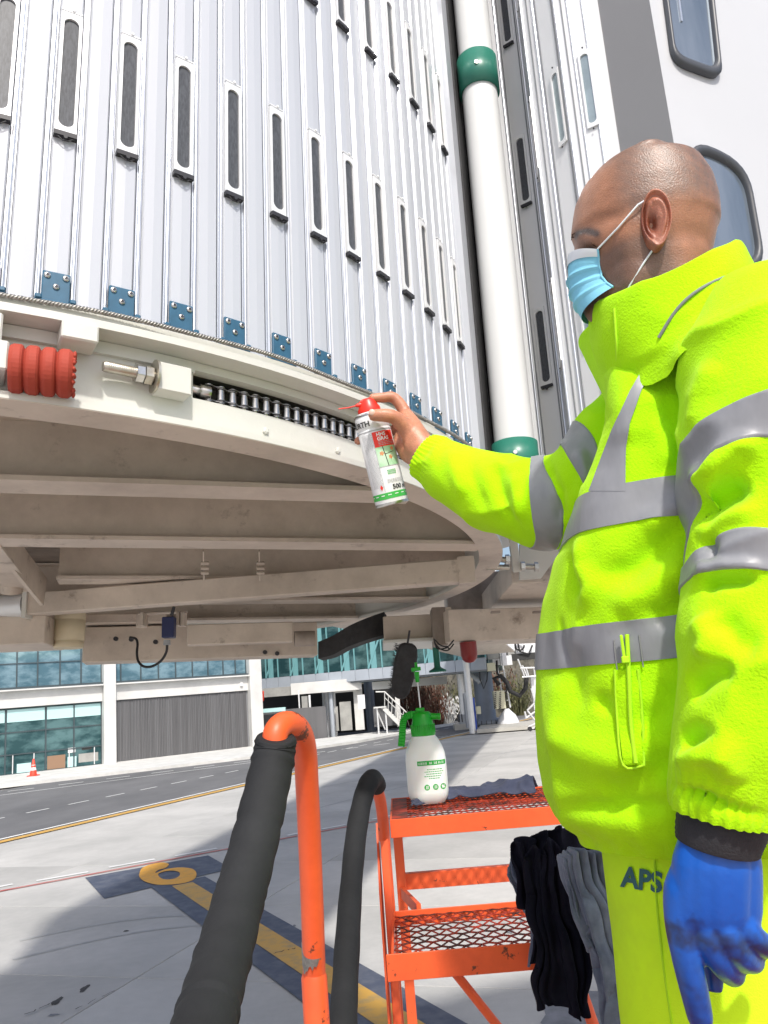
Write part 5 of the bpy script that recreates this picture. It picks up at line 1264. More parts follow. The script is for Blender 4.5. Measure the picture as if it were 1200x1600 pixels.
class Surf:
    """dense loft kept as a grid so that bands can be cut out of it"""
    def __init__(s, rows): s.rows = rows; s.n = len(rows); s.m = len(rows[0])
    def normals(s):
        P = np.array([[tuple(p) for p in r] for r in s.rows]); du = np.roll(P, -1, 1) - np.roll(P, 1, 1); dv = np.gradient(P, axis=0); N = np.cross(du, dv); L = np.linalg.norm(N, axis=2, keepdims=True); N = N / np.maximum(L, 1e-9)
        c = P.mean(axis=1, keepdims=True)
        if ((P - c) * N).sum() < 0: N = -N
        return P, N
    def displace(s, D):
        P, N = s.normals(); P = P + N * D[..., None]; s.rows = [[Vector(p) for p in r] for r in P]
    def smooth(s, it=1):
        P = np.array([[tuple(p) for p in r] for r in s.rows])
        for _ in range(it):
            Q = (np.roll(P, 1, 1) + np.roll(P, -1, 1)) / 2; R = P.copy(); R[1:-1] = (P[2:] + P[:-2]) / 2; P = P * .5 + Q * .25 + R * .25
        s.rows = [[Vector(p) for p in r] for r in P]
    def mb(s, r0=0, r1=None, off=0.0, sel=None, cap=False, thick=0.0):
        P, N = s.normals(); r1 = s.n - 1 if r1 is None else r1; q = MB(); vs = []; m = s.m
        for i in range(r0, r1 + 1): vs += [Vector(P[i, k] + N[i, k] * off) for k in range(m)]
        fs = [((i - r0) * m + k, (i - r0) * m + (k + 1) % m, (i - r0 + 1) * m + (k + 1) % m, (i - r0 + 1) * m + k) for i in range(r0, r1) for k in range(m) if sel is None or sel(i, k)]
        q.add(vs, fs, True)
        if thick:                                   # turn the two edges in, so that a band has a real edge
            for i, base in ((r0, 0), (r1, (r1 - r0) * m)):
                e = [Vector(P[i, k] + N[i, k] * (off - thick)) for k in range(m)]; q.add([vs[base + k] for k in range(m)] + e, [(k, (k + 1) % m, m + (k + 1) % m, m + k) for k in range(m)], True)
        return q
GAIN = 1.35
def crease_field(P, lines_, ):
    """sum of gaussian grooves (negative) or ridges (positive) along 3-D polylines"""
    D = np.zeros(P.shape[:2])
    for pts, w_, d_ in lines_:
        pts = np.array([tuple(p) for p in pts]); best = np.full(P.shape[:2], 1e9); tt = np.zeros(P.shape[:2]); n_ = len(pts) - 1
        for i in range(n_):
            a, b = pts[i], pts[i + 1]; ab = b - a; t = np.clip(((P - a) @ ab) / (ab @ ab), 0, 1); d2 = ((P - (a + t[..., None] * ab)) ** 2).sum(-1); mk = d2 < best; best = np.where(mk, d2, best); tt = np.where(mk, (i + t) / n_, tt)
        fade = np.clip(np.sin(np.pi * np.clip(tt, 0, 1)) * 1.6, 0.15, 1); D += d_ * GAIN * fade * np.exp(-best / (w_ * w_))
    return D
from mathutils.bvhtree import BVHTree
def bvh_of(q): return BVHTree.FromPolygons([tuple(p) for p in q.v], [tuple(f) for f in q.f])
def hit(bv, u, v, off=0.0, default_t=1.1):
    d = Vector(ray(u, v)).normalized(); r = bv.ray_cast(Vector(CAM), d)
    if r[0] is None: return at(u, v, default_t)
    n_ = r[1]; n_ = n_ if n_.dot(d) < 0 else -n_
    return r[0] + n_ * off

torso = Surf([[ring_pt(Vector((ax0.x, ax0.y, z)), af, ab_(z), bw_(z), 2 * math.pi * k / NR) for k in range(NR)] for z, af in zip(zs, afs)])
bv0 = bvh_of(torso.mb())
def L_(pts): return [hit(bv0, *p) for p in pts]
CR = [(L_([(1085, 800), (1040, 850), (990, 890), (930, 905)]), .016, -.010), (L_([(1092, 880), (1040, 905), (1000, 935), (960, 960)]), .018, .010),
      (L_([(1080, 775), (1050, 800), (1000, 830)]), .014, .007), (L_([(915, 835), (905, 880), (925, 915), (905, 960)]), .014, .008), (L_([(893, 860), (893, 900), (908, 940)]), .012, -.007),
      (L_([(1090, 930), (1050, 960), (1010, 968)]), .014, -.007), (L_([(1060, 1060), (1040, 1110), (1000, 1140)]), .016, -.008), (L_([(1080, 1010), (1070, 1080), (1060, 1160)]), .018, .008),
      (L_([(930, 1090), (945, 1100), (958, 1105)]), .010, -.008), (L_([(860, 1130), (900, 1170), (960, 1190), (1040, 1180)]), .025, .008), (L_([(1060, 1170), (1020, 1210), (980, 1235), (930, 1240)]), .018, -.009),
      (L_([(860, 1255), (930, 1262), (1000, 1262), (1055, 1250)]), .010, -.010), (L_([(1000, 560), (985, 640), (990, 700)]), .02, .006), (L_([(1030, 620), (1055, 690), (1065, 760)]), .016, -.010),
      (L_([(1010, 600), (1035, 680), (1050, 740)]), .014, .008), (L_([(870, 1050), (868, 1120), (875, 1190)]), .02, .006), (L_([(900, 1000), (895, 1060), (905, 1120)]), .016, -.005),
      (L_([(1000, 930), (985, 965), (975, 1010)]), .012, -.004), (L_([(872, 960), (876, 1000), (884, 1040)]), .006, -.004), (L_([(905, 965), (898, 1005), (893, 1040)]), .007, .004)]
P, N = torso.normals(); D = crease_field(P, CR)
for i in range(NT):
    for k in range(NR):
        p = Vector(P[i, k]); D[i, k] += fold_noise(p, 6.5, 3.0) * .009 + noise.noise(p * 22) * .0016
        # side of the body bulges softly; hem gathers
        z = p.z
        if z < ZB + .05: D[i, k] += -.012 * (1 - (z - ZB) / .05) ** 2 + .0015 * math.sin(k * .9) * (1 - (z - ZB) / .05)
torso.displace(D); torso.smooth(1)
inner = [[p * 1.0 for p in torso.rows[0]]]
P, N = torso.normals(); c = P[0].mean(axis=0)
rows_in = [[Vector(c + (Vector(p) - Vector(c)) * .95 + Vector((0, 0, .02))) if False else Vector(c) + (Vector(p) - Vector(c)) * .95 + Vector((0, 0, .03)) for p in P[0]]]
jq = torso.mb(); n0 = len(jq.v); jq.add([Vector(p) for p in P[0]] + rows_in[0], [(k, (k + 1) % NR, NR + (k + 1) % NR, NR + k) for k in range(NR)], True)
jq.add([Vector(p) for p in P[-1]], [tuple(range(NR))])
jacket = jq.build('jacket', 'hivis_fleece', PER)
bvT = bvh_of(torso.mb())
# waist and chest bands all the way round (rows of the loft)
def row_at(z): return int(np.argmin(abs(zs - z)))
def v2row(v, u=960): return row_at(hit(bvT, u, v).z)
def sweep_band(name, v0, v1, u=940):
    r0, r1 = v2row(v1, u), v2row(v0, u)
    b = torso.mb(r0, r1, .0022, thick=.003).build(name, 'reflective_tape', PER)
    for r in (r0, r1 - 1): torso.mb(r, r + 1, .0028).build('binding', 'tape_edge', b) if False else None
    return b
sweep_band('reflective_band', 975, 1035); sweep_band('reflective_band', 765, 822)
def px_strip(bv, Lp, Rp, nu, nv, off):
    """a grid laid on a surface between two lines of view points"""
    Ls = [np.array(p, float) for p in Lp]; Rs = [np.array(p, float) for p in Rp]
    def smp(A, f): x = f * (len(A) - 1); i = min(int(x), len(A) - 2); return A[i] + (A[i + 1] - A[i]) * (x - i)
    q = MB(); vs = []
    for j in range(nv + 1):
        a, b = smp(Ls, j / nv), smp(Rs, j / nv)
        for i in range(nu + 1): p = a + (b - a) * i / nu; vs.append(hit(bv, p[0], p[1], off))
    q.add(vs, [(j * (nu + 1) + i, j * (nu + 1) + i + 1, (j + 1) * (nu + 1) + i + 1, (j + 1) * (nu + 1) + i) for j in range(nv) for i in range(nu)], True); return q
st_ = px_strip(bvT, [(1060, 480), (1022, 545), (985, 612), (957, 675), (938, 725), (922, 768)], [(1072, 482), (1036, 545), (1003, 610), (985, 660), (979, 700), (978, 768)], 8, 40, .0026).build('shoulder_strap', 'reflective_tape', PER)
# pocket: welt, zip and puller
pk = px_strip(bvT, [(964, 1046), (968, 1120), (976, 1192)], [(998, 1046), (1001, 1120), (1004, 1192)], 6, 24, .004).build('pocket', 'hivis_fleece', PER)
def seam(bv, pts, r, m, name, par, off=.001): return MB().tube(spline([hit(bv, *p, off) for p in pts], 4), r, n=6).build(name, m, par)
seam(bvT, [(984, 992), (985, 1060), (989, 1130), (993, 1188)], .0028, 'hivis_thread', 'zip', pk, .006)
seam(bvT, [(963, 1046), (967, 1120), (975, 1193), (1005, 1193)], .0016, 'hivis_thread', 'welt_edge', pk, .004); seam(bvT, [(998, 1046), (1002, 1120), (1005, 1193)], .0020, 'hivis_thread', 'welt_edge', pk, .004)
pu = MB(); c = hit(bvT, 981, 1030, .010); pu.box(c, (.009, .005, .008)); pu.box(c + Vector((-.001, 0, .016)), (.0035, .003, .026)); pu.build('zip_puller', 'hivis_thread', pk, .001)
seam(bvT, [(960, 1000), (963, 1024), (966, 1046)], .0008, 'tape_edge', 'seam', pk, .003); seam(bvT, [(1000, 992), (1003, 1020), (1006, 1042)], .0008, 'tape_edge', 'seam', pk, .003)

# sleeves
def sleeve(cl, rr, seed, nr=170, nm=110, amp=.010, frq=9, sx=None, squash=1.0, cuff=.0):
    C = spline([at(*p) for p in cl], 12); Ls = [0]
    for a, b in zip(C[:-1], C[1:]): Ls.append(Ls[-1] + (b - a).length)
    T = Ls[-1]; rows = []; X = None; info = []
    fr_l = np.linspace(0, 1, len(cl))
    for j in range(nr + 1):
        f = j / nr; L = f * T; i = min(max(0, int(np.searchsorted(Ls, L)) - 1), len(C) - 2); g = (L - Ls[i]) / max(1e-9, Ls[i + 1] - Ls[i]); c = C[i].lerp(C[i + 1], g); a = C[max(0, i - 3)]; b = C[min(len(C) - 1, i + 4)]
        X_, Y_, Z_ = fr(b - a, sx if X is None else X); X = X_; pf = (i + g) / (len(C) - 1); r = float(np.interp(pf, fr_l, rr)); row = []
        for k in range(nm):
            ph = 2 * math.pi * k / nm; row.append(c + X_ * r * math.cos(ph) + Y_ * r * math.sin(ph) * squash)
        rows.append(row); info.append(pf)
    S = Surf(rows); P, N = S.normals(); D = np.zeros(P.shape[:2])
    for j in range(nr + 1):
        for k in range(nm):
            p = Vector(P[j, k]); ph = 2 * math.pi * k / nm; D[j, k] = fold_noise(p, frq, seed, (1, 1, 1)) * amp + noise.noise(p * 25) * .0012
            if cuff:
                e = max(0, 1 - (1 - j / nr) / cuff); D[j, k] += e ** .5 * (.0014 * math.sin(34 * ph + 4 * noise.noise(p * 30))) if e > 0 else 0
    S.displace(D); return S, info
near_cl = [(1165, 455, .97), (1192, 540, .935), (1204, 640, .91), (1203, 750, .895), (1208, 850, .875), (1207, 940, .86), (1192, 1030, .845), (1172, 1110, .84), (1152, 1180, .84), (1140, 1235, .84), (1136, 1266, .84)]
near_r = [.050, .092, .098, .094, .086, .088, .086, .078, .070, .062, .058]
NS_, ninfo = sleeve(near_cl, near_r, 11.0, nr=220, nm=130, amp=.009, frq=8, cuff=.08)
bvN = bvh_of(NS_.mb())
def LN(pts): return [hit(bvN, *p, 0, .86) for p in pts]
P, N = NS_.normals()
D = crease_field(P, [(LN([(1078, 752), (1105, 745), (1150, 700), (1195, 690)]), .012, .010), (LN([(1084, 785), (1100, 800), (1130, 775), (1175, 752)]), .015, -.020),
    (LN([(1085, 835), (1120, 808), (1195, 795)]), .014, .008), (LN([(1095, 915), (1120, 905), (1190, 902)]), .009, -.012), (LN([(1088, 895), (1130, 888), (1195, 890)]), .009, .008),
    (LN([(1090, 960), (1110, 1000), (1100, 1035)]), .014, .010), (LN([(1120, 960), (1150, 1000), (1190, 1010)]), .014, -.008), (LN([(1072, 1080), (1100, 1060), (1150, 1040)]), .012, -.012),
    (LN([(1062, 1165), (1085, 1150), (1130, 1140)]), .010, -.010), (LN([(1055, 1190), (1090, 1180), (1150, 1180)]), .010, .006), (LN([(1100, 1120), (1130, 1170), (1150, 1230)]), .014, .008),
    (LN([(1120, 560), (1090, 620), (1078, 680)]), .018, .007), (LN([(1100, 840), (1110, 855), (1112, 880)]), .009, -.010), (LN([(1052, 1225), (1100, 1245), (1190, 1275)]), .006, -.008)])
NS_.displace(D)
def sleeve_build(S, name):
    q = S.mb(); P, N = S.normals(); m = S.m
    e = [Vector(P[-1, k] - N[-1, k] * .012) + (Vector(P[-3].mean(axis=0)) - Vector(P[-1].mean(axis=0))) for k in range(m)]
    q.add([Vector(p) for p in P[-1]] + e, [(k, (k + 1) % m, m + (k + 1) % m, m + k) for k in range(m)], True); return q.build(name, 'hivis_fleece', PER)
sl = sleeve_build(NS_, 'sleeve')
def rows_band(S, va, vb, u, bv):                    # loft rows whose axis projects between two image rows
    P, _ = S.normals(); vv = [proj(P[j].mean(axis=0))[1] for j in range(S.n)]; r0 = int(np.argmin([abs(v - va) for v in vv])); r1 = int(np.argmin([abs(v - vb) for v in vv])); return min(r0, r1), max(r0, r1)
def tilt_band(S, par, pa, pb, tiltA, tiltB, off=.0022):
    """band whose two edges are slanted cuts: every column gets its own first and last row"""
    P, N = S.normals(); n_, m = S.n, S.m; q = MB(); nn = 26; vs = []
    for k in range(m):
        ph = 2 * math.pi * k / m; a = pa + tiltA[0] * math.cos(ph) + tiltA[1] * math.sin(ph); b = pb + tiltB[0] * math.cos(ph) + tiltB[1] * math.sin(ph)
        for i in range(nn + 1):
            r = (a + (b - a) * i / nn) * (n_ - 1); r = min(max(r, 0), n_ - 1.001); j = int(r); f = r - j
            p = P[j, k] * (1 - f) + P[j + 1, k] * f; nrm = N[j, k]; vs.append(Vector(p + nrm * (off if 0 < i < nn else off - .0025)))
    fs = [(k * (nn + 1) + i, k * (nn + 1) + i + 1, ((k + 1) % m) * (nn + 1) + i + 1, ((k + 1) % m) * (nn + 1) + i) for k in range(m) for i in range(nn)]
    q.add(vs, fs, True); return q.build('reflective_band', 'reflective_tape', par)
def fit_band(S, bv, par, topline, botline):
    """slant so that the near edges follow two view lines (left point, right point)"""
    P, N = S.normals(); n_, m = S.n, S.m
    from mathutils.kdtree import KDTree
    kd = KDTree(n_ * m)
    for j in range(n_):
        for k in range(m): kd.insert(tuple(P[j, k]), j * m + k)
    kd.balance()
    def fit(line):
        A = []; y = []
        for u, v in line:
            h = hit(bv, u, v, 0, .88); _, idx, _ = kd.find(h); j, k = divmod(idx, m); ph = 2 * math.pi * k / m; A.append((1, math.cos(ph), math.sin(ph))); y.append(j / (n_ - 1))
        A = np.array(A + [(0, .02, 0), (0, 0, .02)]); y = np.array(y + [0, 0]); s = np.linalg.lstsq(A, y, rcond=None)[0]; return s
    t, b = fit(topline), fit(botline); return tilt_band(S, par, t[0], b[0], (t[1], t[2]), (b[1], b[2]))
bvN = bvh_of(NS_.mb())
fit_band(NS_, bvN, sl, [(1085, 665), (1130, 638), (1190, 612)], [(1082, 745), (1110, 708), (1190, 684)])
fit_band(NS_, bvN, sl, [(1108, 852), (1130, 832), (1190, 824)], [(1100, 893), (1130, 892), (1190, 893)])
far_cl = [(1040, 610, 1.30), (985, 690, 1.30), (940, 752, 1.29), (895, 778, 1.315), (850, 785, 1.35), (800, 777, 1.385), (750, 760, 1.425), (710, 740, 1.46), (685, 724, 1.485), (665, 712, 1.50)]
far_r = [.075, .090, .086, .076, .0755, .070, .066, .058, .046, .042]
FS_, finfo = sleeve(far_cl, far_r, 5.0, nr=200, nm=110, amp=.007, frq=9, cuff=.10)
bvF = bvh_of(FS_.mb())
def LF(pts): return [hit(bvF, *p, 0, 1.35) for p in pts]
P, N = FS_.normals(); FS_.displace(crease_field(P, [(LF([(775, 720), (782, 770), (805, 815)]), .012, -.008), (LF([(800, 735), (808, 780), (815, 815)]), .010, .006), (LF([(860, 725), (875, 770), (880, 820)]), .010, -.007), (LF([(905, 700), (915, 740), (908, 790)]), .010, .007), (LF([(700, 700), (712, 740), (728, 780)]), .014, .005), (LF([(735, 700), (740, 750), (760, 800)]), .012, -.004)]))
fs_ = sleeve_build(FS_, 'sleeve'); bvF = bvh_of(FS_.mb())
fit_band(FS_, bvF, fs_, [(848, 722), (872, 770), (878, 840)], [(830, 722), (828, 770), (838, 838)])
fit_band(FS_, bvF, fs_, [(932, 690), (940, 740)], [(888, 712), (905, 750)])

# collar
def crow(fp, bp_, hw, lift=0.0, n=90):
    f, b = Vector(fp), Vector(bp_); c = (f + b) / 2; h = (f - b) / 2; out = []
    for k in range(n):
        ph = 2 * math.pi * k / n; ca, sa = math.cos(ph), math.sin(ph); e = 2.3; kk = (abs(ca) ** e + abs(sa) ** e) ** (-1 / e)
        out.append(c + h * ca * kk + SX * hw * sa * kk + UPV * lift * abs(sa))
    return out
cf = [((985, 640), (1215, 470), .165, -.045), ((968, 612), (1200, 448), .140, -.045), ((948, 598), (1188, 432), .124, -.048), ((935, 565), (1180, 412), .115, -.048), ((926, 530), (1172, 398), .108, -.048), ((920, 498), (1165, 386), .103, -.048), ((921, 480), (1158, 378), .100, -.050), ((926, 471), (1150, 376), .096, -.052), ((934, 475), (1143, 380), .090, -.052), ((938, 490), (1140, 395), .088, -.05), ((945, 530), (1138, 420), .086, -.04)]
def cpt(i, f):
    a, b, w_, l = cf[i]; return crow(at(*a, 1.135), at(*b, 1.02), w_ * 1.05, l)
rows_c = [cpt(i, 0) for i in range(len(cf))]
dense = []
for i in range(len(rows_c) - 1):
    for s_ in range(7): dense.append([rows_c[i][k].lerp(rows_c[i + 1][k], s_ / 7) for k in range(90)])
dense.append(rows_c[-1]); CS = Surf(dense); CS.smooth(4)
P, N = CS.normals(); D = np.zeros(P.shape[:2]); nr_ = P.shape[0]
for i in range(nr_):
    for k in range(90): D[i, k] = (fold_noise(Vector(P[i, k]), 9, 8.0, (1, 1, .8)) * .004 + noise.noise(Vector(P[i, k]) * 25) * .001) * (1 if i < nr_ * .7 else .3)
CS.displace(D)
for i in range(14):                          # the collar's skirt settles on the shoulders
    w_ = max(0, 1 - i / 12)
    for k in range(90):
        p = CS.rows[i][k]; best = None
        for bv_ in (bvT, bvN):
            r = bv_.find_nearest(p)
            if r[0] is not None and (best is None or r[3] < best[1]): best = (r[0], r[3], r[1])
        n_ = (p - best[0]); n_ = n_.normalized() if n_.length > 1e-6 else Vector((0, 0, 1)); CS.rows[i][k] = p.lerp(best[0] + n_ * .004, w_ if best[1] < .12 else w_ * .5)
CS.smooth(2)
collar = CS.mb().build('collar', 'hivis_fleece', PER); bvC = bvh_of(CS.mb())
seam(bvC, [(960, 482), (962, 510), (964, 545), (965, 590)], .0018, 'hivis_thread', 'zip_cover', collar, .0005)
seam(bvC, [(1180, 436), (1140, 432), (1095, 452), (1060, 482), (1030, 528)], .0022, 'tape_edge', 'piping', collar, .001)

# trousers and boots
def leg(cl, rr, seed): return sleeve(cl, rr, seed, nr=110, nm=80, amp=.006, frq=5)[0]
def wp(f, s, z): return Vector((ax0.x, ax0.y, 0)) + FX * f + SX * s + UPV * z
def loftw(pts, rad_, seed, name, m, par, nm=72, nr=110, amp=.006):
    C = spline([Vector(p) for p in pts], 10); rows = []; X = None
    for j in range(nr + 1):
        x = j / nr * (len(C) - 1); i = min(int(x), len(C) - 2); c = C[i].lerp(C[i + 1], x - i); X, Y, Z = fr(C[i + 1] - C[i], FX if X is None else X); a = float(np.interp(j / nr, np.linspace(0, 1, len(rad_)), [r[0] for r in rad_])); b = float(np.interp(j / nr, np.linspace(0, 1, len(rad_)), [r[1] for r in rad_]))
        rows.append([c + X * a * math.cos(2 * math.pi * k / nm) + Y * b * math.sin(2 * math.pi * k / nm) for k in range(nm)])
    S = Surf(rows); P, N = S.normals(); D = np.zeros(P.shape[:2])
    for j in range(nr + 1):
        for k in range(nm): D[j, k] = fold_noise(Vector(P[j, k]), 7, seed, (1, 1, .6)) * amp
    S.displace(D); q = S.mb(); return S, q.build(name, m, par)
# the trouser front must meet the photograph's edge: solve the forward shift
def fshift(u, v, r, s_): 
    z = at(u, v, 1.1).z; best = 0
    for f in np.linspace(-.1, .25, 141):
        if proj(wp(f + r, s_ * .5, z))[0] <= u: return f, z
    return .2, z
f1, z1 = fshift(946, 1302, .13, 0); f2, z2 = fshift(966, 1420, .12, 0); f3, z3_ = fshift(996, 1600, .10, 0)
S1, tr1 = loftw([wp(f1 - .005, -.0, z1 + .10), wp(f1 - .005, -.02, z1), wp(f2, -.05, z2), wp(f3, -.06, z3_), wp(f3 - .02, -.08, zp + .42), wp(f3 - .04, -.09, zp + .06)], [(.135, .18), (.13, .175), (.12, .12), (.10, .105), (.085, .09), (.08, .085)], 2.0, 'trouser_leg', 'hivis_trouser', PER)
S2, tr2 = loftw([wp(f1 - .01, .03, z1 + .10), wp(f1 - .01, .05, z1), wp(f2 - .02, .10, z2), wp(f3 - .04, .12, z3_), wp(f3 - .06, .13, zp + .42), wp(f3 - .08, .13, zp + .06)], [(.12, .13), (.12, .13), (.11, .11), (.095, .10), (.085, .09), (.08, .085)], 4.0, 'trouser_leg', 'hivis_trouser', PER)
bvL = bvh_of(S1.mb())
q = MB(); vs, fs = text_mesh('APS', 1.0, .035)
def tpx(x, y): return hit(bvL, 973 + x * 38 + y * 2 , 1384 + x * 6.0 - y * 44 + .0, .0022)
q.add([tpx(v[0], v[1]) for v in vs], fs); lg = q.build('logo_text', 'logo_teal', tr1)
seam(bvL, [(1022, 1300), (1026, 1400), (1036, 1500), (1050, 1600)], .0012, 'hivis_thread', 'seam', tr1)
for s_, fo in ((-.09, f3 - .04), (.13, f3 - .08)):
    q = MB(); c = wp(fo, s_, zp); prof = [(-.09, .035, .10), (-.04, .04, .12), (.03, .045, .09), (.10, .045, .065), (.16, .035, .05)]
    vs = []
    for d_, w_, h_ in prof:
        for k in range(16): a = 2 * math.pi * k / 16; vs.append(c + FX * d_ + SX * w_ * math.cos(a) + UPV * max(.002, h_ * .5 + h_ * .55 * math.sin(a)))
    q.add(vs, [(i * 16 + k, i * 16 + (k + 1) % 16, (i + 1) * 16 + (k + 1) % 16, (i + 1) * 16 + k) for i in range(4) for k in range(16)], True); q.add(vs[:16], [tuple(range(16))]); q.add(vs[-16:], [tuple(range(16))]); q.build('boot', 'black_rubber', PER)

# body: head, neck, trunk and limbs under the clothes, bare right hand; one fused surface
GAIN = 1.0
HF = Vector((-.945, .33, 0)).normalized(); HS = Vector((.33, .945, 0)).normalized()    # forward and far side of the head
hc = at(1010, 320, 1.08)
def on_sag(u, v):                          # view point carried to the head's middle plane
    d = Vector(ray(u, v)); o = Vector(CAM); return o + d * ((hc - o).dot(HS) / d.dot(HS))
front = [(1046, 213.5), (1032, 215), (1008, 221), (984, 232), (960, 247), (930, 268), (909, 292), (898, 321), (895, 350), (892, 374), (898, 388), (897, 402), (893, 418), (891, 432), (897, 445), (904, 455), (903, 466), (907, 478), (909, 490), (918, 503), (950, 512), (985, 530), (1000, 560)]
back = [(1046, 213.5), (1060, 215.5), (1080, 224), (1098, 239), (1116, 264), (1125, 291), (1127.5, 318), (1123, 345), (1117, 376), (1114, 395), (1115, 420), (1119, 460), (1125, 500), (1125, 530)]
fz = [(on_sag(u, v)) for u, v in front]; bz = [on_sag(u, v) for u, v in back]
f_z = [p.z for p in fz][::-1]; f_x = [(p - hc).dot(HF) for p in fz][::-1]; b_z = [p.z for p in bz][::-1]; b_x = [(p - hc).dot(HF) for p in bz][::-1]
ztop = max(fz[0].z, bz[0].z); zbot = min(f_z)
wz = [(213, 0), (216, .020), (224, .037), (240, .053), (262, .065), (290, .073), (320, .0765), (350, .077), (385, .073), (420, .067), (455, .062), (490, .057), (510, .052), (560, .046)]
w_z = [on_sag(1010, v).z for v, w_ in wz][::-1]; w_w = [w_ for v, w_ in wz][::-1]
NH, MH = 170, 120
def head_rows():
    rows = []
    for j in range(NH + 1):
        f = j / NH; z = ztop - 1e-4 - (ztop - zbot) * (f ** 1.25)
        xf, xb = interp(z, f_z, f_x), interp(z, b_z, b_x); w_ = interp(z, w_z, w_w); xm = (xf + xb) / 2; hx = (xf - xb) / 2
        row = []; vimg = interp(z, w_z, [v for v, _ in wz][::-1]); face = max(0, min(1, (vimg - 300) / 80)) * max(0, min(1, (520 - vimg) / 30))
        for k in range(MH):
            ph = 2 * math.pi * k / MH; ca, sa = math.cos(ph), math.sin(ph); e = 2.15; kk = (abs(ca) ** e + abs(sa) ** e) ** (-1 / e); x = ca * kk; y = sa * kk
            wf = 1 - .20 * max(0, x) ** 1.5 - .10 * face * max(0, x) ** 2 + .03 * max(0, -x)      # narrower face
            # nose: the middle keeps the profile, the cheeks fall back
            fall = 0
            if face > 0 and x > .2: fall = face * .016 * (1 - math.exp(-(y / .22) ** 2)) * min(1, (x - .2) / .4) * max(0, min(1, (vimg - 385) / 25))
            row.append(Vector((hc.x, hc.y, z)) + HF * (xm + hx * x - fall) + HS * (w_ * y * wf))
        rows.append(row)
    return rows
def contour(front, back):
    global f_z, f_x, b_z, b_x, ztop, zbot, fz
    fz = [on_sag(u, v) for u, v in front]; bz = [on_sag(u, v) for u, v in back]
    f_z = [p.z for p in fz][::-1]; f_x = [(p - hc).dot(HF) for p in fz][::-1]; b_z = [p.z for p in bz][::-1]; b_x = [(p - hc).dot(HF) for p in bz][::-1]
    ztop = max(fz[0].z, bz[0].z); zbot = min(f_z)
tgt = sorted([(u, v) for u, v in front if v < 330] + [(u, v) for u, v in back[1:] if v < 330]); tu, tv = [a for a, b in tgt], [b for a, b in tgt]
F_, B_ = [list(p) for p in front], [list(p) for p in back]
for it in range(5):                      # the crown is seen from below: settle the middle line until the outline fits
    contour(F_, B_); rows = head_rows()
    pr_ = np.array([proj(p) for r in rows[:110] for p in r[::2]])
    def sil(u): m = np.abs(pr_[:, 0] - u) < 4; return pr_[m, 1].min() if m.any() else None
    for L in (F_, B_):
        for p in L:
            if p[1] < 330:
                s_ = sil(p[0])
                if s_ is not None: p[1] = min(345, p[1] + .8 * max(-6, min(14, interp(p[0], tu, tv) - s_)))
    top = max(F_[0][1], B_[0][1]); F_[0][1] = B_[0][1] = min(F_[0][1], F_[1][1])
    for L in (F_, B_):
        for i in range(1, len(L)): L[i][1] = max(L[i][1], L[i - 1][1] + .5)
HSF = Surf(rows); P, N = HSF.normals()
bvH = bvh_of(HSF.mb())
def LH(pts): return [hit(bvH, *p, 0, 1.04) for p in pts]
D = crease_field(P, [(LH([(897, 372), (912, 368), (930, 374), (942, 384)]), .007, .0045), (LH([(902, 396), (915, 392), (930, 396)]), .0075, -.007), (LH([(915, 410), (935, 412), (955, 420)]), .014, .004), (LH([(985, 330), (980, 370), (985, 410)]), .014, .0025), (LH([(955, 330), (950, 350)]), .016, -.003),
     (LH([(1055, 360), (1085, 365), (1110, 372)]), .010, -.002), (LH([(1045, 350), (1048, 400), (1020, 470)]), .012, -.002), (LH([(945, 385), (958, 378)]), .004, -.002), (LH([(943, 392), (957, 392)]), .004, -.0015), (LH([(985, 455), (1000, 430), (1008, 410)]), .016, .003)])
HSF.displace(D); HSF.smooth(5)
body = HSF.mb(); body.add([p for p in HSF.rows[0]], [tuple(range(MH))]); body.add([p for p in HSF.rows[-1]], [tuple(range(MH))])
def limb(pts, r, n=24): body.tube(spline([Vector(p) for p in pts], 4), [float(np.interp(i / (4 * (len(pts) - 1)), np.linspace(0, 1, len(r)), r)) for i in range(4 * (len(pts) - 1) + 1)], n=n)
body.tube([wp(-.02, 0, zp + .76), wp(-.02, 0, zp + .95), wp(-.03, 0, zp + 1.15), wp(-.05, 0, zp + 1.30), wp(-.04, 0, zp + 1.40)], [.10, .11, .11, .085, .05], n=32)
nc = on_sag(1050, 520); body.tube([wp(-.03, 0, zp + 1.36), nc, on_sag(1035, 430)], [.055, .056, .055], n=24)
for s_, cl_, k in ((-1, near_cl, 0), (1, far_cl, 0)): limb([wp(-.04, s_ * .06, zp + 1.32)] + [at(*p) for p in cl_[1:]], [.035, .05, .045, .042, .04, .032, .028])
for s_, fo in ((-.09, f3 - .04), (.13, f3 - .08)): limb([wp(.02, s_ * .8, zp + .82), wp(fo + .02, s_, zp + .45), wp(fo, s_, zp + .06)], [.085, .06, .045])
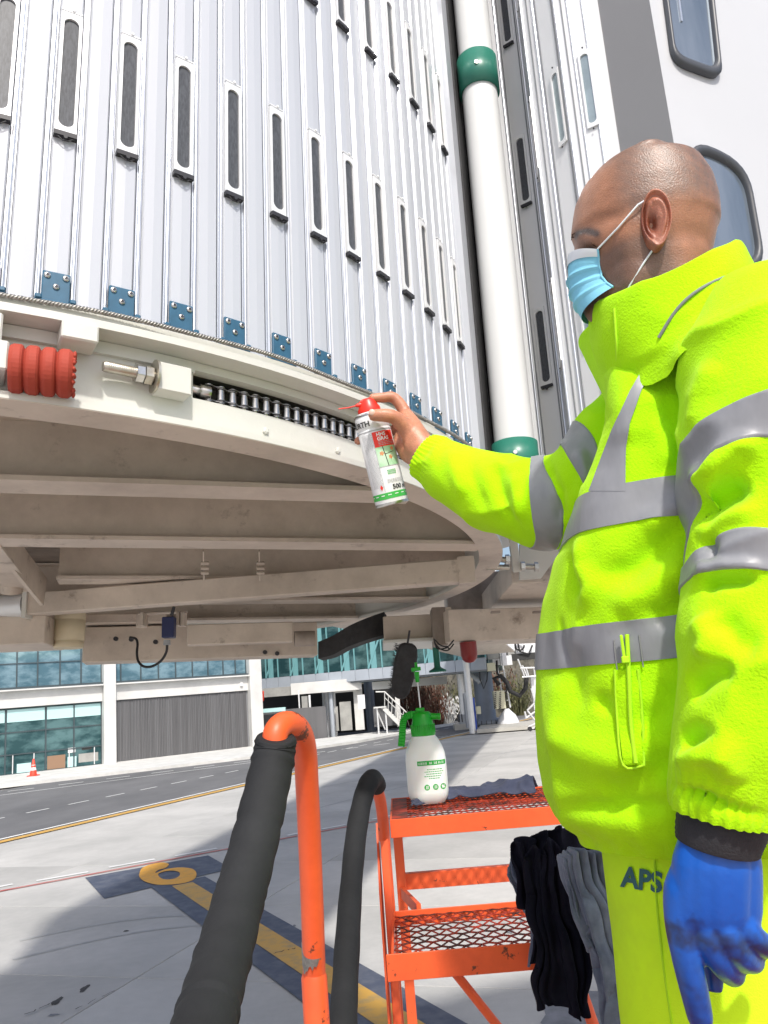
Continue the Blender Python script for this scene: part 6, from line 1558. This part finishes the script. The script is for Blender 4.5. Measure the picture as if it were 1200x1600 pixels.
# bare right hand round the can
def hp(*p): return at(*p)
limb([hp(680, 722, 1.49), hp(664, 708, 1.51), hp(650, 694, 1.53)], [.026, .026, .029])
limb([hp(664, 704, 1.515), hp(650, 686, 1.53), hp(640, 664, 1.548), hp(632, 645, 1.57)], [.026, .027, .022, .0125])
limb([hp(660, 714, 1.52), hp(643, 704, 1.545), hp(632, 690, 1.575), hp(627, 680, 1.60)], [.024, .026, .022, .013])
limb([hp(655, 712, 1.53), hp(640, 700, 1.56), hp(630, 702, 1.595)], [.024, .022, .012])
limb([hp(655, 694, 1.53), hp(641, 675, 1.53), hp(628, 661, 1.525)], [.022, .021, .0155])
limb([hp(630, 664, 1.524), hp(616, 652, 1.516), hp(600, 649, 1.511), hp(583, 649, 1.513), hp(578, 649, 1.515)], [.0160, .0135, .0128, .0112, .0075])      # thumb
limb([hp(636, 652, 1.565), hp(628, 636, 1.57), hp(615, 621, 1.572), hp(600, 621, 1.567), hp(583, 622, 1.560), hp(577, 622, 1.558)], [.0135, .0122, .0108, .0102, .009, .006])   # index on the nozzle
limb([hp(634, 662, 1.59), hp(622, 652, 1.605), hp(600, 655, 1.612), hp(580, 662, 1.606), hp(566, 668, 1.592)], [.012, .011, .0102, .0095, .007])
limb([hp(632, 678, 1.60), hp(620, 672, 1.612), hp(602, 676, 1.616), hp(580, 682, 1.606), hp(562, 688, 1.585), hp(558, 690, 1.575)], [.012, .011, .010, .0095, .009, .006])
limb([hp(630, 696, 1.60), hp(622, 694, 1.610), hp(606, 698, 1.612), hp(588, 702, 1.602), hp(576, 706, 1.588)], [.011, .010, .009, .008, .006])
bme = bpy.data.meshes.new('body'); bme.from_pydata([tuple(p) for p in body.v], [], body.f); bo = bpy.data.objects.new('body', bme); COL.objects.link(bo)
bm = bmesh.new(); bm.from_mesh(bme); bmesh.ops.remove_doubles(bm, verts=bm.verts, dist=1e-6); bmesh.ops.recalc_face_normals(bm, faces=bm.faces); bm.to_mesh(bme); bm.free()
rm = bo.modifiers.new('r', 'REMESH'); rm.mode = 'VOXEL'; rm.voxel_size = .0029; rm.use_smooth_shade = True
sm = bo.modifiers.new('s', 'SMOOTH'); sm.iterations = 3; sm.factor = .5
dg = bpy.context.evaluated_depsgraph_get(); dg.update(); me2 = bpy.data.meshes.new_from_object(bo.evaluated_get(dg)); bo.modifiers.clear(); bo.data = me2; me2.name = 'body'; bpy.data.meshes.remove(bme)
nv_head = len(me2.vertices)
bm = bmesh.new(); bm.from_mesh(me2)
# ear: raised rim, bowl and lobe, sewn on as part of the same mesh
ec = hit(bvH, 1022, 348, .001); eu = (on_sag(1014, 303) - on_sag(1024, 395)); EU = eu.normalized(); EO = (-HS + HF * -.28).normalized(); EU = (EU - EO * EU.dot(EO)).normalized(); EF = EU.cross(EO).normalized()
EF = EF if EF.dot(HF) > 0 else -EF
NRr, NA = 26, 56; G = []
for i in range(NRr + 1):
    r = i / NRr; row = []
    for k in range(NA):
        a = 2 * math.pi * k / NA; ca, sa = math.cos(a), math.sin(a)       # ca up, sa forward
        hh = .040; ww = (.0185 if sa < 0 else .0165) * (1 - .22 * max(0, -ca) ** 1.5 + .08 * max(0, ca))
        lobe = max(0, -ca - .45) / .55
        h = .0105 + .0035 * (-sa) + .002 * ca
        if r < .9: 
            h += -.0085 * math.exp(-((r * math.cos(a) + .12) ** 2 / .10 + (r * sa - .18) ** 2 / .10)) + .0030 * math.exp(-((r - .56) / .12) ** 2) * (1 - lobe) * (.4 + .6 * (sa < .3)) - .0040 * math.exp(-((r - .76) / .08) ** 2) * (1 - lobe)
        h += .0028 * math.exp(-((r - .90) / .08) ** 2) * (1 - .5 * lobe)
        if sa > .55: h -= .008 * (sa - .55) / .45 * r
        rr = r if r < .93 else .93 + (r - .93) * .6
        if r > .93: h -= .014 * ((r - .93) / .07) ** 1.5
        row.append(bm.verts.new(ec + EU * (hh * rr * ca) + EF * (ww * rr * sa) + EO * h))
    G.append(row)
bfs = []
for i in range(NRr):
    for k in range(NA):
        try: f_ = bm.faces.new((G[i][k], G[i][(k + 1) % NA], G[i + 1][(k + 1) % NA], G[i + 1][k])); f_.smooth = True; bfs.append(f_)
        except ValueError: pass
bmesh.ops.remove_doubles(bm, verts=[v for r_ in G[:1] for v in r_], dist=1e-6)
bm.to_mesh(me2); bm.free()
ca_ = me2.color_attributes.new('tone', 'FLOAT_COLOR', 'POINT'); cols = np.zeros((len(me2.vertices), 4)); co = np.array([tuple(v.co) for v in me2.vertices])
SKIN = np.array((.325, .148, .080)); SCALP = np.array((.165, .105, .078)); BEARD = np.array((.125, .074, .054)); PINK = np.array((.34, .130, .078)); EARIN = np.array((.20, .055, .028))
hcn = np.array(tuple(hc)); q = co - hcn; fx_ = q @ np.array(tuple(HF)); zz = co[:, 2]
def zpx(v): return on_sag(1000, v).z
def sst(x, a, b): t = np.clip((x - a) / (b - a), 0, 1); return t * t * (3 - 2 * t)
nzv = np.array([noise.noise(Vector(p) * 45) for p in co[:1]]) if False else np.sin(co[:, 0] * 310 + co[:, 2] * 170) * np.sin(co[:, 1] * 260 - co[:, 2] * 220)
hl = -.005 + .34 * (zz - zpx(330))          # hairline leans back towards the ear
scalp = sst(zz, zpx(385), zpx(345)) * sst(-fx_, -.050 + 0 * hl, -.015) * sst(zz, zpx(430), zpx(380))
scalp = np.maximum(scalp, sst(zz, zpx(300), zpx(270)) * sst(-fx_, -.065, -.03)); scalp *= .85 + .15 * nzv
beard = sst(zz, zpx(395), zpx(425)) * sst(fx_, -.035, .0) * sst(zz, zpx(520), zpx(480)) + sst(fx_, -.02, .0) * sst(-fx_, -.03, -.015) * sst(zz, zpx(400), zpx(380)) * sst(-zz, -zpx(340), -zpx(365)) * .6
isn = (np.linalg.norm(q, axis=1) < .35)[:, None]
c_ = SKIN[None] * np.ones((len(co), 1)); c_ = c_ * (1 - scalp[:, None] * isn) + SCALP * scalp[:, None] * isn; bd = np.clip(beard, 0, .8)[:, None] * isn; c_ = c_ * (1 - bd) + BEARD * bd
ecn = np.array(tuple(ec)); de = np.linalg.norm(co - ecn, axis=1)[:, None]; isear = (np.arange(len(co)) >= nv_head)[:, None]; c_ = np.where(isear, PINK, c_)
dpt = ((co - ecn) @ np.array(tuple(EO)))[:, None]; kk_ = np.clip((.0085 - dpt) / .006, 0, 1) * (de < .026) * isear; c_ = c_ * (1 - kk_) + EARIN * kk_
hand = (np.linalg.norm(co - np.array(tuple(hp(630, 670, 1.55))), axis=1) < .12)[:, None]; c_ = np.where(hand, np.array((.47, .20, .115)), c_)
for kx in ((613, 618, 1.56), (622, 652, 1.505), (630, 640, 1.56)):
    d_ = np.linalg.norm(co - np.array(tuple(hp(*kx))), axis=1)[:, None]; k_ = np.exp(-(d_ / .012) ** 2) * .35; c_ = c_ * (1 - k_) + np.array((.40, .13, .08)) * k_
for L3, w_, amt, cc in ((LH([(896, 375), (904, 366), (918, 362), (932, 366), (944, 374)]), .0062, .97, (.030, .018, .013)), (LH([(900, 399), (908, 393), (918, 391), (930, 396)]), .0045, .9, (.025, .013, .010)), (LH([(900, 385), (915, 381), (930, 384)]), .006, .45, (.14, .06, .04)), (LH([(935, 388), (950, 380)]), .002, .4, (.16, .07, .045))):  # brow and lash colour, plus shade painted into eye socket and creases
    dd = -crease_field(co[None], [(L3, w_, -1.0)])[0][:, None]; dd = np.clip(dd * 1.3, 0, 1) * amt * (~isear); c_ = c_ * (1 - dd) + np.array(cc) * dd
cols[:, :3] = c_; cols[:, 3] = 1; ca_.data.foreach_set('color', cols.astype(np.float32).ravel())
me2.transform(Matrix.Translation(-Vector(PER['_base']))); me2.materials.clear(); me2.materials.append(MATS['skin']); bo.parent = PER; bo['_base'] = PER['_base']
for p in me2.polygons: p.use_smooth = True
# thumb nail, brow, eye
q = MB(); nc_ = hp(581, 644, 1.5025); x, y, z = fr(hp(600, 649, 1.511) - hp(578, 648, 1.515)); 
q.lathe([(.0001, .0012), (.0045, .0008), (.0062, -.0004), (.0064, -.002)], nc_, (hp(581, 644, 1.49) - hp(583, 649, 1.513)), n=16); q.build('thumbnail', 'nail', PER)
q = MB(); rr = random.Random(2)
for k in range(420):
    f = rr.random(); u = 893 + 44 * f; v = 371 - 8 * math.sin(math.pi * min(1, f * 1.3)) + 17 * f * f + rr.uniform(-4.0, 4.5) * (1 - f * .7); p = hit(bvH, u, v, .0008, 1.05); d_ = (HF * -.8 + UPV * rr.uniform(-.5, .3)).normalized() * .0035; s_ = UPV * .0004; q.add([p - s_, p + s_, p + d_ - HS * .002], [(0, 1, 2)])
o = q.build('eyebrow', 'brow_hair', PER)
q = MB(); q.tube(spline([hit(bvH, u, v, .0008, 1.04) for u, v in ((902, 398), (909, 392), (918, 391), (927, 396))]), [.0008] * 3 + [.0018] * 13, n=6) if False else q.tube(spline([hit(bvH, u, v, .0006, 1.04) for u, v in ((901, 398), (908, 393), (917, 392), (926, 397))]), .0013, n=6); q.build('eyelashes', 'brow_hair', PER)
q = MB(); q.lathe([(.0001, .004), (.003, .0025), (.0038, 0)], hit(bvH, 912, 398, -.0015, 1.04), (hit(bvH, 912, 398, .01, 1.04) - hit(bvH, 912, 398, 0, 1.04)), n=14); q.build('eye', 'eye_white', PER)

# face mask with pleats, white top edge and ear loops
mtop = [(889, 409), (888, 430), (889, 448), (892, 465), (899, 482), (909, 499)]         # front edge, top to bottom
mside = [(936, 389), (938, 405), (940, 420), (944, 434), (950, 442), (960, 449)]
rows = []; NM_ = 36
for j in range(NM_ + 1):
    f = j / NM_ * 5; i = min(int(f), 4); g = f - i; fu = [mtop[i][k] + (mtop[i + 1][k] - mtop[i][k]) * g for k in (0, 1)]; su = [mside[i][k] + (mside[i + 1][k] - mside[i][k]) * g for k in (0, 1)]
    pf = on_sag(*fu); pn = hit(bvH, su[0], su[1], .003, 1.03); mid = pn - pf; d_ = (pn - pf); lat = d_.dot(HS); fw_ = d_ - HS * lat; fwd = fw_
    row = []
    for s_ in np.linspace(-1, 1, 41):
        a = abs(s_) * math.pi / 2; row.append(pf + fwd * (1 - math.cos(a)) ** 1.0 + HS * (lat * math.sin(a) ** .9 if s_ >= 0 else -lat * math.sin(a) ** .9))
    pl = 0
    for pc in (.36, .58, .8): x = j / NM_ - pc; pl += .0035 * (math.exp(-(x / .035) ** 2) if x < 0 else math.exp(-(x / .008) ** 2))
    row = [p + HF * pl * (.4 + .6 * abs(math.cos(math.pi / 2 * s_))) - HS * (pl * .6 if s_ > 0 else -pl * .6) for p, s_ in zip(row, np.linspace(-1, 1, 41))]
    rows.append(row)
def gridmb(R): n_, m = len(R), len(R[0]); return MB().add([p for r in R for p in r], [(i * m + k, i * m + k + 1, (i + 1) * m + k + 1, (i + 1) * m + k) for i in range(n_ - 1) for k in range(m - 1)], True)
mk = gridmb(rows).build('face_mask', 'mask_blue', PER)
edge = [[p + HF * .0012 - HS * .0008 * (1 if s_ > 0 else -1) for p, s_ in zip(rows[j], np.linspace(-1, 1, 41))] for j in range(0, 6)]
gridmb(edge).build('top_edge', 'mask_white', mk)
near_i = 40 if (rows[0][40] - Vector(CAM)).length < (rows[0][0] - Vector(CAM)).length else 0
MB().tube([rows[j][near_i] for j in range(0, NM_ + 1, 3)], .0016, n=6).build('side_binding', 'mask_blue', mk)
A = rows[0][near_i]; B = hit(bvH, 968, 357, .004, 1.02); Cc = hit(bvH, 998, 323, .006, 1.01); E_ = hit(bvH, 1012, 312, .002, 1.01)
MB().tube([A, A.lerp(B, .6), B, Cc, E_], .0013, n=6).build('ear_loop', 'mask_white', mk)
F1 = hit(bvH, 1030, 376, .004, 1.02); F2 = hit(bvH, 1006, 412, .003, 1.03); F3 = hit(bvH, 985, 447, .002, 1.03); F4 = rows[-1][near_i]
MB().tube([hit(bvH, 1036, 362, .002, 1.0), F1, F2, F3, hit(bvH, 972, 470, .003, 1.03)], .0013, n=6).build('ear_loop', 'mask_white', mk)

# gloved left hand hanging at the side
GL = MB()
def gl(pts, r, n=20): GL.tube(spline([at(*p) for p in pts], 5), [float(np.interp(i / (5 * (len(pts) - 1)), np.linspace(0, 1, len(r)), r)) for i in range(5 * (len(pts) - 1) + 1)], n=n)
for du, dt in ((-38, .0), (-19, -.006), (0, -.010), (19, -.010), (38, -.002)): gl([(1122 + du * .55, 1300, .835 + dt * .5), (1120 + du * .85, 1350, .832 + dt), (1118 + du, 1420, .832 + dt), (1120 + du, 1465, .838 + dt)], [.021, .024, .022, .016])
gl([(1085, 1340, .835), (1068, 1390, .835), (1066, 1440, .832), (1072, 1490, .826), (1084, 1545, .823), (1094, 1590, .825), (1098, 1612, .828)], [.016, .020, .018, .0155, .0145, .0130, .007])   # forefinger, straight down
gl([(1102, 1420, .826), (1110, 1470, .817), (1128, 1505, .820), (1145, 1522, .835), (1150, 1520, .850)], [.015, .0145, .0135, .0125, .008])
gl([(1125, 1420, .822), (1138, 1465, .812), (1160, 1494, .818), (1176, 1502, .835), (1180, 1496, .85)], [.015, .0142, .0135, .012, .008])
gl([(1148, 1415, .824), (1168, 1455, .815), (1190, 1475, .822), (1202, 1478, .840), (1204, 1470, .852)], [.0145, .0135, .0125, .0115, .008])
gl([(1085, 1400, .850), (1100, 1460, .862), (1112, 1510, .862), (1116, 1550, .855)], [.016, .0145, .013, .008])
gme = bpy.data.meshes.new('glove'); gme.from_pydata([tuple(p) for p in GL.v], [], GL.f); go = bpy.data.objects.new('glove', gme); COL.objects.link(go)
bm = bmesh.new(); bm.from_mesh(gme); bmesh.ops.recalc_face_normals(bm, faces=bm.faces); bm.to_mesh(gme); bm.free()
rm = go.modifiers.new('r', 'REMESH'); rm.mode = 'VOXEL'; rm.voxel_size = .0022; rm.use_smooth_shade = True; sm = go.modifiers.new('s', 'SMOOTH'); sm.iterations = 6
dg = bpy.context.evaluated_depsgraph_get(); dg.update(); m3 = bpy.data.meshes.new_from_object(go.evaluated_get(dg)); go.modifiers.clear(); go.data = m3; m3.name = 'glove'; 
gm = mat('glove_latex', (0.004, 0.075, 0.40), 0.33, bump=.0006, bscale=90); nt = gm.node_tree; vc = nt.nodes.new('ShaderNodeVertexColor'); vc.layer_name = 'tone'; nt.links.new(vc.outputs[0], nt.nodes['Principled BSDF'].inputs['Base Color']); m3.materials.append(gm)
for p in m3.polygons: p.use_smooth = True
g3 = np.array([tuple(v.co) for v in m3.vertices]); zk = at(1110, 1462, .83).z; xk = at(1110, 1462, .83).x
kz = g3[:, 2] - zk + .22 * (g3[:, 0] - xk); nn_ = np.array([noise.noise(Vector(p) * 70) + .5 * noise.noise(Vector(p) * 190) for p in g3])
dk_ = np.clip(1 - np.abs(kz + nn_ * .012) / .017, 0, 1) ** .7 * .85; dk_ = np.maximum(dk_, np.clip(-kz / .05, 0, 1) * (.42 + .3 * nn_)); dk_ = np.clip(dk_, 0, .92); dk_ = np.maximum(dk_, np.clip((g3[:, 0] - at(1186, 1400, .83).x) / .006, 0, 1))
BL = np.array((.004, .085, .42)); cg = BL[None] * (1 - dk_[:, None]) + np.array((.010, .014, .035)) * dk_[:, None]; cg4 = np.ones((len(g3), 4)); cg4[:, :3] = cg
m3.color_attributes.new('tone', 'FLOAT_COLOR', 'POINT').data.foreach_set('color', cg4.astype(np.float32).ravel())
m3.transform(Matrix.Translation(-Vector(PER['_base']))); go.parent = PER; go['label'] = 'blue dipped work glove'; go['_base'] = PER['_base']
q = MB(); cl_ = [at(*p) for p in ((1142, 1235, .84), (1132, 1270, .838), (1124, 1300, .836), (1121, 1322, .835))]
sp = spline(cl_, 8); q.tube(sp, [float(np.interp(i / (len(sp) - 1), [0, .5, 1], [.046, .045, .041])) + .0007 * (i % 2) for i in range(len(sp))], n=40); q.build('knit_cuff', 'glove_black', go)

# ------------------------------------------------------------------ aerosol can in his hand
ca0, ca1 = at(612.5, 787, 1.56), at(579, 650, 1.562); CZ = (ca1 - ca0).normalized(); tow = (Vector(CAM) - ca0); tow = (tow - CZ * tow.dot(CZ)).normalized(); CX = -CZ.cross(tow); CX = CX if CX.dot(Vector(XW)) > 0 else -CX
CR_ = .0325; CL = (ca1 - ca0).length
CAN = thing('spray_can', ca0, 'white aerosol can with red cap, red and green label, held in his bare hand', 'spray can')
def cs(x, z, off=.0004):                     # arc length x (0 = towards the camera) and height z on the can
    a = x / CR_; return ca0 + CZ * z + (tow * math.cos(a) + CX * math.sin(a)) * (CR_ + off)
body_c = MB().lathe([(.001, .010), (.015, .008), (.024, .003), (.0285, -.001), (.0305, -.002), (.0322, .001), (.0322, .003), (CR_, .005), (CR_, CL - .030), (CR_ - .0012, CL - .028), (CR_ - .0012, CL - .0265), (CR_, CL - .025), (CR_, CL - .004), (.030, CL + .001), (.0265, CL + .006)], ca0, CZ, n=64, x=tow, cap=False).build('body', 'can_white', CAN)
MB().lathe([(.0332, -.002), (.0336, 0), (.0332, .003)], ca0, CZ, n=64, x=tow, cap=False).build('base_rim', 'steel', body_c)
MB().lathe([(.001, .0095), (.015, .0075), (.0285, -.0012)], ca0 - CZ * .0006, CZ, n=48, cap=False).build('base', 'zinc', body_c)
MB().lathe([(.0325, CL + .0), (.0318, CL + .003), (.029, CL + .004)], ca0, CZ, n=48, cap=False).build('shoulder_rim', 'steel', body_c)
cp_ = MB().lathe([(.0225, CL + .003), (.0225, CL + .014), (.019, CL + .020), (.0165, CL + .030), (.012, CL + .034), (.0, CL + .035)], ca0, CZ, n=32).build('spray_cap', 'can_red', CAN)
noz = MB(); tp_ = ca0 + CZ * (CL + .018); noz.tube([tp_, at(566, 632, 1.555), at(556, 634, 1.553)], [.007, .006, .003], n=12); noz.tube([at(562, 632.5, 1.554), at(545, 637, 1.552), at(529, 639, 1.55)], .0013, n=8); noz.build('straw_nozzle', 'can_red', cp_)
def patch(x0, x1, z0, z1, m, name='label_print', off=.0005, par=body_c, n=12):
    q = MB(); q.add([cs(x0 + (x1 - x0) * i / n, z0, off) for i in range(n + 1)] + [cs(x0 + (x1 - x0) * i / n, z1, off) for i in range(n + 1)], [(i, i + 1, n + 2 + i, n + 1 + i) for i in range(n)], True); return q.build(name, m, par)
RX = -.006
patch(-.10, .10, .010, .022, 'can_green', n=60)
for k in range(-6, 7): patch(k * .0135 - .003, k * .0135 + .004, .0165, .018, 'label_white', off=.0008)
patch(-.10, .10, CL - .0335, CL - .0315, 'print_grey', n=60)
patch(RX, .040, CL - .066, CL - .036, 'can_red'); patch(RX, .040, CL - .104, CL - .066, 'can_pale_green')
patch(RX, .040, CL - .105, CL - .104, 'print_grey', off=.0007); patch(RX - .0012, RX - .0006, .024, CL - .036, 'print_grey', off=.0007)
q = MB(); P_ = spline([cs(.008, CL - .066, .0009), cs(.0095, CL - .080, .0009), cs(.012, CL - .104, .0009)]); q.tube(P_, .0007, n=4); q.tube(spline([cs(.0095, CL - .081, .0009), cs(.018, CL - .080, .0009), cs(.030, CL - .078, .0009)]), .0005, n=4); q.build('label_print', 'print_black', body_c)
for x, z in ((.004, CL - .079), (.020, CL - .088), (.027, CL - .072)):
    q = MB()
    for k in range(5): a = k * 1.2566; q.add([cs(x, z, .001), cs(x + .0035 * math.cos(a - .4), z + .0035 * math.sin(a - .4), .001), cs(x + .0046 * math.cos(a), z + .0046 * math.sin(a), .001), cs(x + .0035 * math.cos(a + .4), z + .0035 * math.sin(a + .4), .001)], [(0, 1, 2, 3)])
    q.build('label_print', 'print_orange', body_c)
def ctext(txt, size, x0, z0, m, bold=.0): q = MB(); put_text(q, txt, size, lambda x, y: cs(x0 + x, z0 + y, .0010), bold); return q.build('label_text', m, body_c)
ctext('WÜRTH', .0145, -.0585, CL - .022, 'print_black', .0004); ctext('HHS', .0095, .0015, CL - .0450, 'label_white', .0003); ctext('GRAS', .0095, .0015, CL - .0535, 'label_white', .0003); ctext('500 ml', .0125, .009, .0265, 'print_black', .0003)
rr = random.Random(6); q = MB()
z = .034
while z < CL - .038:
    x = -.030
    while x < RX - .003:
        w_ = rr.uniform(.0012, .0032); q.add([cs(x, z, .0007), cs(x + w_, z, .0007), cs(x + w_, z + .0009, .0007), cs(x, z + .0009, .0007)], [(0, 1, 2, 3)]); x += w_ + .0008
    z += .0022
for z in (.045, .0425, .040, CL - .057, CL - .060, CL - .063):
    x = RX + .008
    while x < .034: w_ = rr.uniform(.0015, .005); q.add([cs(x, z, .0011), cs(x + w_, z, .0011), cs(x + w_, z + .0011, .0011), cs(x, z + .0011, .0011)], [(0, 1, 2, 3)]); x += w_ + .001
o = q.build('fine_print', 'print_grey', body_c); o['kind'] = 'stuff'
q = MB(); q.add([cs(-.012, .0275, .0011), cs(-.009, .033, .0011), cs(-.012, .0385, .0011), cs(-.015, .033, .0011)], [(0, 1, 2, 3)]); q.build('label_print', 'can_red', body_c)
q = MB()
for i in range(7):
    for j in range(3): q.add([cs(.006 + i * .0026 + .0008 * (j % 2), CL - .112 - j * .0032, .0008), cs(.0077 + i * .0026 + .0008 * (j % 2), CL - .112 - j * .0032, .0008), cs(.0077 + i * .0026, CL - .1142 - j * .0032, .0008), cs(.006 + i * .0026, CL - .1142 - j * .0032, .0008)], [(0, 1, 2, 3)])
q.build('label_print', 'can_green', body_c)
for o in bpy.data.objects:
    if '_base' in o: del o['_base']
